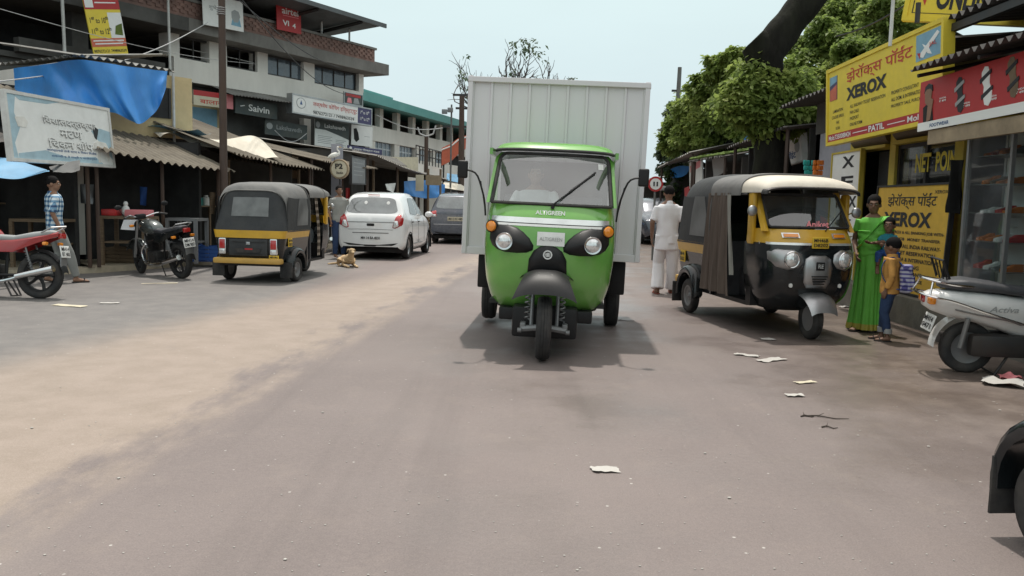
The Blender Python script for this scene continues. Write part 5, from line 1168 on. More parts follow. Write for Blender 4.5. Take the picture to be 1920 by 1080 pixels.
ur.faces([(sL2 - 2, .5, zu), (su, .5, zu), (su - 1.2, 5, zu + 1.0), (sL2 - 2, 5, zu + 1.0)], [(0, 1, 2, 3)]); ur.faces([(sL2 - 2, .5, zu - .25), (su, .5, zu - .25), (su, .5, zu), (sL2 - 2, .5, zu)], [(0, 1, 2, 3)]); ur.faces([(sL2 - 2, .5, zu - .25), (sL2 - 2, 5, zu - .2), (su, 5, zu - .2), (su, .5, zu - .25)], [(0, 1, 2, 3)]); ur.faces([(su, .5, zu - .25), (su, 5, zu - .2), (su - 1.2, 5, zu + 1.0), (su, .5, zu)], [(0, 1, 2, 3)])
ur.build('upper_roof', 'teal_roof', gb_, False)
MB().bx(su - 2.2, su - 2.1, .7, .8, zr1, zu - .2).build('upper_post', 'pipe_white', gb_, False)
for px in (716, 748, 777, 803, 828, 848): s = g_(px, 230)[0]; MB().bx(s - .22, s + .22, .02, .32, zt0 + .003, zr0 + .15).build('gallery_column', 'wall_white', gb_, False)
for px in (700, 746, 784, 815, 840): s = g_(px, 275)[0]; MB().bx(s - .35, s + .35, .05, .3, g_(702, 289)[1] + .003, zt1 - .003).build('wall_pier', 'wall_white', gb_, False)
for pa, pb in ((702, 744), (748, 783), (786, 814), (817, 839)):
    sa_, sb2 = g_(pa, 275)[0] + .4, g_(pb, 275)[0] - .4; z0_, z1_ = g_(702, 289)[1], zt1
    if sb2 - sa_ > .5:
        f = MB()
        for k in range(5): s = sa_ + (sb2 - sa_) * k / 4; f.bx(s - .04, s + .04, .20, .26, z0_, z1_)
        f.bx(sa_, sb2, .21, .255, (z0_ + z1_) / 2 - .04, (z0_ + z1_) / 2 + .04)
        w_ = f.build('window', 'alloy', gb_, False); MB().bx(sa_, sb2, .225, .232, z0_, z1_).build('pane', 'window_blue', w_, False)
# ------------------------------------------------------------------ shop with the blue tarpaulin and yellow wall
ck = at(150, 110, 16.0); dk = V((.567, .824, 0)).normalized(); PT = Plane(ck, ck + dk * 3)
us = thing('yellow_shop', 'upper shop with yellow plaster walls and a corrugated roof behind the stalls', 'building', (ck.x, ck.y, 0), PT.ang)
zt_ = PT.hit(325, 138)[1]; L_ = PT.hit(360, 170)[0]
MB().bx(0.0, L_, 0, .2, 2.55, zt_ - .05).bx(L_ - .2, L_, .2, 4, 2.55, zt_ - .05).build('wall', 'wall_yellow', us, False); MB().bx(0.0, L_, .02, .22, .1, 2.55).bx(L_ - .22, L_ - .02, .22, 4, .1, 2.55).build('lower_wall', 'interior_black', us, False)  # lower wall coloured black to stand in for shade inside the stall
MB().bx(-.2, 0, -.0, 3.5, .2, zt_ - .05).build('side_wall', 'wall_white', us, False)
s0, s1 = PT.hit(300, 180)[0], PT.hit(314, 180)[0]; f = MB().bx(s0 - .35, s1, -.03, .05, PT.hit(310, 222)[1], PT.hit(310, 165)[1]).build('window', 'interior_black', us, False)
MB().bx(s1, s1 + .05, -.05, .06, PT.hit(310, 222)[1], PT.hit(310, 165)[1]).build('window_frame', 'dark_metal', f, False)
MB().tube([(PT.hit(322, 150)[0], -.05, 2.2), (PT.hit(322, 150)[0], -.05, zt_)], .03, 6).build('pipe', 'pipe_white', us)
rl = at(-20, 122, 17.8); k0, k1 = at(150, 103, 15.7), at(328, 133, 17.3)
inv = V((-.824, .567, 0)) * 3.2 + V((0, 0, .5))
iv = PT.ang
Mi = MX.Rotation(R(-iv), 4, 'Z') @ MX.Translation((-ck.x, -ck.y, 0))
sheet_roof(Mi @ k0, Mi @ k1, Mi @ (k0 + inv * 1.0), Mi @ (k1 + inv), 12, .03, 'grey_sheet', 'roof', us)
sheet_roof(Mi @ rl, Mi @ k0, Mi @ (rl + V((.2, 3.4, .6))), Mi @ (k0 + V((.2, 3.4, .6))), 14, .03, 'grey_sheet', 'roof', us)
top = [at(25, 128, 16.7), at(90, 120, 15.95), at(150, 112, 15.4), at(235, 124, 16.2), at(314, 134, 17.0)]
bot = [at(30, 186, 16.6), at(100, 199, 15.75), at(150, 206, 15.3), at(180, 208, 15.6), at(215, 212, 15.85), at(245, 226, 16.05), at(262, 232, 16.15), at(284, 218, 16.5), at(300, 196, 16.7), at(311, 165, 16.85)]
cloth(top, bot, 120, 40, 'tarp_blue', 'tarpaulin', None, .055, 41, label='big blue tarpaulin hung under a corrugated roof on the yellow shop', cat='tarpaulin')
# ------------------------------------------------------------------ the row of stalls in front
FR = [V(p) for p in ((-11.2, 11.0, 0), (-7.25, 14.4, 0), (-5.95, 17.0, 0), (-5.1, 21, 0), (-4.75, 27, 0), (-4.1, 36, 0), (-3.0, 48, 0))]
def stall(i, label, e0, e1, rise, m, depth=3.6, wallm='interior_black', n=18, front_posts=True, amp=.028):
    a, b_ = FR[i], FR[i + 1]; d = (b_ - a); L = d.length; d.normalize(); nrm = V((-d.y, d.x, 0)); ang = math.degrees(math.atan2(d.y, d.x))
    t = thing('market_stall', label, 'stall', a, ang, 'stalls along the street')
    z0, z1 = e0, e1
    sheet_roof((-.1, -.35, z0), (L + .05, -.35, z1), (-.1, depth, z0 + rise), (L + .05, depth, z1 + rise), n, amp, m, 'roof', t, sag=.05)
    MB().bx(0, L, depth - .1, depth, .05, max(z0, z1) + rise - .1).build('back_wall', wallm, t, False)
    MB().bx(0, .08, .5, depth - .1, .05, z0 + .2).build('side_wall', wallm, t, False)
    MB().bx(0, L, 0, depth, .0, .10).build('plinth', 'earth', t, False)
    if front_posts:
        for s in (.08, L * .5, L - .08): MB().tube([(s, .0, .1), (s, .0, z0 + (z1 - z0) * s / L + .06)], .035, 6).build('post', 'pole_brown', t)
    return t, L
ST1, L1 = stall(0, 'dark meat stall under a pale blue awning beneath the white painted board', 2.2, 2.15, .5, 'dark_sheet')
ST2, L2 = stall(1, 'dark stall with tan corrugated roof behind the black motorcycle', 2.12, 1.88, 1.45, 'rust_sheet')
ST3, L3 = stall(2, 'stall with tan corrugated roof behind the dusty rickshaw', 2.25, 2.08, 1.35, 'rust_sheet', n=26)
ST4, L4 = stall(3, 'stall with sagging rusty roof carrying the round sign', 2.30, 2.35, .8, 'rust_sheet', n=30, wallm='concrete_dark')
ST5, L5 = stall(4, 'stall with grey corrugated roof beyond the white hatchback', 2.75, 2.45, .5, 'grey_sheet', n=34, wallm='dark_sheet')
ST6, L6 = stall(5, 'last stall of the row, hung with blue sheets beyond the dark car', 2.5, 2.3, .4, 'grey_sheet', n=34, wallm='dark_sheet')
# second, higher roofs behind the eaves
t = thing('lean_to_roof', 'upper tan corrugated roof behind the brown pole', 'roof', (0, 0, 0))
sheet_roof(at(425, 296, 18.6), at(574, 322, 21.5), at(330, 250, 21), at(515, 275, 24), 24, .03, 'rust_sheet', 'sheet', t)
MB().tube([at(428, 300, 18.8), at(428, 300, 18.8) * 1 - V((0, 0, at(428, 300, 18.8).z - .1))], .04, 6).build('post', 'wood', t); q_ = at(560, 318, 21.2); MB().tube([q_, (q_.x, q_.y, .1)], .04, 6).build('post', 'wood', t)
t = thing('lean_to_roof', 'grey corrugated roof edge below the navy banner', 'roof', (0, 0, 0))
sheet_roof(at(655, 291, 27), at(764, 312, 34), at(640, 276, 30), at(745, 298, 37), 34, .03, 'grey_sheet', 'sheet', t); q_ = at(700, 300, 29.5); MB().tube([q_, (q_.x, q_.y, .1)], .05, 6).build('post', 'wood', t)
t = thing('stall_upper_storey', 'pale brown boarded upper wall with a flat roof edge above the rusty stall roof', 'wall', (0, 0, 0))
PS = Plane(at(500, 275, 26.0), at(680, 290, 30.0)); 
q0, q1 = PS.a, PS.a + PS.d * (at(690, 290, 30) - at(500, 275, 26)).length
t.location = PS.a; t.rotation_euler = (0, 0, R(PS.ang)); LL = (q1 - q0).length
zA = PS.hit(600, 286)[1]; MB().bx(0, LL, 0, .15, zA - .9, zA - .12).build('boarding', 'wood', t, False); MB().bx(-.1, LL + .1, -.3, .5, zA - .12, zA, r=.01).build('flat_roof_edge', 'concrete', t, False); MB().bx(0, LL, .02, .14, .1, zA - .9).build('lower_boarding', 'dark_sheet', t, False)
MB().bx(.2, 3.2, -.02, 0.0, zA - .5, zA - .2).build('signboard', 'sign_cream', t, False)
# awning of pale blue plastic at the picture edge and an oilcloth scrap beside it
cloth([at(-60, 296, 13.2), at(20, 298, 13.2), at(88, 318, 13.1)], [at(-60, 330, 12.6), at(20, 332, 12.5), at(93, 326, 12.6)], 30, 8, 'tarp_light', 'awning', None, .03, 7, label='pale blue plastic awning at the picture edge above the man in a check shirt', cat='awning', out=V((0, 0, 1)))
cloth([at(92, 312, 13.3), at(150, 300, 13.4)], [at(100, 326, 13), at(150, 318, 13.1)], 16, 6, 'canvas_grey', 'awning', None, .03, 5, label='grey canvas scrap hanging just under the white painted board', cat='awning', out=V((0, 0, 1)))
cloth([at(275, 248, 17.6), at(330, 240, 18.0), at(400, 262, 18.0), at(470, 254, 19.0), at(505, 275, 19.5)], [at(300, 255, 16.9), at(340, 256, 17.2), at(410, 284, 17.4), at(480, 296, 18.2), at(528, 298, 18.8)], 40, 8, 'tarp_cream', 'tarpaulin', None, .05, 16, label='crumpled cream tarpaulin thrown over the tan stall roof', cat='tarpaulin', out=V((0, 0, 1)))
q_ = at(318, 246, 17.3); MB().grid(lambda u, v: V((q_.x - .45 + 1.1 * u, q_.y - .2 + .8 * v, q_.z + .02 + .05 * math.sin(u * 6) + .03 * math.cos(v * 5))), 14, 8).thick(.01).build('tarpaulin', 'tarp_light', None)
tag(bpy.data.objects['tarpaulin.002'], 'small light blue sheet folded on the tan roof edge', 'tarpaulin')
# the painted board
b = Board('shop_board', 'big white and blue painted shop board with raised lettering and a goat', 'sign', at(12, 170, 12.2), at(205, 207, 14.7), at(211, 311, 14.6), at(18, 299, 12.1), 'sign_white', .06, None, 'pipe_white', .05)
for pts in ([(0, 0), (.09, 0), (.06, .3), (.10, .5), (.04, .75), (.06, 1), (0, 1)], [(.06, .9), (.3, .82), (.5, .9), (.8, .86), (.9, 1), (.06, 1)], [(.78, .42), (.88, .36), (1, .40), (1, .9), (.93, .75), (.86, .6)], [(.06, .02), (.5, .02), (.36, .09), (.12, .10)]): b.poly(pts, 'wash_blue', 'painted_wash', .0015)
b.text('िवशालदत्तकृपा', .56, .34, .52, .16, 'ink_white', .008, .02); b.text('मटण', .56, .52, .22, .12, 'ink_white', .008, .02); b.text('िचकन शॉप', .55, .68, .44, .15, 'ink_white', .008, .02)
b.text('िवशालदत्तकृपा', .566, .358, .52, .16, 'ink_grey', .01, .008); b.text('मटण', .566, .538, .22, .12, 'ink_grey', .01, .008); b.text('िचकन शॉप', .556, .698, .44, .15, 'ink_grey', .01, .008)  # shifted grey copies paint a shadow behind the letters
b.text('आमच्याकडे ताजे मटण व िचकन िमळेल', .56, .81, .5, .055, 'ink_blue', .01); b.text('सकाळी ७ ते रात्री ९ वाजेपर्यंत', .58, .90, .46, .05, 'ink_blue', .01)
gt = [(.80, .62), (.84, .58), (.93, .60), (.96, .70), (.95, .92), (.93, .92), (.92, .75), (.86, .76), (.85, .95), (.83, .95), (.82, .76), (.78, .72)]
b.poly(gt, 'goat', 'painted_goat', .006); b.poly([(.80, .40), (.82, .34), (.86, .38), (.85, .46), (.83, .56), (.81, .52)], 'ink_black', 'painted_hen', .006); b.poly([(.06, .36), (.14, .34), (.17, .42), (.15, .5), (.08, .5)], 'goat', 'painted_hen', .006)
# round sign and the egret on it, dark board beside
q_ = at(637, 317, 21.0); rs = thing('round_sign', 'round cream sign with a dark rim and two characters on the stall roof', 'sign', q_, -12)
MB().lathe([(.001, -.05), (.235, -.05), (.25, -.03), (.25, .03), (.232, .045), (.225, .03), (.001, .03)], 36, FRONT).build('disc', 'wood_pale', rs); MB().lathe([(.205, .032), (.205, .04), (.001, .04)], 36, FRONT).build('face', 'sign_cream', rs)
lettering(rs, 'P2', MX.Translation((0, -.05, .07)) @ FRONT, .20, .13, 'ink_black', .03); lettering(rs, 'Studio', MX.Translation((.02, -.05, -.09)) @ FRONT, .18, .06, 'ink_black', .02); MB().tube([(0, .0, -.24), (0, .05, -1.2)], .02, 6).build('post', 'dark_metal', rs)
eg_ = thing('egret', 'white egret standing on the rim of the round sign', 'bird', at(627, 306, 20.9), 100)
MB().tube(smooth_path([(.02, .16, .13), (0, .06, .18), (0, -.03, .21), (0, -.10, .23), (0, -.11, .29), (0, -.07, .345), (0, -.075, .39), (0, -.105, .405)], 22), [.012, .03, .045, .055, .06, .062, .06, .055, .048, .04, .032, .026, .022, .02, .018, .017, .016, .016, .018, .021, .024, .022, .014], 10).build('plumage', 'egret_white', eg_)
MB().tube([(0, -.11, .405), (0, -.19, .39)], [.010, .002], 6).build('beak', 'beak', eg_)
for x in (-.02, .02): MB().tube([(x, 0, .15), (x, .01, .0)], .006, 5).build('leg', 'black_plastic', eg_)
b = Board('shop_board', 'dark framed notice board hanging beside the round sign', 'sign', at(660, 294, 23.5), at(686, 298, 25.5), at(685, 346, 25.4), at(658, 343, 23.4), 'steel_grey', .05, None, 'dark_metal', .04)
for k in range(4): b.patch(.15, .2 + .15 * k, .85 - .1 * (k % 2), .23 + .15 * k, 'ink_grey', 'painted_line')
b.text('सूचना', .5, .1, .5, .08, 'ink_grey', .01)
MB().bx(-.14, .14, -.14, .14, 0, 2.9).build('stall_pillar', 'wall_lilac', None, False, loc=at(632, 420, 24) * 1 - V((0, 0, at(632, 420, 24).z)))
tag(bpy.data.objects['stall_pillar'], 'blue grey pillar under the round sign', 'pillar')
# big blank board, blue sheets and clutter farther on
b = Board('hoarding', 'large blank cream hoarding above the far stalls', 'sign', at(712, 297, 38), at(784, 292, 41), at(784, 330, 41), at(712, 326, 38), 'sign_cream', .08)
cloth([at(757, 340, 34), at(800, 338, 36), at(834, 346, 38)], [at(758, 365, 33.8), at(800, 372, 35.8), at(834, 368, 37.8)], 30, 10, 'tarp_blue', 'hanging_sheet', None, .10, 12, label='blue plastic sheet hanging under the far stall roof', cat='sheet')
cloth([at(838, 325, 42), at(880, 330, 45)], [at(836, 338, 41), at(880, 346, 44)], 20, 8, 'tarp_light', 'hanging_sheet', None, .08, 8, label='light blue sheet spread above the dark car', cat='sheet')
cloth([at(832, 342, 40), at(885, 348, 43)], [at(830, 352, 39), at(885, 360, 42)], 20, 8, 'tarp_cream', 'hanging_sheet', None, .06, 8, label='off white sheet on the stall edge above the dark car', cat='sheet')
cloth([at(722, 345, 30), at(742, 343, 30.5)], [at(726, 356, 29.9), at(738, 362, 30.4)], 12, 10, 'sign_white', 'hanging_cloth', None, .04, 6, label='striped pale cloth hanging in the dark stall beyond the hatchback', cat='cloth')
for (u, v, y, lab, m_) in ((787, 342, 33, 'tall narrow paper notice tied to a stall post', 'sign_cream'), (813, 337, 34, 'square cardboard notice above the blue sheet', 'wood_pale')):
    w_ = .16 if u < 800 else .32; tag(MB().bx(-w_, w_, -.01, .01, -.34 if u < 800 else -.22, .30 if u < 800 else .18).build('paper_notice', m_, None, False, loc=at(u, v, y)), lab, 'notice')
for (u, y, lab) in ((745, 33, 'thin stall post left of the blue sheet'), (803, 35, 'thin stall post in front of the blue sheet'), (826, 37, 'thin stall post right of the blue sheet')):
    q_ = at(u, 330, y); tag(MB().tube([(0, 0, 0), (0, 0, q_.z + .3)], .05, 6).build('stall_post', 'wood', None, loc=(q_.x, q_.y, 0)), lab, 'post')
# arch banner
ar = MB(); P0 = at(828, 300, 46); 
ar.loft([[P0 + V((x, 0, z + .0)), P0 + V((x, 0, z + hh)), P0 + V((x, .3, z + hh)), P0 + V((x, .3, z))] for x, z, hh in ((0, -.3, .95), (.5, -.05, .95), (.9, .35, .85), (1.3, .65, .7), (1.9, .80, .6), (2.6, .8, .55), (3.4, .5, .6))])
ao = ar.build('arch_banner', 'sign_orange', None, False); tag(ao, 'orange red arch banner over the far stalls beside the cargo box', 'banner')
MB().tube([P0 + V((x, -.03, z + .1)) for x, z in ((.0, .45), (.5, .65), (.9, 1.0), (1.3, 1.15), (1.9, 1.2), (2.6, 1.15), (3.4, .9))], .04, 5).build('edge_stripe', 'ink_white', ao); 
for x in (.1, 3.3): MB().tube([P0 + V((x, .15, -.2)), V((P0.x + x, P0.y + .15, 0))], .05, 6).build('post', 'dark_metal', ao)
# railing on the terrace behind the hoarding
rl_ = thing('terrace_railing', 'black iron railing on the flat roof behind the blank hoarding', 'railing', (0, 0, 0))
ra, rb2 = at(780, 285, 44), at(828, 297, 48); rr_ = MB()
for k in range(9): q_ = ra.lerp(rb2, k / 8); rr_.tube([q_ - V((0, 0, .55)), q_ + V((0, 0, .35))], .03, 5)
rr_.tube([ra + V((0, 0, .35)), rb2 + V((0, 0, .35))], .035, 5).tube([ra - V((0, 0, .1)), rb2 - V((0, 0, .1))], .03, 5); rr_.build('rails', 'dark_metal', rl_)
MB().faces([ra - V((0, 0, .55)), rb2 - V((0, 0, .55)), V((rb2.x, rb2.y, 0)), V((ra.x, ra.y, 0))], [(0, 1, 2, 3)]).thick(.1).build('supporting_wall', 'wall_white', rl_, False)
# counters and tables of the stalls
def table(label, u0, v0, u1, y, hgt, m='wood', shelf=True):
    a, b_ = at(u0, v0, y), at(u1, v0, y); w = (b_ - a).length
    t = thing('counter_table', label, 'table', ((a.x + b_.x) / 2, y, .1), 0, 'stall counters'); hh = a.z - .1
    MB().bx(-w / 2, w / 2, -.3, .3, hh - .05, hh).build('table_top', m, t, False)
    for sx in (-1, 1):
        for sy in (-1, 1): MB().bx(sx * w / 2 - (.06 if sx > 0 else 0), sx * w / 2 + (.06 if sx < 0 else 0), sy * .28 - .03, sy * .28 + .03, 0, hh - .05).build('leg', m, t, False)
    if shelf: MB().bx(-w / 2 + .06, w / 2 - .06, -.26, .26, hh * .45, hh * .45 + .03).build('shelf', m, t, False)
    return t, hh
TB, th = table('brown wooden counter with red trays in the dark stall behind the black motorcycle', 201, 404, 285, 15.2, .9)
table('grey metal table deep in the dark stall beside the wooden counter', 322, 408, 380, 15.9, .8, 'steel_grey')
table('low wooden table behind the man in the check shirt', 36, 409, 128, 14.4, .8, 'wood')
qz = TB.location.z + th
for dx, wd_, m_, lab in ((-.3, .14, 'goods_red', 'red plastic tray on the wooden counter'), (.2, .22, 'ink_pink', 'pink tray on the wooden counter')):
    tag(MB().bx(-wd_, wd_, -.12, .12, 0, .12, r=.02).build('tray', m_, None, loc=(TB.location.x + dx, TB.location.y - .05, qz)), lab, 'tray')
tag(MB().ell((0, 0, .1), (.07, .07, .1)).ell((0, 0, .22), (.04, .04, .05)).build('jug', 'white_plate', None, loc=(TB.location.x - .02, TB.location.y - .1, qz)), 'white jug between the trays on the wooden counter', 'jug')
tag(cloth([at(232, 412, 14.8), at(258, 412, 14.8)], [at(226, 430, 14.75), at(252, 432, 14.75)], 8, 8, 'cloth_white', 'hanging_cloth', None, .02, 5), 'white rag hanging from the wooden counter', 'cloth')
# raised earth edge along the stalls
kb = MB(); kp = [G(-120, 530), G(40, 512), G(165, 498), G(240, 491), G(330, 488), G(400, 484)]
pts0 = [(p.x, p.y) for p in kp]; poly = pts0 + [(-6.0, 19), (-12, 17)]
kb.prism(poly, .085, MX.Translation((0, 0, .0))); tag(kb.build('earth_kerb', 'earth', None, False), kind='structure')

random.seed(44)
def crate(label, u, v, y, w, d_, hh, m_, grp):
    q = at(u, v, y); t = thing('crate', label, 'crate', (q.x, q.y, .1), ru(-8, 8), grp); f = MB()
    f.bx(-w / 2, w / 2, -d_ / 2, d_ / 2, .004, .02)
    for k in range(4): z = .03 + (hh - .06) * k / 3.6; f.bx(-w / 2, w / 2, -d_ / 2 - .012, -d_ / 2, z, z + hh * .18).bx(-w / 2, w / 2, d_ / 2, d_ / 2 + .012, z, z + hh * .18).bx(-w / 2 - .012, -w / 2, -d_ / 2, d_ / 2, z, z + hh * .18).bx(w / 2, w / 2 + .012, -d_ / 2, d_ / 2, z, z + hh * .18)
    f.build('slats', m_, t, False)
    for a in (-1, 1):
        for b_ in (-1, 1): MB().bx(a * w / 2 - .02, a * w / 2 + .02, b_ * d_ / 2 - .02, b_ * d_ / 2 + .02, 0, hh + .01).build('corner_post', m_, t, False)
crate('wooden crate on the ground under the red trays', 236, 478, 15.6, .6, .4, .3, 'wood', 'crates in the stalls'); crate('blue plastic crate beside the grey metal table', 394, 470, 16.3, .5, .4, .32, 'cloth_blue', 'crates in the stalls'); crate('red plastic crate right of the egret pillar', 662, 440, 23.8, .6, .5, .4, 'red_paint', 'crates in the stalls'); crate('wooden crate under the blue plastic sheet', 790, 424, 35.5, .9, .5, .6, 'wood', 'crates in the stalls')
def hang(label, u, v, y, w, hh, m_): return cloth([at(u, v, y), at(u + w, v + 1, y)], [at(u + 1, v + hh, y), at(u + w - 2, v + hh + 2, y)], 8, 8, m_, 'hanging_cloth', None, .03, 6, label=label, cat='cloth')
hang('faded blue cloth hanging in the stall above the red trays', 262, 350, 16.2, 14, 34, 'cloth_blue'); hang('dim grey sack hanging deep in the stall behind the black motorcycle', 345, 338, 17.3, 20, 42, 'concrete'); hang('brown sack hanging beside the brown pole', 392, 360, 17.6, 12, 40, 'wood'); hang('dull red cloth hanging left of the dark notice board', 648, 352, 24.5, 8, 40, 'sign_red'); hang('dark poster sheet on the stall post behind the check shirt man', 150, 345, 14.9, 26, 36, 'steel_grey')
for k, (u, v, y, w, lab) in enumerate(((225, 372, 17.3, 1.5, 'upper plank shelf in the stall behind the black motorcycle'), (352, 385, 18.0, 1.2, 'plank shelf above the grey metal table'), (60, 380, 16.0, 1.8, 'plank shelf behind the check shirt man'), (700, 385, 29.5, 2.2, 'plank shelf in the stall beyond the hatchback'))):
    q = at(u, v, y); t = thing('plank_shelf', lab, 'shelf', (q.x, q.y, q.z), 55, 'plank shelves in the stalls'); MB().bx(-w / 2, w / 2, -.14, .14, -.03, 0).build('plank', 'wood', t, False)
    for a in (-1, 1): MB().bx(a * (w / 2 - .06) - .02, a * (w / 2 - .06) + .02, -.02, .02, -q.z + .1, -.031).build('upright', 'wood', t, False)
    for j in range(6):
        m_ = random.choice(('goods_red', 'sign_cream', 'goods_orange', 'steel_grey', 'sign_blue', 'white_plate', 'goods_teal')); r_ = ru(.05, .09); x = -w / 2 + .15 + (w - .3) * j / 5; hh = ru(.12, .26)
        o = MB().lathe([(.001, 0), (r_, 0), (r_, hh * .75), (r_ * .6, hh * .85), (r_ * .6, hh), (.001, hh)], 12).build('jar', m_, None); c_, s_ = math.cos(R(55)), math.sin(R(55)); o.location = (q.x + x * c_, q.y + x * s_, q.z + .001)
        tag(o, '%s jar on the %s' % ({'goods_red': 'red', 'sign_cream': 'cream', 'goods_orange': 'orange', 'steel_grey': 'grey', 'sign_blue': 'blue', 'white_plate': 'white', 'goods_teal': 'teal'}[m_], lab), 'jar', 'jars %s %d' % (m_.replace('_', ' '), k))
# ------------------------------------------------------------------ right: the shops
PR = Plane((5.4, 4), (5.4, 20))
def yx(px, x): return x * F / (px - 960)             # distance down the street of a pixel column on the plane at x
XF = 5.4
sp = thing('shop_row', 'row of small shops with yellow pillars, rolled shutters and dark glass fronts', 'building', (XF, 0, 0))
W = lambda y0, y1, z0, z1, x0, x1, n, m: MB().bx(x0, x1, y0, y1, z0, z1).build(n, m, sp, False)
yA, yB, yC, yD = 4.2, yx(1797, XF), yx(1672, XF), yx(1604, XF)     # 10.1, 11.8, 13.1
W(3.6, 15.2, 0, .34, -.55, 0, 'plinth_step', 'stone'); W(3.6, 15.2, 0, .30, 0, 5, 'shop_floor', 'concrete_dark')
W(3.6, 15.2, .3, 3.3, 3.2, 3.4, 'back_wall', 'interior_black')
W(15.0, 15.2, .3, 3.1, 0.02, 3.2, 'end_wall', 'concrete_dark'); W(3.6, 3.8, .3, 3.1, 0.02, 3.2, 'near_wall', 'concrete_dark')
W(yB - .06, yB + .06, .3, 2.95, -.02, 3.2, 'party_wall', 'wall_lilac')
W(yB - .10, yB + .10, .34, 2.75, -.10, -.021, 'pillar', 'pillar_yellow'); W(yC - .09, yC + .09, .34, 2.75, -.10, .1, 'pillar', 'pillar_yellow'); W(yD + .1, yD + .25, .34, 2.75, -.10, .1, 'pillar', 'pillar_yellow')
W(yB + .10, yB + .42, .34, 1.55, -.09, -.062, 'white_panel', 'wall_white')
W(yC + .09, yD + .1, .34, 2.3, .3, .36, 'door_recess', 'wall_lilac'); W(yC + .25, yC + .85, .9, 2.15, .26, .30, 'dark_doorway', 'interior_black')
# glazed front of the net shop
wf = MB(); 
for y in (yB + .13, (yB + yC) / 2, yC - .12): wf.bx(-.06, .0, y - .03, y + .03, .345, 2.30)
for z in (.38, 1.30, 2.28): wf.bx(-.055, -.005, yB + .16, yC - .15, z - .025, z + .025)
wo = wf.build('glazed_front', 'dark_metal', sp, False)
MB().bx(-.036, -.028, yB + .13, yC - .12, .36, 2.28).build('pane', 'shop_glass', wo, False)
LEFT = lambda x, y, z: MX.Translation((x, y, z)) @ rotm(-90, 'Z') @ FRONT
ym = yx(1752, XF)
lettering(sp, 'NET  POINT', LEFT(-.07, 10.60, 2.03), 1.18, .25, 'sign_yellow', .03)
W(yB + .5, yC - .2, .34, 2.2, .9, .93, 'inner_screen', 'sign_dark')
for k in range(9): W(yB + .55 + .12 * k, yB + .63 + .12 * k, 1.35 + .1 * (k % 3), 1.55 + .1 * (k % 3), -.044, -.04, 'window_notice', ('sign_white', 'sign_blue', 'sign_cream')[k % 3]) if k in (0, 3, 4, 7) else None
# rolled shutter boxes
def roll(y0, y1, z, r, x): MB().cyl((x, y0, z), (x, y1, z), r, n=20).build('rolled_shutter', 'shutter', sp); MB().bx(x - r * .9, x + r * .9, y0, y1, z - r * 1.25, z - r * .95).build('shutter_lip', 'pillar_yellow', sp, False)
roll(yB + .15, yC - .12, 2.52, .17, -.02); roll(yC + .12, yD + .1, 2.48, .15, -.02); roll(yA + .2, yB - .12, 2.62, .17, .1)
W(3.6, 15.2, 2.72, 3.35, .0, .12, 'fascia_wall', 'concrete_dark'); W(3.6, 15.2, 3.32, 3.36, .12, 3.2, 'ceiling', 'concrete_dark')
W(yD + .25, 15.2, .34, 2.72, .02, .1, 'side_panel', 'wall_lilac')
# corrugated awnings, the lower one along the near shop
aw = thing('corrugated_awning', 'dark corrugated awning jutting out above the red sandal sign', 'awning', (0, 0, 0))
sheet_roof((4.18, 4.2, 2.86), (4.18, 9.05, 2.90), (5.5, 4.2, 3.16), (5.5, 9.05, 3.18), 36, .028, 'dark_sheet', 'sheet', aw)
for y in (4.6, 6.2, 7.8, 8.95): MB().tube([(4.22, y, 2.82), (5.45, y, 3.1)], .022, 6).build('bracket', 'dark_metal', aw)
aw2 = thing('corrugated_awning', 'upper dark corrugated roof edge below the yellow online board', 'awning', (0, 0, 0))
sheet_roof((4.58, 4.0, 3.42), (4.58, 9.35, 3.46), (8.8, 4.0, 3.75), (8.8, 9.35, 3.8), 34, .035, 'dark_sheet', 'sheet', aw2)
MB().bx(4.62, 4.68, 4.0, 9.3, 3.32, 3.40).build('edge_beam', 'dark_metal', aw2, False)
aw3 = thing('corrugated_awning', 'dark sheet roof behind the big yellow copy shop board', 'awning', (0, 0, 0))
sheet_roof((4.75, 9.4, 3.30), (4.75, 15.3, 3.2), (8.8, 9.4, 3.7), (8.8, 15.3, 3.6), 34, .03, 'dark_sheet', 'sheet', aw3)
# signs
def side_sign(name, label, cat, x, y_far, y_near, z0f, z1f, z0n, z1n, m, t=.06, frame=None, fw=.03, lean=0.):
    return Board(name, label, cat, V((x - lean, y_far, z1f)), V((x - lean, y_near, z1n)), V((x, y_near, z0n)), V((x, y_far, z0f)), m, t, None, frame, fw)
XS = 4.6; yf, yn = yx(1537, XS), yx(1745, XS)
zf = lambda px, py, x: (lambda q: q.z)(at(px, py, yx(px, x)))
b = side_sign('shop_board', 'big yellow copy shop board with red and black lettering and a red strip', 'sign', XS, yf, yn, zf(1545, 268, XS), zf(1537, 136, XS), zf(1745, 224, XS), zf(1738, 36, XS), 'sign_yellow', .10, 'sign_yellow', .05, .05)
b.text('झेरॉक्स पॉईंट', .50, .19, .58, .21, 'ink_red', .006); b.text('XEROX', .40, .405, .38, .17, 'ink_black', .05)
b.patch(.815, .05, .985, .33, 'sign_blue', 'blue_panel', .003); b.poly([(.83, .28), (.96, .08), (.975, .11), (.90, .24), (.87, .31)], 'ink_white', 'printed_aeroplane', .006); b.poly([(.86, .16), (.905, .22), (.925, .30), (.90, .28)], 'ink_white', 'printed_wing', .007); b.poly([(.825, .24), (.85, .25), (.845, .31)], 'sign_red', 'printed_tail', .007); b.text('JAL', .935, .20, .05, .05, 'ink_red', .01, .01)
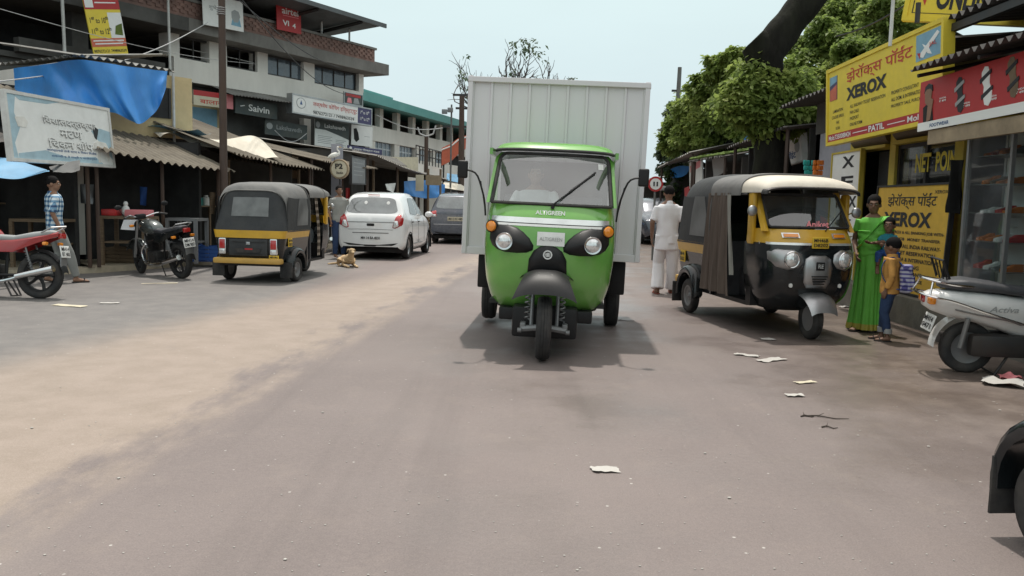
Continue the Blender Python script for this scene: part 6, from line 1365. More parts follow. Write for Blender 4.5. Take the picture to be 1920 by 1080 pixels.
b.patch(.025, .10, .11, .42, 'sign_navy', 'photo_panel', .003); b.poly([(.03, .28), (.105, .22), (.105, .42), (.03, .42)], 'sign_orange', 'printed_train', .005); b.poly([(.03, .10), (.105, .10), (.105, .18), (.03, .22)], 'sign_blue', 'printed_sky', .005)
for c_, (x_, ls) in enumerate(((.12, ('LAMINATION', 'COLOUR XEROX', 'FAX', 'SCAN')), (.42, ('ALL RAILWAY TICKET RESERVATION', 'PAN CARD', 'PASSPORT', 'ONLINE FORM')), (.80, ('PROPERTY CONSULTANT', 'ALL DOM. & INTERNATIONAL AIR TICKET', 'PROPERTY SALE, PURCHASE & RESALE')))):
    for k, s_ in enumerate(ls): w_ = min(.36, .011 * len(s_)); b.text(s_, x_ + (0 if c_ == 0 else (w_ - .34) / 2), .575 + .078 * k, w_, .042, 'ink_black', .005)
b.patch(.0, .875, 1, .975, 'sign_red', 'red_strip', .003)
b.text('Mob:7350088424', .14, .925, .24, .065, 'ink_white', .02, .006); b.patch(.28, .922, .42, .932, 'ink_white', 'rule', .005); b.text('PATIL', .505, .925, .14, .075, 'ink_white', .03, .006); b.patch(.60, .922, .74, .932, 'ink_white', 'rule', .005); b.text('Mob:9421', .87, .925, .22, .068, 'ink_white', .02, .006)
XR = 4.42; yf, yn = yx(1702, XR), 5.4
b = side_sign('shop_board', 'long red shoe shop sign with printed sandals hung under the corrugated awning', 'sign', XR, yf, yn, 2.33, 2.80, 2.36, 2.84, 'sign_red', .06)
b.patch(0, .93, 1, 1.12, 'ink_white', 'white_strip', .004); b.text('FOOTWEAR', .12, 1.03, .10, .08, 'ink_blue', .02, .007)
def sandal(u, v, w, hh, m, tilt=0.):
    pts = [(.0, .95), (-.25, .75), (-.30, .35), (-.18, .0), (-.30, -.4), (-.25, -.85), (0, -1.0), (.26, -.8), (.34, -.4), (.22, .05), (.30, .5), (.22, .85)]
    c, s = math.cos(tilt), math.sin(tilt)
    b.poly([(u + w * (x * c - y * s * .9), v - hh * (y * c + x * s)) for x, y in pts], m, 'printed_sandal')
    for k in (-.45, .35): b.poly([(u + w * (x * c - (k + y) * s * .9), v - hh * ((k + y) * c + x * s)) for x, y in ((-.42, -.1), (.42, .12), (.42, .30), (-.42, .12))], 'ink_black' if m != 'ink_black' else 'ink_grey', 'printed_strap', .007)
sandal(.215, .50, .055, .40, 'ink_black', .22); sandal(.335, .46, .06, .42, 'ink_white', .25); sandal(.44, .42, .055, .42, 'wood', .28); sandal(.60, .45, .06, .42, 'ink_black', .3); sandal(.76, .45, .06, .42, 'wood_pale', .25); sandal(.9, .45, .06, .42, 'ink_white', .25)
for x_ in (.13, .25, .365, .475, .64, .8): b.text('SANDAL', x_, .74 - x_ * .12 if x_ > .2 else .48, .035, .035, 'ink_white', .02); b.text('₹ 499', x_, .80 - x_ * .12 if x_ > .2 else .54, .035, .05, 'ink_white', .02)
b.poly([(.03, .93), (.025, .6), (.05, .52), (.075, .60), (.085, .93)], 'cloth_black', 'printed_jacket'); b.poly([(.035, .50), (.03, .25), (.05, .16), (.07, .25), (.066, .5), (.052, .58)], 'skin', 'printed_face', .006); b.poly([(.028, .28), (.033, .14), (.05, .08), (.07, .13), (.074, .27), (.06, .2), (.04, .2)], 'ink_black', 'printed_hair', .008); b.poly([(.052, .60), (.07, .42), (.08, .48), (.07, .9), (.05, .93)], 'skin', 'printed_arm', .008)
MB().bx(.0, .08, yn, yf - .25, 2.10, 2.26).build('lower_board', 'wood_pale', b.o, False).matrix_parent_inverse = b.o.matrix_world.inverted() if False else MX.Identity(4)
bpy.data.objects.remove(bpy.data.objects['lower_board'])
tag(MB().bx(XR + .02, XR + .08, yn, yf - .2, 2.12, 2.27).build('timber_board', 'wood_pale', None, False), 'bare timber board fixed under the red sandal sign', 'board')
b = Board('shop_board', 'yellow online services board with black lettering high above the awnings', 'sign', at(1702, -50, 9.9), at(1960, -46, 9.2), at(1960, 46, 9.2), at(1706, 33, 9.9), 'sign_yellow', .12, None, 'sign_yellow', .05)
b.text('ONLINE', .45, .53, .46, .50, 'ink_black', .04); b.patch(.05, .86, .95, .875, 'ink_black', 'border_line'); b.patch(.05, .08, .058, .86, 'ink_black', 'border_line'); b.patch(.05, .08, .95, .095, 'ink_black', 'border_line'); b.poly([(.115, .4), (.135, .30), (.15, .45), (.14, .7), (.12, .6)], 'ink_red', 'printed_mark')
for u, lab in ((1728, 'iron post under the far end of the yellow online board'), (1900, 'iron post under the near end of the yellow online board')): q_ = at(u, 36, 9.5); tag(MB().tube([(q_.x, q_.y + .1, q_.z + .2), (q_.x, q_.y + .1, 3.5)], .03, 6).build('board_post', 'dark_metal', None), lab, 'post')

# ochre poster board standing on the step
XO = 5.0; yf, yn = yx(1630, XO), yx(1768, XO)
b = side_sign('standing_board', 'ochre standing board hand painted with copying and ticket services', 'sign', XO, yf, yn, .36, 1.72, .36, 1.74, 'sign_ochre', .03, 'dark_metal', .025, -.06)
b.text('झेरॉक्स पॉईंट', .50, .15, .66, .15, 'ink_black', .008); b.text('XEROX', .46, .32, .66, .14, 'ink_black', .04); b.text('XEROX', .87, .07, .16, .03, 'ink_black', .01)
for k, s_ in enumerate(('COLOUR XEROX & ALL BANKING JOB WITH-', 'LAMINATION JOB   MONEY TRANSFER', 'FAX - ONLINE - ALL INDIA RAILWAY-', 'E-MAIL   TICKET RESERVATION', 'SCAN - ALL INDIA & INTERNATIONAL', 'AIR TICKET BOOKING', 'PROPERTY CONSULTANT', 'PROPERTY SALE, PURCHASE', 'RENT AGREEMENT')):
    w_ = (.88, .84, .86, .8, .86, .62, .66, .68, .6)[k]; b.text(s_, .08 + w_ / 2, .445 + .062 * k, w_, .036, 'ink_black', .02)
# tall white board behind the rickshaw
XW = 5.15; b = side_sign('standing_board', 'tall white board with letters running down it behind the facing rickshaw', 'sign', XW, yx(1549, XW), yx(1602, XW), .3, 2.28, .3, 2.30, 'sign_white', .04, 'pillar_yellow', .03)
for k, c_ in enumerate(('X', 'E', 'ROX', 'झे', 'रॉ', 'क्स')): b.text(c_, .58, .08 + .155 * k, .42 if len(c_) < 3 else .7, .09, 'ink_black', .03)
# glass cabinet of goods
cy0, cy1, cx = yx(1882, 4.95), yx(1801, 4.95), 4.95
gc = thing('display_cabinet', 'tall glass display cabinet full of red and orange shoes at the shop front', 'cabinet', (cx, cy0, .345)); D, Wd, H = .42, cy1 - cy0, 1.95
cf = MB()
for x in (0, D):
    for y in (0, Wd): cf.bx(x - .02, x + .02, y - .02, y + .02, 0, H)
for z in (.02, H - .02): cf.bx(-.018, .018, .02, Wd - .02, z - .02, z + .02).bx(D - .018, D + .018, .02, Wd - .02, z - .02, z + .02).bx(.02, D - .02, -.018, .018, z - .02, z + .02).bx(.02, D - .02, Wd - .018, Wd + .018, z - .02, z + .02)
cf.build('frame', 'alloy', gc, False); MB().bx(.022, D, .022, Wd - .022, .0, .012).build('base', 'wood', gc, False); MB().bx(D - .012, D - .004, .02, Wd - .02, .04, H - .04).build('back_panel', 'sign_white', gc, False)  # back panel made white to bounce light on to the shoes
MB().bx(.002, .006, .022, Wd - .022, .042, H - .042).build('front_glass', 'shop_glass', gc, False); MB().bx(.022, D - .02, .002, .006, .042, H - .042).build('side_glass', 'shop_glass', gc, False)
MB().bx(-.06, D + .04, -.05, Wd + .05, H + .001, H + .05).build('top_board', 'alloy', gc, False)
random.seed(21)
for k in range(6):
    z = .16 + .30 * k; MB().bx(.03, D - .03, .03, Wd - .03, z - .008, z).build('shelf', 'alloy', gc, False)
    for j in range(4):
        y = .10 + (Wd - .2) * (j + .5) / 4 + ru(-.03, .03); m_ = random.choice(['goods_red', 'goods_orange', 'cloth_black', 'goods_orange', 'goods_red', 'wood', 'steel_grey', 'sign_white'])
        l_ = ru(.16, .24); hh = ru(.06, .10)
        so_ = MB().loft([[(x0, y - w0, z + .002), (x0, y + w0, z + .002), (x0, y + w0 * .8, z + h0), (x0, y - w0 * .8, z + h0)] for x0, w0, h0 in ((.07, .03, hh * .4), (.10, .045, hh * .5), (.16, .042, hh * .7), (.20, .036, hh), (.07 + l_, .034, hh * 1.05))]).build('shoe', m_, None, False)
        so_.location = (cx, cy0, .345); tag(so_, '%s shoe on the %s shelf of the glass cabinet' % ({'goods_red': 'red', 'goods_orange': 'orange', 'cloth_black': 'black', 'wood': 'brown', 'steel_grey': 'grey', 'sign_white': 'white'}[m_], ('bottom', 'second', 'third', 'fourth', 'fifth', 'top')[k]), 'shoe', 'shoes in the glass cabinet %s %d' % (m_.replace('_', ' '), k))
# black cloth hanging at the pillar, lamp bulbs
cloth([at(1782, 300, 9.55), at(1808, 300, 9.5)], [at(1774, 398, 9.5), at(1806, 402, 9.45)], 14, 20, 'cloth_black', 'hanging_jacket', None, .05, 9, label='black jacket hanging between the ochre board and the glass cabinet', cat='jacket', out=V((-1, -.3, 0)))
# goods and things inside the near shop
tag(MB().bx(-.4, .4, -1.2, 1.2, 0, .85).build('shop_counter', 'interior_black', None, False, loc=(6.6, 7.0, .3)), 'dark counter inside the near shoe shop', 'counter')
tag(MB().bx(-.04, .04, -.035, .035, -.05, .05, r=.006).build('wall_switch', 'white_plate', None, loc=at(1899, 417, 8.9)), 'small white switch box in the dark shop doorway', 'switch')
# hanging packets, farther signs
def goods(u0, v0, u1, v1, y, m_, lab):
    a, b_ = at(u0, v0, y), at(u1, v1, y); w, hh = b_.x - a.x, a.z - b_.z; random.seed(u0)
    mb = MB()
    for k in range(3):
        for j in range(3):
            mb.box((a.x + w * (k + .5) / 3 + ru(-.01, .01), y + ru(-.03, .03), a.z - hh * (j + .5) / 3), (w / 3.3, .05, hh / 3.2), None, .015)
    return tag(mb.build('snack_packets', m_, None), lab, 'packets')
goods(1507, 300, 1524, 329, 13.6, 'goods_teal', 'teal snack packets hanging by the shop edge behind the rickshaw roof'); goods(1525, 300, 1543, 329, 13.4, 'goods_orange', 'orange snack packets hanging by the shop edge behind the rickshaw roof')
b = Board('shop_board', 'white board with blue lettering and an emblem among the dark roofs', 'sign', at(1452, 272, 18), at(1504, 249, 16), at(1506, 302, 16), at(1454, 315, 18), 'sign_white', .08, None, 'pipe_white', .03)
b.text('मनोहर पॉईंट', .42, .68, .7, .34, 'ink_blue', .03); b.poly([(.82 + .08 * math.cos(t), .42 + .22 * math.sin(t)) for t in [k * .5 for k in range(13)]], 'ink_grey', 'emblem'); b.patch(.1, .2, .5, .28, 'ink_grey', 'printed_line')
def flex(label, pts, ys, m_, stripe=None, name='banner'):
    b = Board(name, label, 'banner', *[at(u, v, y) for (u, v), y in zip(pts, ys)], m_, .04, None, None)
    if stripe: b.patch(.1, .15, .9, .4, stripe, 'printed_panel')
    return b
flex('crumpled white flex banner left of the lettered board', [(1419, 283), (1444, 292), (1446, 325), (1422, 320)], (19, 18.5, 18.5, 19), 'sign_white')
flex('grey flex banner hanging under the mossy roof', [(1336, 300), (1358, 283), (1360, 322), (1337, 334)], (23, 22, 22, 23), 'ink_grey')
flex('tall pinkish white board at the end of the stall row', [(1292, 308), (1316, 288), (1316, 345), (1293, 352)], (27, 25, 25, 27), 'sign_white', 'ink_pink')
flex('narrow red panel beside the tall pinkish board', [(1283, 352), (1292, 350), (1292, 378), (1284, 382)], (28, 27, 27, 28), 'sign_red')
# stalls on the right, farther away
def rstall(label, y0, y1, x0, x1, z0, z1, rise, m, wallm, n=22, moss=False):
    t = thing('roadside_stall', label, 'stall', (x0, y0, 0), 0, 'roadside stalls'); ang = math.degrees(math.atan2(y1 - y0, x1 - x0)); L = math.hypot(y1 - y0, x1 - x0); t.rotation_euler = (0, 0, R(ang))
    sheet_roof((0, .5, z0), (L, .5, z1), (0, -3.4, z0 + rise), (L, -3.4, z1 + rise), n, .03, m, 'roof', t)
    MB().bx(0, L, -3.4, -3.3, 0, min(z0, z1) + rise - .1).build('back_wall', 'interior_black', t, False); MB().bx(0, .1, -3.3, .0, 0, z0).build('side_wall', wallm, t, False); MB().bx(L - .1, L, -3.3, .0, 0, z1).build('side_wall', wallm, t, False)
    MB().bx(.1, L - .1, -.7, -.6, 0, .9).build('counter', wallm, t, False)
    for s in (.2, L - .2): MB().tube([(s, .35, 0), (s, .35, (z0 if s < 1 else z1) - .02)], .04, 6).build('post', 'pole_brown', t)
    if moss:
        mo = MB(); random.seed(9)
        for k in range(900):
            s, w_ = ru(.1, L - .1), ru(-1.6, .45); z = z0 + (z1 - z0) * s / L + rise * (.5 - w_) / 3.9 + .05
            mo.ell((s, w_, z), (ru(.05, .12), ru(.05, .12), ru(.02, .07)), None, 5, 4)
        mo.build('moss', 'moss', t)
    return t
rstall('dark shop front next to the lettered white board behind the rickshaw', 15.3, 19.5, 5.35, 5.4, 2.85, 2.75, .5, 'dark_sheet', 'interior_black')
rstall('stall with a thick mossy roof behind the facing rickshaw', 19.6, 24.0, 5.3, 5.45, 2.55, 2.65, .7, 'dark_sheet', 'concrete_dark', moss=True)
rstall('low stall with a slanting grey roof edge left of the mossy one', 24.2, 31, 5.5, 5.75, 2.9, 2.75, .9, 'grey_sheet', 'dark_sheet')
rstall('farthest roadside stall near the red round sign', 31.5, 42, 5.9, 6.3, 2.4, 2.5, .6, 'grey_sheet', 'concrete_dark')
cloth([at(1393, 262, 21), at(1408, 248, 21), at(1416, 243, 20.8)], [at(1396, 266, 21), at(1410, 268, 21), at(1417, 270, 20.8)], 14, 8, 'tarp_blue', 'roof_sheet', None, .03, 6, label='blue plastic sheet folded on a stall roof beside the big tree trunk', cat='sheet')
cloth([at(1255, 318, 30), at(1275, 311, 29.5), at(1292, 312, 29)], [at(1258, 334, 30), at(1276, 332, 29.5), at(1290, 326, 29)], 14, 8, 'tarp_blue', 'roof_sheet', None, .05, 6, label='blue plastic sheet over the farthest roadside stall', cat='sheet')
# red ring sign on a pole
q_ = at(1229, 345, 21); rg = thing('round_road_sign', 'round white road sign with a red ring beyond the man in white', 'road sign', (q_.x, q_.y, 0))
MB().tube([(0, .03, 0), (0, .03, q_.z + .1)], .028, 8).build('post', 'pole_grey', rg); MB().lathe([(.001, 0), (.19, 0), (.19, .02), (.001, .02)], 28, MX.Translation((0, 0, q_.z)) @ FRONT).build('ring', 'sign_red', rg); MB().lathe([(.14, .021), (.14, .026), (.001, .026)], 28, MX.Translation((0, 0, q_.z)) @ FRONT).build('face', 'sign_white', rg)
MB().box((-.04, -.03, q_.z), (.035, .01, .11)).box((.04, -.03, q_.z), (.035, .01, .11)).build('symbol', 'ink_black', rg)
# ------------------------------------------------------------------ poles and wires
q_ = at(419, 335, 16.6); p1 = thing('street_pole', 'brown rusted steel pole rising in front of the concrete building', 'pole', (q_.x, q_.y, 0), 0, 'poles')
MB().cyl((0, 0, 0), (.02, 0, 7.5), .082, .06, 12).build('shaft', 'pole_brown', p1); zc = at(420, 22, 16.6).z
wb = MB(); [wb.lathe([(.075, zc - .06 + .04 * k), (.09, zc - .05 + .04 * k), (.075, zc - .04 + .04 * k)], 12) for k in range(4)]; wb.build('wire_binding', 'wire_pale', p1)
q_ = at(866, 300, 42); p2 = thing('power_pole', 'dark power pole with crossarms just beside the grey cargo box', 'pole', (q_.x, q_.y, 0), 0, 'poles'); zt = at(864, 180, 42).z
MB().cyl((0, 0, 0), (-.05, 0, zt), .19, .12, 10).build('shaft', 'pole_brown', p2)
for dz, w_ in ((.05, .5), (-.6, .35), (-1.5, .95)): MB().bx(-w_, w_, -.05, .05, zt + dz - .05, zt + dz + .05).build('crossarm', 'dark_metal', p2)
q_ = at(846, 250, 40); p3 = thing('floodlight_mast', 'slim mast with two floodlights left of the dark power pole', 'lamp', (q_.x, q_.y, 0)); zt = at(846, 196, 40).z
MB().cyl((0, 0, 0), (0, 0, zt), .05, .04, 8).build('mast', 'pole_grey', p3)
for x in (-.32, -.05): MB().box((x, -.1, zt - .25 + x * .3), (.26, .14, .22), rotm(0, 'X'), .03).build('floodlight', 'steel_grey', p3)
q_ = at(799, 300, 38); p4 = thing('forked_pole', 'dark pole with a forked top before the cream gallery', 'pole', (q_.x, q_.y, 0)); zt = at(799, 256, 38).z
MB().cyl((0, 0, 0), (0, 0, zt), .10, .09, 8).build('shaft', 'pole_brown', p4); MB().tube([(-.40, 0, zt + .40), (-.3, 0, zt + .12), (0, 0, zt), (.3, 0, zt + .12), (.42, 0, zt + .5)], .035, 6).build('fork', 'wire_pale', p4)
q_ = at(1262, 300, 30); p5 = thing('power_pole', 'tall power pole wrapped in wires and creeper rising above the trees', 'pole', (q_.x, q_.y, 0), 0, 'poles'); zt = at(1268, 126, 30).z
MB().cyl((0, 0, 0), (.1, 0, zt), .13, .07, 10).build('shaft', 'pole_grey', p5)
MB().bx(-.15, .3, -.04, .04, zt - .85, zt - .78).bx(-.45, .25, -.04, .04, zt - 2.2, zt - 2.12).build('crossarm', 'dark_metal', p5); MB().tube([(0, 0, zt - 3.1), (.5, -.1, zt - 2.75)], .03, 6).build('bracket', 'dark_metal', p5)
lm = MB().ell((-.38, -.2, zt - 4.25), (.22, .12, .09)).tube([(-.3, -.15, zt - 4.25), (0, 0, zt - 4.4)], .025, 6).build('lamp_head', 'pipe_white', p5)
lv = MB(); random.seed(5)
for k in range(500):
    z = zt - 1.9 - 3.4 * rnd() ** .8; a = rnd() * 6.28; r_ = .12 + .22 * rnd() * (1 if z < zt - 2.8 else .5); c_ = V((r_ * math.cos(a) + .05, r_ * math.sin(a), z)); u_ = V((ru(-1, 1), ru(-1, 1), ru(-1, 1))).normalized() * .07; w_ = u_.orthogonal().normalized() * .05
    lv.faces([c_ - u_ - w_, c_ + u_ - w_, c_ + u_ + w_, c_ - u_ + w_], [(0, 1, 2, 3)])
lv.build('creeper', 'leaf_dark', p5, False, raw=True)
def wire(label, a, b_, sag, r=.012, m='wire', name='overhead_wire'):
    a, b_ = V(a), V(b_); pts = [a.lerp(b_, k / 24) - V((0, 0, sag * math.sin(math.pi * k / 24) ** 1.0)) for k in range(25)]
    return tag(MB().tube(pts, r, 5).build(name, m, None), label, 'wire', 'overhead wires')
wire('pale slack rope from the picture edge up to the torn banner', at(-30, 156, 14), at(390, 42, 27), .35, .013, 'wire_pale')
wire('thin wire across the dark upper floors', at(-30, 8, 16), at(480, 120, 30), .2, .008, 'wire_pale')
wire('wire from the brown pole down past the upper windows', at(425, -20, 16.8), at(640, 128, 32), .25)
wire('second wire from the brown pole down to the white board', at(430, -30, 16.8), at(660, 180, 33), .5)
wire('pale wire sagging between the navy panel and the forked pole', at(705, 215, 36), at(830, 240, 40), .3, .02, 'wire_pale')
wire('short wire loop below the dark shop window', at(515, 244, 30), at(575, 250, 31), .35, .015, 'wire_pale')
wire('wire above the yellow copy shop board', at(1568, 68, 12), at(1700, 8, 10), .05, .012)
q_ = at(1672, 40, 9.9); tag(MB().tube([(q_.x, q_.y, 3.3), (q_.x, q_.y, q_.z + .9)], .022, 6).build('roof_pole', 'pipe_white', None), 'thin metal pole rising behind the yellow copy shop board', 'pole')
# ------------------------------------------------------------------ trees
def leaves(mb_v, mb_f, c, r, n, size, shell_=.55, droop=.25):
    for _ in range(n):
        while True:
            d = V((ru(-1, 1), ru(-1, 1), ru(-1, 1)))
            if .05 < d.length < 1: break
        k = d.length; d.normalize(); k = (shell_ + (1 - shell_) * k if rnd() < .75 else k) * (1 if rnd() < .86 else ru(1.0, 1.45))
        p = V((c[0] + d.x * r[0] * k, c[1] + d.y * r[1] * k, c[2] + d.z * r[2] * k))
        a = V((ru(-1, 1), ru(-1, 1), ru(-.9, .5))).normalized(); s = size * ru(.6, 1.4)
        nn = (V((ru(-.8, .8), ru(-.8, .8), 1)) + d * .5).normalized(); w = nn.cross(a)
        if w.length < .1: continue
        w.normalize(); a = a * s; w = w * s * .36; i = len(mb_v); dz = V((0, 0, -droop * s))
        mb_v += [p, p + a * .45 + w, p + a + dz, p + a * .45 - w]; mb_f.append((i, i + 1, i + 2, i + 3))
def crown(name, clumps, size, m, parent, dens=1.):
    v, f = [], []
    for c, r, n in clumps: leaves(v, f, c, r, int(n * dens), size)
    me = bpy.data.meshes.new(name); me.from_pydata(v, [], f); me.materials.append(MATS[m]); o = bpy.data.objects.new(name, me); COL.objects.link(o); o.parent = parent; return o
def limb_path(a, b_, bend=.15, n=8):
    a, b_ = V(a), V(b_); L = (b_ - a).length; o = V((ru(-1, 1), ru(-1, 1), ru(-.3, .6))) * bend * L
    return [a.lerp(b_, k / n) + o * math.sin(math.pi * k / n) + V((ru(-1, 1), ru(-1, 1), ru(-1, 1))) * .02 * L for k in range(n + 1)]
def tree(label, base, clump_px, y, trunk_r, size, m, per, group='street trees', trunk_top=None, seed=1):
    """clump_px: (u, v, radius in pixels, depth offset)"""
    random.seed(seed); t = thing('leafy_tree', label, 'tree', (base[0], base[1], 0), 0, group); o = V((base[0], base[1], 0))
    cl = []
    for u, v, rp, dy in clump_px:
        c = at(u, v, y + dy) - o; r = rp / F * (y + dy); cl.append((c, (r * 1.15, r * 1.1, r * .8), per * (r ** 1.6)))
        for k in range(5):
            q = c + V((ru(-1, 1), ru(-1, 1), ru(-.6, .7))) * r * 1.0; rr = r * ru(.3, .5); cl.append((q, (rr * 1.2, rr, rr * .6), per * .9 * (rr ** 1.6)))
    crown('crown', cl, size, m, t)
    zc_ = sum(c.z for c, r, n in cl) / len(cl); cx_ = sum(c.x for c, r, n in cl) / len(cl)
    top = V((cx_ * .5, 0, zc_ * .75)); tb = MB(); tb.tube([(0, 0, -.05), (0, 0, .4), top * .5 + V((.1, 0, 0)), top], [trunk_r * 1.3, trunk_r, trunk_r * .85, trunk_r * .6], 10); tr = tb.build('trunk', 'bark', t)
    for k, (u, v, rp, dy) in enumerate(clump_px):
        e = at(u, v, y + dy) - o; s0 = top * ru(.6, .98); pth = limb_path(s0, e, .12); MB().tube(pth, [trunk_r * .38 * (1 - .75 * j / 8) for j in range(9)], 7).build('limb', 'bark', t)
    return t
T1 = tree('spreading bright green tree over the far stalls', (at(1345, 300, 26).x + .8, 27.0), [(1300, 205, 34, 1), (1270, 232, 22, 2), (1325, 175, 30, 0), (1350, 130, 24, -1), (1385, 105, 20, -2), (1370, 165, 34, -1), (1335, 222, 38, 0), (1295, 250, 30, 1), (1380, 215, 40, -2), (1265, 270, 22, 2), (1330, 262, 28, 0), (1405, 250, 26, -3), (1365, 110, 16, -2), (1320, 150, 18, 0), (1395, 135, 22, -3)], 26, .28, .14, 'leaf_bright', 3600, seed=11)
T2 = tree('dense green tree rising behind the yellow copy shop board', (9.0, 20.5), [(1490, 190, 40, 0), (1520, 130, 46, 1), (1560, 90, 40, 1), (1600, 50, 46, 2), (1560, 30, 30, 2), (1530, 200, 34, -1), (1580, 140, 40, 0), (1640, 60, 30, 1), (1475, 240, 30, -1), (1500, 90, 26, 2), (1630, 110, 34, 0), (1525, 245, 22, -2), (1545, 60, 30, 1), (1580, 10, 30, 2), (1620, 20, 30, 2), (1500, 150, 30, 0), (1600, 95, 30, 0), (1660, 85, 26, -1)], 20, .3, .105, 'leaf_mid', 4300, seed=12)
T3 = tree('dark narrow tree at the far end of the stall row', (at(1250, 300, 44).x + .5, 45), [(1274, 205, 20, 0), (1264, 244, 21, 0), (1254, 282, 19, 0), (1270, 292, 22, 0), (1248, 314, 12, 0), (1286, 252, 21, 1), (1278, 322, 15, 0)], 44, .3, .26, 'leaf_far', 1000, seed=13)
T4 = tree('dark tree behind the yellow online board', (11.0, 16.5), [(1680, 30, 44, 0), (1720, 10, 50, 1), (1650, -10, 50, 1), (1690, 60, 30, 0), (1770, -20, 50, 0), (1640, 30, 26, 0)], 17, .25, .10, 'leaf_mid', 2300, seed=14)
# the old cut trunk leaning over the roofs
bs = at(1446, 250, 16.2); ct = thing('old_tree', 'massive dark mossy trunk with a sawn stump and one thick limb over the roofs', 'tree', (bs.x, bs.y, 0), 0, 'street trees'); o = V((bs.x, bs.y, 0))
def apx(u, v, y=16.2): return at(u, v, y) - o
random.seed(31)
def rough_tube(pts, rs, name, n=16, amp=.10):
    P = [V(p) for p in pts]; k = 40; path = [catmull(P, (len(P) - 1) * i / k) for i in range(k + 1)]; rr = [catmull([r for r in rs], (len(rs) - 1) * i / k) for i in range(k + 1)]
    mb = MB(); mb.tube(path, rr, n)
    for v in mb.bm.verts: v.co += V((MN.noise(v.co * 2.2), MN.noise(v.co * 2.2 + V((9, 0, 0))), MN.noise(v.co * 2.2 + V((0, 9, 0))))) * amp
    return mb.build(name, 'bark', ct, ang=60)
rough_tube([(0, 0, -.05), (.05, 0, 1.5), apx(1442, 240), apx(1443, 190), apx(1447, 150), apx(1440, 115), apx(1428, 96), apx(1410, 79)], [.46, .38, .30, .29, .28, .33, .34, .26], 'trunk')
rough_tube([apx(1438, 150), apx(1436, 118), apx(1444, 92), apx(1466, 62), apx(1496, 26), apx(1530, -12), apx(1570, -60), apx(1630, -120)], [.26, .31, .33, .31, .28, .25, .22, .18], 'limb', 14, .06)
crown('ivy_leaves', [(apx(1440, 178), (.75, .5, .4), 900), (apx(1415, 200), (.7, .5, .4), 700), (apx(1455, 215), (.7, .5, .45), 800), (apx(1420, 150), (.45, .4, .4), 450), (apx(1405, 175), (.5, .4, .4), 400), (apx(1440, 235), (.4, .35, .35), 300), (apx(1500, 215), (.6, .5, .35), 500), (apx(1480, 170), (.5, .5, .4), 500)], .115, 'leaf_bright', ct, 3.2)
MBm = MB(); 
# bare tree behind the box
random.seed(77)
bq = at(985, 380, 52); bt = thing('bare_tree', 'nearly bare tree spreading thin branches above the grey cargo box', 'tree', (bq.x, bq.y, 0), 0, 'street trees'); ob = V((bq.x, bq.y, 0))
tb = MB(); lvv, lvf = [], []
def branch(p, d, L, r, lev):
    n = 5; pts = [p]; dd_ = d.copy()
    for k in range(n):
        dd_ = (dd_ + V((ru(-.35, .35), ru(-.35, .35), ru(-.12, .28)))).normalized(); pts.append(pts[-1] + dd_ * L / n)
    tb.tube(pts, [r * (1 - .55 * k / n) for k in range(n + 1)], 5)
    if lev > 0:
        for k in range(3 if lev > 1 else 3):
            i = random.randint(2, n); nd = (dd_ + V((ru(-1.0, 1.0), ru(-.8, .8), ru(-.35, .65)))).normalized(); branch(pts[i], nd, L * ru(.55, .8), r * .62, lev - 1)
    elif rnd() < .07: leaves(lvv, lvf, pts[-1], (.35, .35, .2), 9, .2)
tb.tube([(0, 0, 0), (.1, 0, 2.5), (0, 0, 5)], [.35, .28, .25], 8)
for a, L in ((-2.95, 5.4), (-2.7, 4.9), (-2.3, 4.4), (-1.9, 4.3), (-1.5, 4.4), (-1.15, 4.3), (-.8, 4.3), (-.4, 4.4), (-2.85, 6.2), (-1.6, 4.8)):
    branch(V((0, 0, 5.6)), V((math.cos(a) * 1.25, ru(-.4, .4), -math.sin(a) * .6)).normalized(), L * .53, .10, 3)
leaves(lvv, lvf, at(985, 84, 52) - ob, (.9, .8, .4), 70, .24)
leaves(lvv, lvf, at(1000, 98, 52) - ob, (.5, .5, .4), 26, .22)
tb.build('branches', 'bark_grey', bt)
me = bpy.data.meshes.new('sparse_leaves'); me.from_pydata(lvv, [], lvf); me.materials.append(MATS['leaf_far']); o_ = bpy.data.objects.new('sparse_leaves', me); COL.objects.link(o_); o_.parent = bt
# far end of the street
fb = thing('far_building', 'pale grey building closing the far end of the street', 'building', (at(1215, 380, 95).x, 95, 0)); MB().bx(-6, 8, 0, 8, 0, 3.4).build('wall', 'far_wall', fb, False); MB().bx(-6.5, 8.5, -1.2, 8.2, 3.4, 3.7).build('roof', 'roof_metal', fb, False)
for k in range(6): MB().bx(-5 + 2.2 * k, -3.6 + 2.2 * k, -.03, .05, .4, 2.2).build('window', 'interior_black', fb, False)
D1 = dup(SV, 'dark car far down the street left of the man in white', (at(1212, 440, 31).x + .35, 31, 0), 0); D1['group'] = 'cars far down the street'
D2 = dup(HC, 'white car farther down the street past the grey cargo box', (at(1222, 400, 48).x + .4, 48, 0), 0); D2['group'] = 'cars far down the street'
tl = MB(); random.seed(8)
hz = thing('far_tree_belt', 'hazy belt of trees beyond the end of the street', 'trees', (0, 130, 0)); v_, f_ = [], []
for k in range(60): leaves(v_, f_, (ru(-70, 90), ru(-6, 6), ru(1, 3.0)), (5, 3, 2.4), 60, 1.1)
me = bpy.data.meshes.new('foliage'); me.from_pydata(v_, [], f_); me.materials.append(MATS['leaf_far']); o_ = bpy.data.objects.new('foliage', me); COL.objects.link(o_); o_.parent = hz; hz['kind'] = 'stuff'
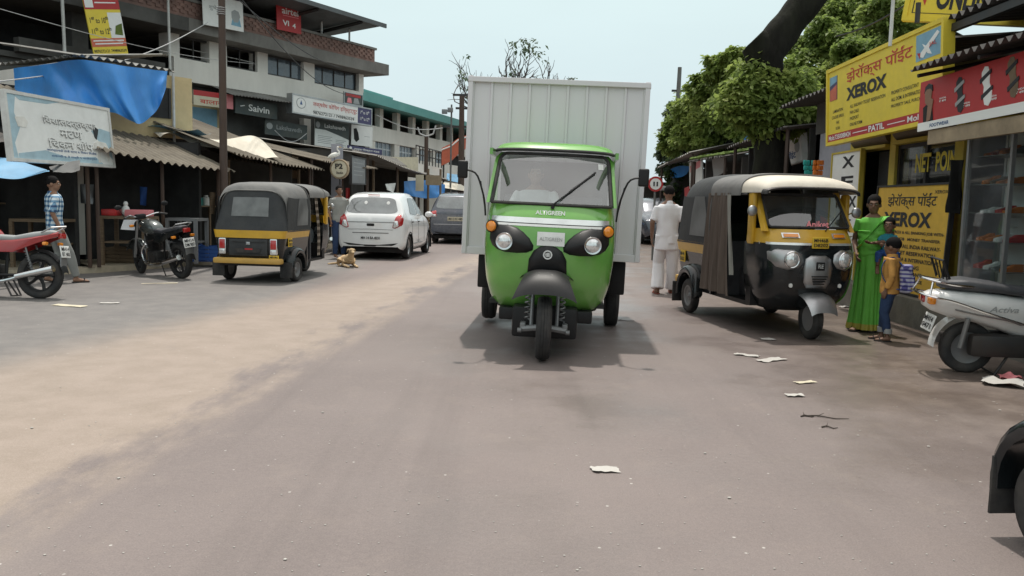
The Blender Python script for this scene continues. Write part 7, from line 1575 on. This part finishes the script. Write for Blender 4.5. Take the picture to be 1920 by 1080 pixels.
# ------------------------------------------------------------------ litter
def scrap(label, u, v, w, l, m='paper', curl=.02, rz=None, cat='litter', name='paper_scrap'):
    w, l, curl = w * .75, l * .7, curl * .6; q = G(u, v); sd = rnd() * 90
    o = MB().grid(lambda a, b_: V(((a - .5) * w + .02 * MN.noise(V((b_ * 4, sd, 0))), (b_ - .5) * l + .03 * MN.noise(V((a * 4, sd, 5))), .006 + curl * .6 * (.5 + MN.noise(V((a * 2.5 + sd, b_ * 2.5, 0)))))), 8, 6).thick(.002).build(name, m, None, loc=(q.x, q.y, 0.0)); o.rotation_euler = (0, 0, R(ru(-40, 40) if rz is None else rz)); return tag(o, label, cat, 'litter on the road')
random.seed(4)
scrap('flat white paper scrap alone in the middle of the road', 1135, 882, .19, .12, rz=8)
scrap('white scrap in front of the facing rickshaw wheel', 1440, 637, .20, .16); scrap('crushed pale scrap nearest the facing rickshaw', 1400, 667, .30, .14, 'paper', .03); scrap('long crushed pale scrap on the muddy road', 1446, 676, .42, .16, 'paper', .03); scrap('faded scrap farther out on the muddy road', 1510, 718, .25, .1, 'sign_cream', .02); scrap('small torn scrap with dark specks on the road', 1490, 743, .18, .10, 'paper', .03)
scrap('crumpled white paper heap beside the scooter wheel', 1880, 722, .40, .34, 'paper', .16); scrap('pinkish torn sheet on the paper heap', 1895, 712, .22, .22, 'ink_pink', .12); scrap('white scrap between the rickshaw and the woman', 1582, 576, .2, .14, 'paper', .05); scrap('pale scrap on the kerb near the black motorcycle', 300, 532, .7, .12, 'sign_cream', .01); scrap('pale litter patch near the red motorcycle', 130, 574, .6, .2, 'sign_cream', .015); scrap('small litter scrap near the red motorcycle tail', 205, 569, .3, .15, 'paper', .02)
def twig(label, u, v, L, rz, r=.005):
    q = G(u, v); o = MB().tube([(-L / 2, 0, r), (-L / 6, .02, r + .004), (L / 5, -.015, r), (L / 2, .01, r)], [r, r * .9, r * .7, r * .4], 6).tube([(-L / 6, .02, r), (0, .08, r + .01)], [r * .6, r * .3], 5).build('twig', 'twig', None, loc=(q.x, q.y, 0)); o.rotation_euler = (0, 0, R(rz)); return tag(o, label, 'twig', 'twigs on the road')
twig('long dark twig lying across the muddy road', 1548, 784, .30, -12); twig('short dark twig just below the long one', 1556, 803, .10, -10); twig('dark twig end left of the long one', 1515, 782, .10, 5); twig('thin stick beside the rear wheel of the green vehicle', 1168, 602, .28, 4)
gp_ = MB(); random.seed(15)
for k in range(420):
    u, v = ru(0, 1920), 620 + 460 * rnd() ** .8; q = G(u, v); r_ = ru(.002, .006) * (1 + (rnd() < .05) * 1.0)
    gp_.ell((q.x, q.y, r_ * .5), (r_, r_ * ru(.6, 1), r_ * .35), None, 5, 4)
tag(gp_.build('road_gravel', 'pebble', None), 'pale specks of grit scattered over the road', 'gravel', kind='stuff')
# ------------------------------------------------------------------ people and animals
def solid(mb, name, m, parent, vox=.010, sm=4, disp=None):
    """melt overlapping volumes into one continuous skin"""
    me = bpy.data.meshes.new('t'); bmesh.ops.recalc_face_normals(mb.bm, faces=mb.bm.faces[:]); mb.bm.to_mesh(me); mb.bm.free()
    o = bpy.data.objects.new('t', me); COL.objects.link(o)
    r = o.modifiers.new('r', 'REMESH'); r.mode = 'VOXEL'; r.voxel_size = vox
    s = o.modifiers.new('s', 'SMOOTH'); s.factor = .5; s.iterations = sm
    dg = bpy.context.evaluated_depsgraph_get(); me2 = bpy.data.meshes.new_from_object(o.evaluated_get(dg))
    bpy.data.objects.remove(o); bpy.data.meshes.remove(me)
    if disp:
        for v in me2.vertices: v.co += disp(v.co)
    me2.name = name; me2.materials.clear(); me2.materials.append(MATS[m]); me2.polygons.foreach_set('use_smooth', [True] * len(me2.polygons))
    o = bpy.data.objects.new(name, me2); COL.objects.link(o); o.parent = parent
    return o
def hand(mb, w, d, side, curl=.5, palm_to=None):
    """palm and five fingers from wrist w along d; side +1 for the left hand"""
    d = V(d).normalized(); inn = V(palm_to or (-side, 0, 0)); inn = (inn - d * inn.dot(d)).normalized(); acr = d.cross(inn).normalized()
    w = V(w); kn = w + d * .085
    mb.tube([w - d * .02, w + d * .02, w + d * .06, kn], [(.022, .017), (.030, .015), (.040, .016), (.038, .013)], 10) if False else None
    for k in range(4): mb.tube([w + acr * (.008 * (k - 1.5)), w + d * .045 + acr * (.017 * (k - 1.5)), kn + acr * (.019 * (k - 1.5))], [.017, .0155, .012], 8)
    for k, L in enumerate((.068, .078, .072, .056)):
        b = kn + acr * (.019 * (1.5 - k)) * (1 if side else 1); a = curl * (.8 + .12 * k); p = [b]; dirn = d.copy()
        for j, f in enumerate((.45, .32, .23)):
            dirn = (dirn * math.cos(a * .7) + inn * math.sin(a * .7)).normalized(); p.append(p[-1] + dirn * L * f)
        mb.tube(p, [.0105, .010, .0092, .0072], 7)
    fwd = acr if acr.y < 0 else -acr
    mb.tube([w + d * .025 + fwd * .02, w + d * .055 + fwd * .045 + inn * .012, w + d * .085 + fwd * .05 + inn * .022], [.014, .012, .009], 7)
TORSO = [(.84, .150, .105, 0), (.92, .155, .11, 0), (1.02, .14, .10, 0), (1.14, .145, .102, -.005), (1.26, .165, .108, 0), (1.36, .175, .098, .005), (1.42, .13, .075, .01), (1.47, .065, .06, .01)]
def torso(mb, k=1., z0=0., z1=9., grow=0., belly=0.):
    L = [t for t in TORSO if z0 <= t[0] <= z1]
    mb.tube([V((0, t[3], t[0])) for t in L], [(t[1] * k + grow, t[2] * k + grow + belly * math.exp(-((t[0] - 1.05) / .12) ** 2)) for t in L], 20)
def head(mb, turn=0., tilt=0., hs=1., c=(0, 0, 1.585)):
    T = MX.Translation(c) @ rotm(turn, 'Z') @ rotm(tilt, 'X') @ MX.Scale(hs, 4)
    e = lambda p, r: mb.ell(p, r, T, 16, 12)
    e((0, .01, .02), (.076, .094, .098)); e((0, -.02, -.04), (.06, .075, .072)); e((0, -.045, -.082), (.036, .035, .028)); e((0, -.092, -.018), (.013, .022, .02)); mb.tube([T @ V((0, -.085, .025)), T @ V((0, -.105, -.022))], [.009, .014], 8)
    e((0, -.082, -.052), (.024, .014, .008)); e((0, -.079, -.064), (.022, .013, .008)); e((0, -.075, .03), (.05, .02, .012))
    for s in (-1, 1): e((s * .077, .015, -.01), (.012, .02, .032))
    return T
def face(p, T, skin='skin_dark'):
    for s in (-1, 1):
        e = MB().ell((s * .030, -.083, .010), (.0095, .007, .0052), T, 10, 8).build('eye', 'ink_white', p)
        MB().ell((s * .030, -.0895, .010), (.0052, .004, .0048), T, 8, 6).build('iris', 'ink_black', e)
        MB().tube([T @ V((s * .014, -.094, .030)), T @ V((s * .030, -.094, .036)), T @ V((s * .047, -.083, .030))], [.003, .004, .002], 5).build('eyebrow', 'hair', p)
def hair(p, T, length=0., name='hair'):
    mb = MB(); mb.ell((0, .018, .038), (.083, .098, .092), T, 20, 14)
    for v in list(mb.bm.verts):
        q = T.inverted() @ v.co
        if q.y < -.062 and q.z < .05 or q.z < -.035 - length: v.co = T @ V((q.x * .8, max(q.y, -.03) * .8 + .015, q.z if q.z > -.05 else q.z * .8))
    for v in mb.bm.verts: v.co += V((MN.noise(v.co * 60), MN.noise(v.co * 60 + V((5, 0, 0))), MN.noise(v.co * 60 + V((0, 5, 0))))) * .005
    return mb.build(name, 'hair', p, ang=80)
def arm(mb, sh, el, wr, k=1., g=0.): mb.tube([V(sh) + (V(sh) - V(el)) * .02, sh, V(sh).lerp(V(el), .45), el, V(el).lerp(V(wr), .35), wr], [.045 * k + g, .052 * k + g, .046 * k + g, .038 * k + g, .036 * k + g, .025 * k + g], 12)
def sleeve(mb, sh, el, f, g): e = V(sh).lerp(V(el), f); mb.tube([V(sh) + V((0, 0, .01)), V(sh).lerp(e, .5), e], [.052 + g, .056 + g, .060 + g], 12)
def leg(mb, hp, kn, an, k=1., g=0.): mb.tube([hp, V(hp).lerp(V(kn), .4), kn, V(kn).lerp(V(an), .35), an], [.082 * k + g, .075 * k + g, .055 * k + g, .052 * k + g, .036 * k + g], 14)
def foot(mb, an, yaw=0., pitch=0., L=.24):
    T = MX.Translation(an) @ rotm(yaw, 'Z') @ rotm(pitch, 'X')
    mb.tube([T @ V((0, .05, -.045)), T @ V((0, .0, -.035)), T @ V((0, -.08, -.048)), T @ V((0, -.155, -.058)), T @ V((0, -.185, -.062))], [(.028, .030), (.034, .042), (.038, .028), (.042, .018), (.03, .012)], 10)
    mb.tube([an, T @ V((0, .01, -.04))], [.036, .036], 10); return T
def sandal_on(p, T, m):
    s = MB(); s.loft([[T @ V((x * w, y, -.078)), T @ V((x * w, y, -.066))][::1] for y, w, x in ((.06, .03, 1),)], False) if False else None
    out = [(.0, .07), (.034, .05), (.036, -.03), (.047, -.11), (.042, -.18), (0, -.20), (-.042, -.18), (-.047, -.11), (-.036, -.03), (-.034, .05)]
    s.prism(out, .014, T @ MX.Translation((0, 0, -.080)))
    s.tube([T @ V((-.044, -.10, -.066)), T @ V((-.02, -.12, -.022)), T @ V((.02, -.12, -.022)), T @ V((.044, -.10, -.066))], .008, 6); s.build('sandal', m, p)
def person(label, loc, rz, scale, hip_dz=0., group=None): return thing('person', label, 'person', loc, rz, group, scale)
def wrinkle(amp, f=9., zs=.5):
    return lambda c: V((MN.noise(V((c.x * f, c.y * f, c.z * f * zs))), MN.noise(V((c.x * f + 7, c.y * f, c.z * f * zs))), 0)) * amp
# --- man in white walking away
q_ = G(1236, 551); P1 = person('man in a white shirt and wide white trousers walking away along the street', (q_.x + .09, q_.y, 0), 176, 1.0)
J = dict(shL=(.168, .01, 1.368), elL=(.245, .03, 1.12), wrL=(.235, -.05, .88), shR=(-.168, .01, 1.368), elR=(-.25, .05, 1.13), wrR=(-.265, .02, .89), hL=(.09, 0, .88), kL=(.12, -.10, .48), aL=(.125, .02, .085), hR=(-.09, 0, .88), kR=(-.10, -.06, .47), aR=(-.115, -.17, .085))
mb = MB(); torso(mb, .93); T = head(mb, 0, 4); mb.tube([(0, .012, 1.40), (0, .008, 1.52)], [.055, .052], 12)
for s in 'LR': arm(mb, J['sh' + s], J['el' + s], J['wr' + s]); hand(mb, J['wr' + s], V(J['wr' + s]) - V(J['el' + s]) + V((0, 0, -.1)), 1 if s == 'L' else -1, .45); leg(mb, J['h' + s], J['k' + s], J['a' + s], .9)
fT = [foot(mb, V(J['aL']), 8, 0), foot(mb, V(J['aR']), -6, 0)]
solid(mb, 'body', 'skin_dark', P1, .0085); hair(P1, T, .03); face(P1, T)
mb = MB(); torso(mb, 1.0, .9, 1.43, .022); mb.tube([(0, 0, .70), (0, 0, .80), (0, 0, .92)], [(.200, .135), (.188, .132), (.172, .126)], 20); mb.tube([(0, .012, 1.42), (0, .012, 1.475)], [.075, .062], 14)
for s in 'LR': sleeve(mb, J['sh' + s], J['el' + s], .85, .004)
solid(mb, 'shirt', 'cloth_white', P1, .012, 8, wrinkle(.022, 8))
mb = MB()
for s in 'LR':
    h_, k_, a_ = V(J['h' + s]), V(J['k' + s]), V(J['a' + s]); mb.tube([h_ + V((0, 0, .06)), h_.lerp(k_, .5), k_, k_.lerp(a_, .6), a_ + V((0, 0, .0))], [.10, .102, .092, .100, .108], 16)
mb.tube([(0, 0, .80), (0, 0, .95)], [(.18, .125), (.16, .115)], 16); solid(mb, 'trousers', 'cloth_white', P1, .012, 3, wrinkle(.022, 8, .25))
for t_ in fT: sandal_on(P1, t_, 'sandal_red')
# --- man in the check shirt
q_ = G(128, 533); P2_ = person('man in a blue check shirt and pale trousers walking past the dark meat stall', (q_.x - .26, q_.y + .15, .0), 128, .955)
J = dict(shL=(.168, .01, 1.368), elL=(.225, .06, 1.12), wrL=(.205, .02, .88), shR=(-.168, .01, 1.368), elR=(-.235, .06, 1.12), wrR=(-.23, -.04, .88), hL=(.09, 0, .88), kL=(.11, -.08, .48), aL=(.11, .10, .10), hR=(-.09, 0, .88), kR=(-.10, -.18, .49), aR=(-.10, -.27, .085))
mb = MB(); torso(mb, .93); T = head(mb, -18, 2); mb.tube([(0, .012, 1.40), (0, .008, 1.52)], [.055, .052], 12)
for s in 'LR': arm(mb, J['sh' + s], J['el' + s], J['wr' + s]); hand(mb, J['wr' + s], V(J['wr' + s]) - V(J['el' + s]) + V((0, 0, -.1)), 1 if s == 'L' else -1, .55); leg(mb, J['h' + s], J['k' + s], J['a' + s], .9)
fT = [foot(mb, V(J['aL']), 0, 14), foot(mb, V(J['aR']), 0, 0)]
solid(mb, 'body', 'skin', P2_, .0085); hair(P2_, T, .03); face(P2_, T)
mb = MB(); torso(mb, 1.0, .9, 1.43, .02); mb.tube([(0, 0, .76), (0, 0, .84), (0, 0, .95)], [(.185, .13), (.178, .128), (.165, .12)], 20); mb.tube([(0, .012, 1.42), (0, .012, 1.475)], [.075, .064], 14)
for s in 'LR': sleeve(mb, J['sh' + s], J['el' + s], .95, .0)
solid(mb, 'shirt', 'check_shirt', P2_, .011, 8, wrinkle(.02, 8))
mb = MB()
for s in 'LR': leg(mb, J['h' + s], J['k' + s], V(J['a' + s]) + V((0, 0, .02)), 1.0, .022)
mb.tube([(0, 0, .80), (0, 0, .96)], [(.165, .12), (.155, .11)], 16); solid(mb, 'trousers', 'trouser_grey', P2_, .011, 3, wrinkle(.012, 9, .3))
for t_ in fT: sandal_on(P2_, t_, 'black_rubber')
# --- woman in the green sari
q_ = G(1631, 620); P3 = person('woman in a bright green sari with yellow border carrying a baby on her hip', (q_.x - .05, q_.y, 0), -38, .925)
J = dict(shL=(.165, .01, 1.39), elL=(.25, .02, 1.14), wrL=(.10, -.20, 1.12), shR=(-.165, .01, 1.39), elR=(-.215, .03, 1.13), wrR=(-.13, -.15, .97), hL=(.09, 0, .88), kL=(.09, -.04, .48), aL=(.085, .02, .085), hR=(-.09, 0, .88), kR=(-.09, -.05, .48), aR=(-.085, -.06, .085))
mb = MB(); torso(mb, .9, 0, 9, 0, .02); T = head(mb, 12, 6); mb.tube([(0, .012, 1.40), (0, .006, 1.52)], [.048, .046], 12)
for s in 'LR': arm(mb, J['sh' + s], J['el' + s], J['wr' + s], .88); hand(mb, J['wr' + s], V(J['wr' + s]) - V(J['el' + s]), 1 if s == 'L' else -1, .6, (0, 0, 1) if s == 'L' else (1, 0, 0)); leg(mb, J['h' + s], J['k' + s], J['a' + s], .85)
fT = [foot(mb, V(J['aL']), 6, 0), foot(mb, V(J['aR']), -6, 0)]
solid(mb, 'body', 'skin_dark', P3, .0085); face(P3, T)
hr = hair(P3, T, .02); MB().ell((0, .105, -.02), (.05, .045, .05), T, 12, 10).build('hair_bun', 'hair', hr)
mb = MB(); torso(mb, .92, 1.14, 1.43, .012)
for s in 'LR': sleeve(mb, J['sh' + s], J['el' + s], .55, -.006)
solid(mb, 'blouse', 'sari_green', P3, .010, 3)
def skirt(u, v):
    a = 2 * math.pi * u; z = .03 + .98 * v; k = 1 - v
    r = .150 + .035 * k ** .7 + .03 * k ** 3; f = 1 + (.10 * k + .02) * math.sin(9 * a + 2 * math.sin(3 * a)) * (1 if True else 0) + .05 * k * math.sin(23 * a)
    c = V((0, -.01 * k, 0)); return c + V((r * 1.08 * f * math.cos(a), r * .86 * f * math.sin(a), z))
sk = MB().grid(skirt, 120, 24).thick(.006).build('sari_skirt', 'sari_green', P3, ang=80)
MB().grid(lambda u, v: (lambda q: V((q.x * 1.018, q.y * 1.018 - .0, q.z)))(skirt(u, v * .075 + .0)), 120, 3).build('hem_border', 'sari_border', sk, ang=80)
mb = MB(); torso(mb, .96, .92, 1.26, .018, .025); solid(mb, 'sari_wrap', 'sari_green', P3, .010, 3, wrinkle(.02, 8, 2.5))
def pallu(u, v):
    P = [V((-.17, -.02, 1.02)), V((-.10, -.135, 1.10)), V((.02, -.135, 1.22)), V((.10, -.10, 1.36)), V((.125, .0, 1.445)), V((.11, .10, 1.36)), V((.09, .135, 1.15)), V((.08, .15, .90)), V((.07, .165, .62))]
    p = catmull(P, v * 8); t_ = min(1, max(0, (v - .25) / .35)); t_ = t_ * t_ * (3 - 2 * t_); w = .125 - .055 * math.exp(-((v - .5) / .14) ** 2); side = V((.55, .0, .75)).lerp(V((1, -.1, -.12)), t_); side.normalize()
    b = (u - .5) * 2 * w; q = p + side * b; q.y += (.5 * b * b / .13) * math.cos(math.pi * min(1, max(0, (v - .3) / .4))) + .010 * math.sin(u * 22 + v * 4) * (-1 if v < .5 else 1); return q
pa = MB().grid(pallu, 24, 50).thick(.006).build('sari_end', 'sari_green', P3, ang=80)
MB().grid(lambda u, v: pallu(.0 + .16 * u, v) + V((0, -.008 if v < .5 else .010, .002)), 6, 50).build('gold_border', 'sari_border', pa, ang=80)
for t_ in fT: sandal_on(P3, t_, 'black_rubber')
for s in 'R': MB().tube([V(J['wr' + s]) + V((.03 * math.cos(a), .03 * math.sin(a) * .7, .01)) for a in [k * .5 for k in range(13)]], .004, 5).build('bangle', 'ink_yellow', P3)
# --- baby on her hip
bw = P3.matrix_world
dR = MX.Translation(P3.location) @ rotm(-38, 'Z') @ MX.Scale(.925, 4)
bl = dR @ V((.205, -.045, .98)); P4 = person('baby in a teal top and blue trousers held by the woman in the sari', (bl.x, bl.y, bl.z), -20, .62)
mb = MB(); mb.tube([(0, 0, .0), (0, 0, .12), (0, 0, .24), (0, 0, .34), (0, .0, .40)], [(.105, .085), (.11, .09), (.11, .085), (.10, .07), (.05, .05)], 16); T = head(mb, -14, 0, 1.25, (0, -.005, .53))
for s in (-1, 1):
    mb.tube([(s * .10, 0, .335), (s * .155, -.04, .22), (s * .13, -.16, .18)], [.04, .036, .028], 10); hand(mb, V((s * .13, -.16, .18)), (0, -1, 0), s, .6)
    mb.tube([(s * .07, 0, .03), (s * .15, -.13, .01), (s * .16, -.10, -.20)], [.065, .055, .036], 12); foot(mb, V((s * .16, -.10, -.22)), 0, 25)
solid(mb, 'body', 'skin_dark', P4, .011); hair(P4, T, .0); face(P4, T)
mb = MB(); mb.tube([(0, 0, .04), (0, 0, .12), (0, 0, .24), (0, 0, .35), (0, .0, .385)], [(.118, .098), (.122, .10), (.12, .098), (.108, .08), (.065, .06)], 16)
for s in (-1, 1): mb.tube([(s * .095, 0, .34), (s * .15, -.035, .235)], [.05, .052], 10)
solid(mb, 'top', 'cloth_teal', P4, .012, 3, wrinkle(.012, 12))
mb = MB(); mb.tube([(0, 0, -.03), (0, 0, .08)], [(.115, .10), (.12, .10)], 14)
for s in (-1, 1): mb.tube([(s * .07, 0, .03), (s * .15, -.13, .01), (s * .16, -.10, -.14)], [.078, .068, .055], 12)
solid(mb, 'trousers', 'cloth_blue', P4, .012, 3, wrinkle(.012, 12))
# --- boy in orange
q_ = G(1661, 639); P5 = person('small boy in an orange shirt and rolled jeans beside the woman in the sari', (q_.x, q_.y, 0), -116, .665)
J = dict(shL=(.17, .01, 1.33), elL=(.22, .03, 1.06), wrL=(.21, -.05, .84), shR=(-.17, .01, 1.33), elR=(-.215, .05, 1.06), wrR=(-.20, -.01, .84), hL=(.085, 0, .84), kL=(.095, -.06, .46), aL=(.10, .02, .085), hR=(-.085, 0, .84), kR=(-.09, -.05, .46), aR=(-.09, -.08, .085))
mb = MB(); torso(mb, .95, 0, 1.4); T = head(mb, -25, 4, 1.28, (0, 0, 1.53)); mb.tube([(0, .012, 1.34), (0, .008, 1.46)], [.06, .055], 12)
for s in 'LR': arm(mb, J['sh' + s], J['el' + s], J['wr' + s], .9); hand(mb, J['wr' + s], V(J['wr' + s]) - V(J['el' + s]) + V((0, 0, -.1)), 1 if s == 'L' else -1, .55); leg(mb, J['h' + s], J['k' + s], J['a' + s], .85)
fT = [foot(mb, V(J['aL']), 6, 0), foot(mb, V(J['aR']), -4, 0)]
solid(mb, 'body', 'skin_dark', P5, .011); hair(P5, T, .035); face(P5, T)
mb = MB(); torso(mb, 1.0, .9, 1.37, .03); mb.tube([(0, 0, .78), (0, 0, .86), (0, 0, .95)], [(.195, .15), (.19, .148), (.178, .14)], 18); mb.tube([(0, .012, 1.36), (0, .012, 1.42)], [.085, .075], 14)
for s in 'LR': sleeve(mb, J['sh' + s], J['el' + s], 1.0, .006); mb.tube([J['el' + s], V(J['el' + s]).lerp(V(J['wr' + s]), .85)], [.062, .05], 12)
solid(mb, 'shirt', 'cloth_orange', P5, .013, 3, wrinkle(.022, 7))
mb = MB()
for s in 'LR': leg(mb, J['h' + s], J['k' + s], V(J['a' + s]) + V((0, 0, .06)), .95, .026)
mb.tube([(0, 0, .76), (0, 0, .92)], [(.17, .13), (.165, .12)], 16); jn = solid(mb, 'jeans', 'denim', P5, .012, 3, wrinkle(.014, 9, .4))
for s in 'LR': MB().tube([V(J['a' + s]) + V((0, 0, .05)), V(J['a' + s]) + V((0, 0, .13))], [.066, .068], 14).build('rolled_cuff', 'ink_grey', jn)
for t_ in fT: sandal_on(P5, t_, 'black_rubber')
b5 = MX.Translation(P5.location) @ rotm(-116, 'Z') @ MX.Scale(.665, 4); bo = b5 @ V((0, .20, 1.08)); bk_ = thing('school_bag', 'floral blue and white bag hanging on the back of the small boy', 'bag', bo, -116, None, .665)
mb = MB(); mb.box((0, .03, -.05), (.30, .19, .46), None, .07, 3); mb.box((0, .13, -.12), (.24, .06, .24), None, .025); solid(mb, 'sack', 'floral_cloth', bk_, .012, 3, wrinkle(.02, 9, 1))
for s in (-1, 1): MB().tube(smooth_path([(s * .10, -.04, .16), (s * .125, -.16, .29), (s * .135, -.30, .22), (s * .14, -.325, .02), (s * .14, -.20, -.18), (s * .11, -.05, -.22)], 18), (.020), 6, flat=.4).build('strap', 'cloth_blue', bk_)
# --- driver of the green vehicle and the figure in the dark stall
gm = MX.Translation(gv.location) @ gv.rotation_euler.to_matrix().to_4x4()
dl = gm @ V((-.14, .90, 1.03 - .84)); P6 = person('driver in a pale shirt behind the windscreen of the green vehicle', dl, -4, .93)
mb = MB(); torso(mb, .95); T = head(mb, 0, 0)
for s in (-1, 1): arm(mb, (s * .18, .0, 1.38), (s * .27, -.16, 1.16), (s * .20, -.40, 1.16)); hand(mb, (s * .20, -.40, 1.16), (-.2 * s, -1, 0), s, .9, (0, 0, -1)); leg(mb, (s * .09, 0, .90), (s * .15, -.42, .92), (s * .15, -.52, .52), .9); foot(mb, V((s * .15, -.52, .50)))
solid(mb, 'body', 'skin', P6, .012); hair(P6, T, .03); face(P6, T)
mb = MB(); torso(mb, 1., .84, 1.43, .02)
for s in (-1, 1): sleeve(mb, (s * .18, 0, 1.38), (s * .27, -.16, 1.16), 1.0, .0)
solid(mb, 'shirt', 'cloth_white', P6, .013, 3, wrinkle(.012))
mb = MB()
for s in (-1, 1): leg(mb, (s * .09, 0, .90), (s * .15, -.42, .92), (s * .15, -.52, .55), .95, .02)
solid(mb, 'trousers', 'trouser_grey', P6, .013, 3)
q_ = at(636, 400, 19.2); P7 = person('person in a grey shirt standing in the dark between the dusty rickshaw and the hatchback', (q_.x, q_.y, .02), 30, .97)
mb = MB(); torso(mb, .95); T = head(mb, 0, 0)
for s in (-1, 1): arm(mb, (s * .18, .0, 1.38), (s * .24, .03, 1.12), (s * .22, -.04, .88)); hand(mb, (s * .22, -.04, .88), (0, -.1, -1), s, .5); leg(mb, (s * .09, 0, .88), (s * .1, -.03, .48), (s * .1, 0, .085), .9); foot(mb, V((s * .1, 0, .085)))
solid(mb, 'body', 'skin', P7, .012); hair(P7, T, .03); face(P7, T)
mb = MB(); torso(mb, 1., .84, 1.43, .022)
for s in (-1, 1): sleeve(mb, (s * .18, 0, 1.38), (s * .24, .03, 1.12), .9, .0)
solid(mb, 'shirt', 'shirt_dim', P7, .013, 3, wrinkle(.012))
mb = MB()
for s in (-1, 1): leg(mb, (s * .09, 0, .88), (s * .1, -.03, .48), (s * .1, 0, .09), 1., .02)
mb.tube([(0, 0, .80), (0, 0, .95)], [(.165, .12), (.155, .11)], 14); solid(mb, 'trousers', 'denim', P7, .013, 3)
# --- dog lying on the road
q_ = G(652, 500); dg_ = thing('dog', 'tan dog lying on the road behind the white hatchback', 'dog', (q_.x, q_.y, 0), 28, None, .92)
mb = MB()
mb.tube([(.0, .36, .11), (0, .26, .145), (0, .10, .15), (0, -.06, .165), (0, -.16, .19), (0, -.22, .22)], [(.07, .06), (.115, .10), (.115, .10), (.12, .12), (.10, .115), (.075, .085)], 16)
mb.tube([(0, -.20, .22), (0, -.25, .29), (0, -.27, .34)], [.075, .065, .06], 12)
mb.ell((0, -.29, .365), (.066, .08, .066)); mb.tube([(0, -.32, .355), (0, -.40, .33), (0, -.43, .325)], [(.045, .045), (.034, .034), (.024, .024)], 12); mb.ell((0, -.44, .335), (.016, .014, .013))
for s in (-1, 1):
    mb.tube([(s * .055, -.25, .415), (s * .085, -.245, .385), (s * .095, -.25, .33)], [(.028, .012), (.032, .010), (.012, .006)], 8)
    mb.tube([(s * .10, -.10, .15), (s * .12, -.02, .06), (s * .11, -.18, .035), (s * .10, -.34, .03)], [.055, .042, .032, .026], 10); mb.ell((s * .10, -.37, .026), (.034, .045, .026))
    mb.tube([(s * .09, .26, .13), (s * .16, .10, .14), (s * .155, .24, .045), (s * .16, .10, .03)], [.075, .065, .034, .026], 10); mb.ell((s * .16, .06, .026), (.032, .05, .026))
mb.tube(smooth_path([(0, .38, .10), (-.06, .50, .05), (-.18, .58, .03), (-.30, .56, .025)], 10), [.03] * 5 + [.026] * 3 + [.02] * 2 + [.012], 8)
solid(mb, 'body', 'dog_fur', dg_, .009, 4)
MB().ell((0, -.455, .338), (.013, .008, .010)).build('nose', 'ink_black', dg_)
for s in (-1, 1): MB().ell((s * .032, -.352, .385), (.009, .007, .009)).build('eye', 'ink_black', dg_)
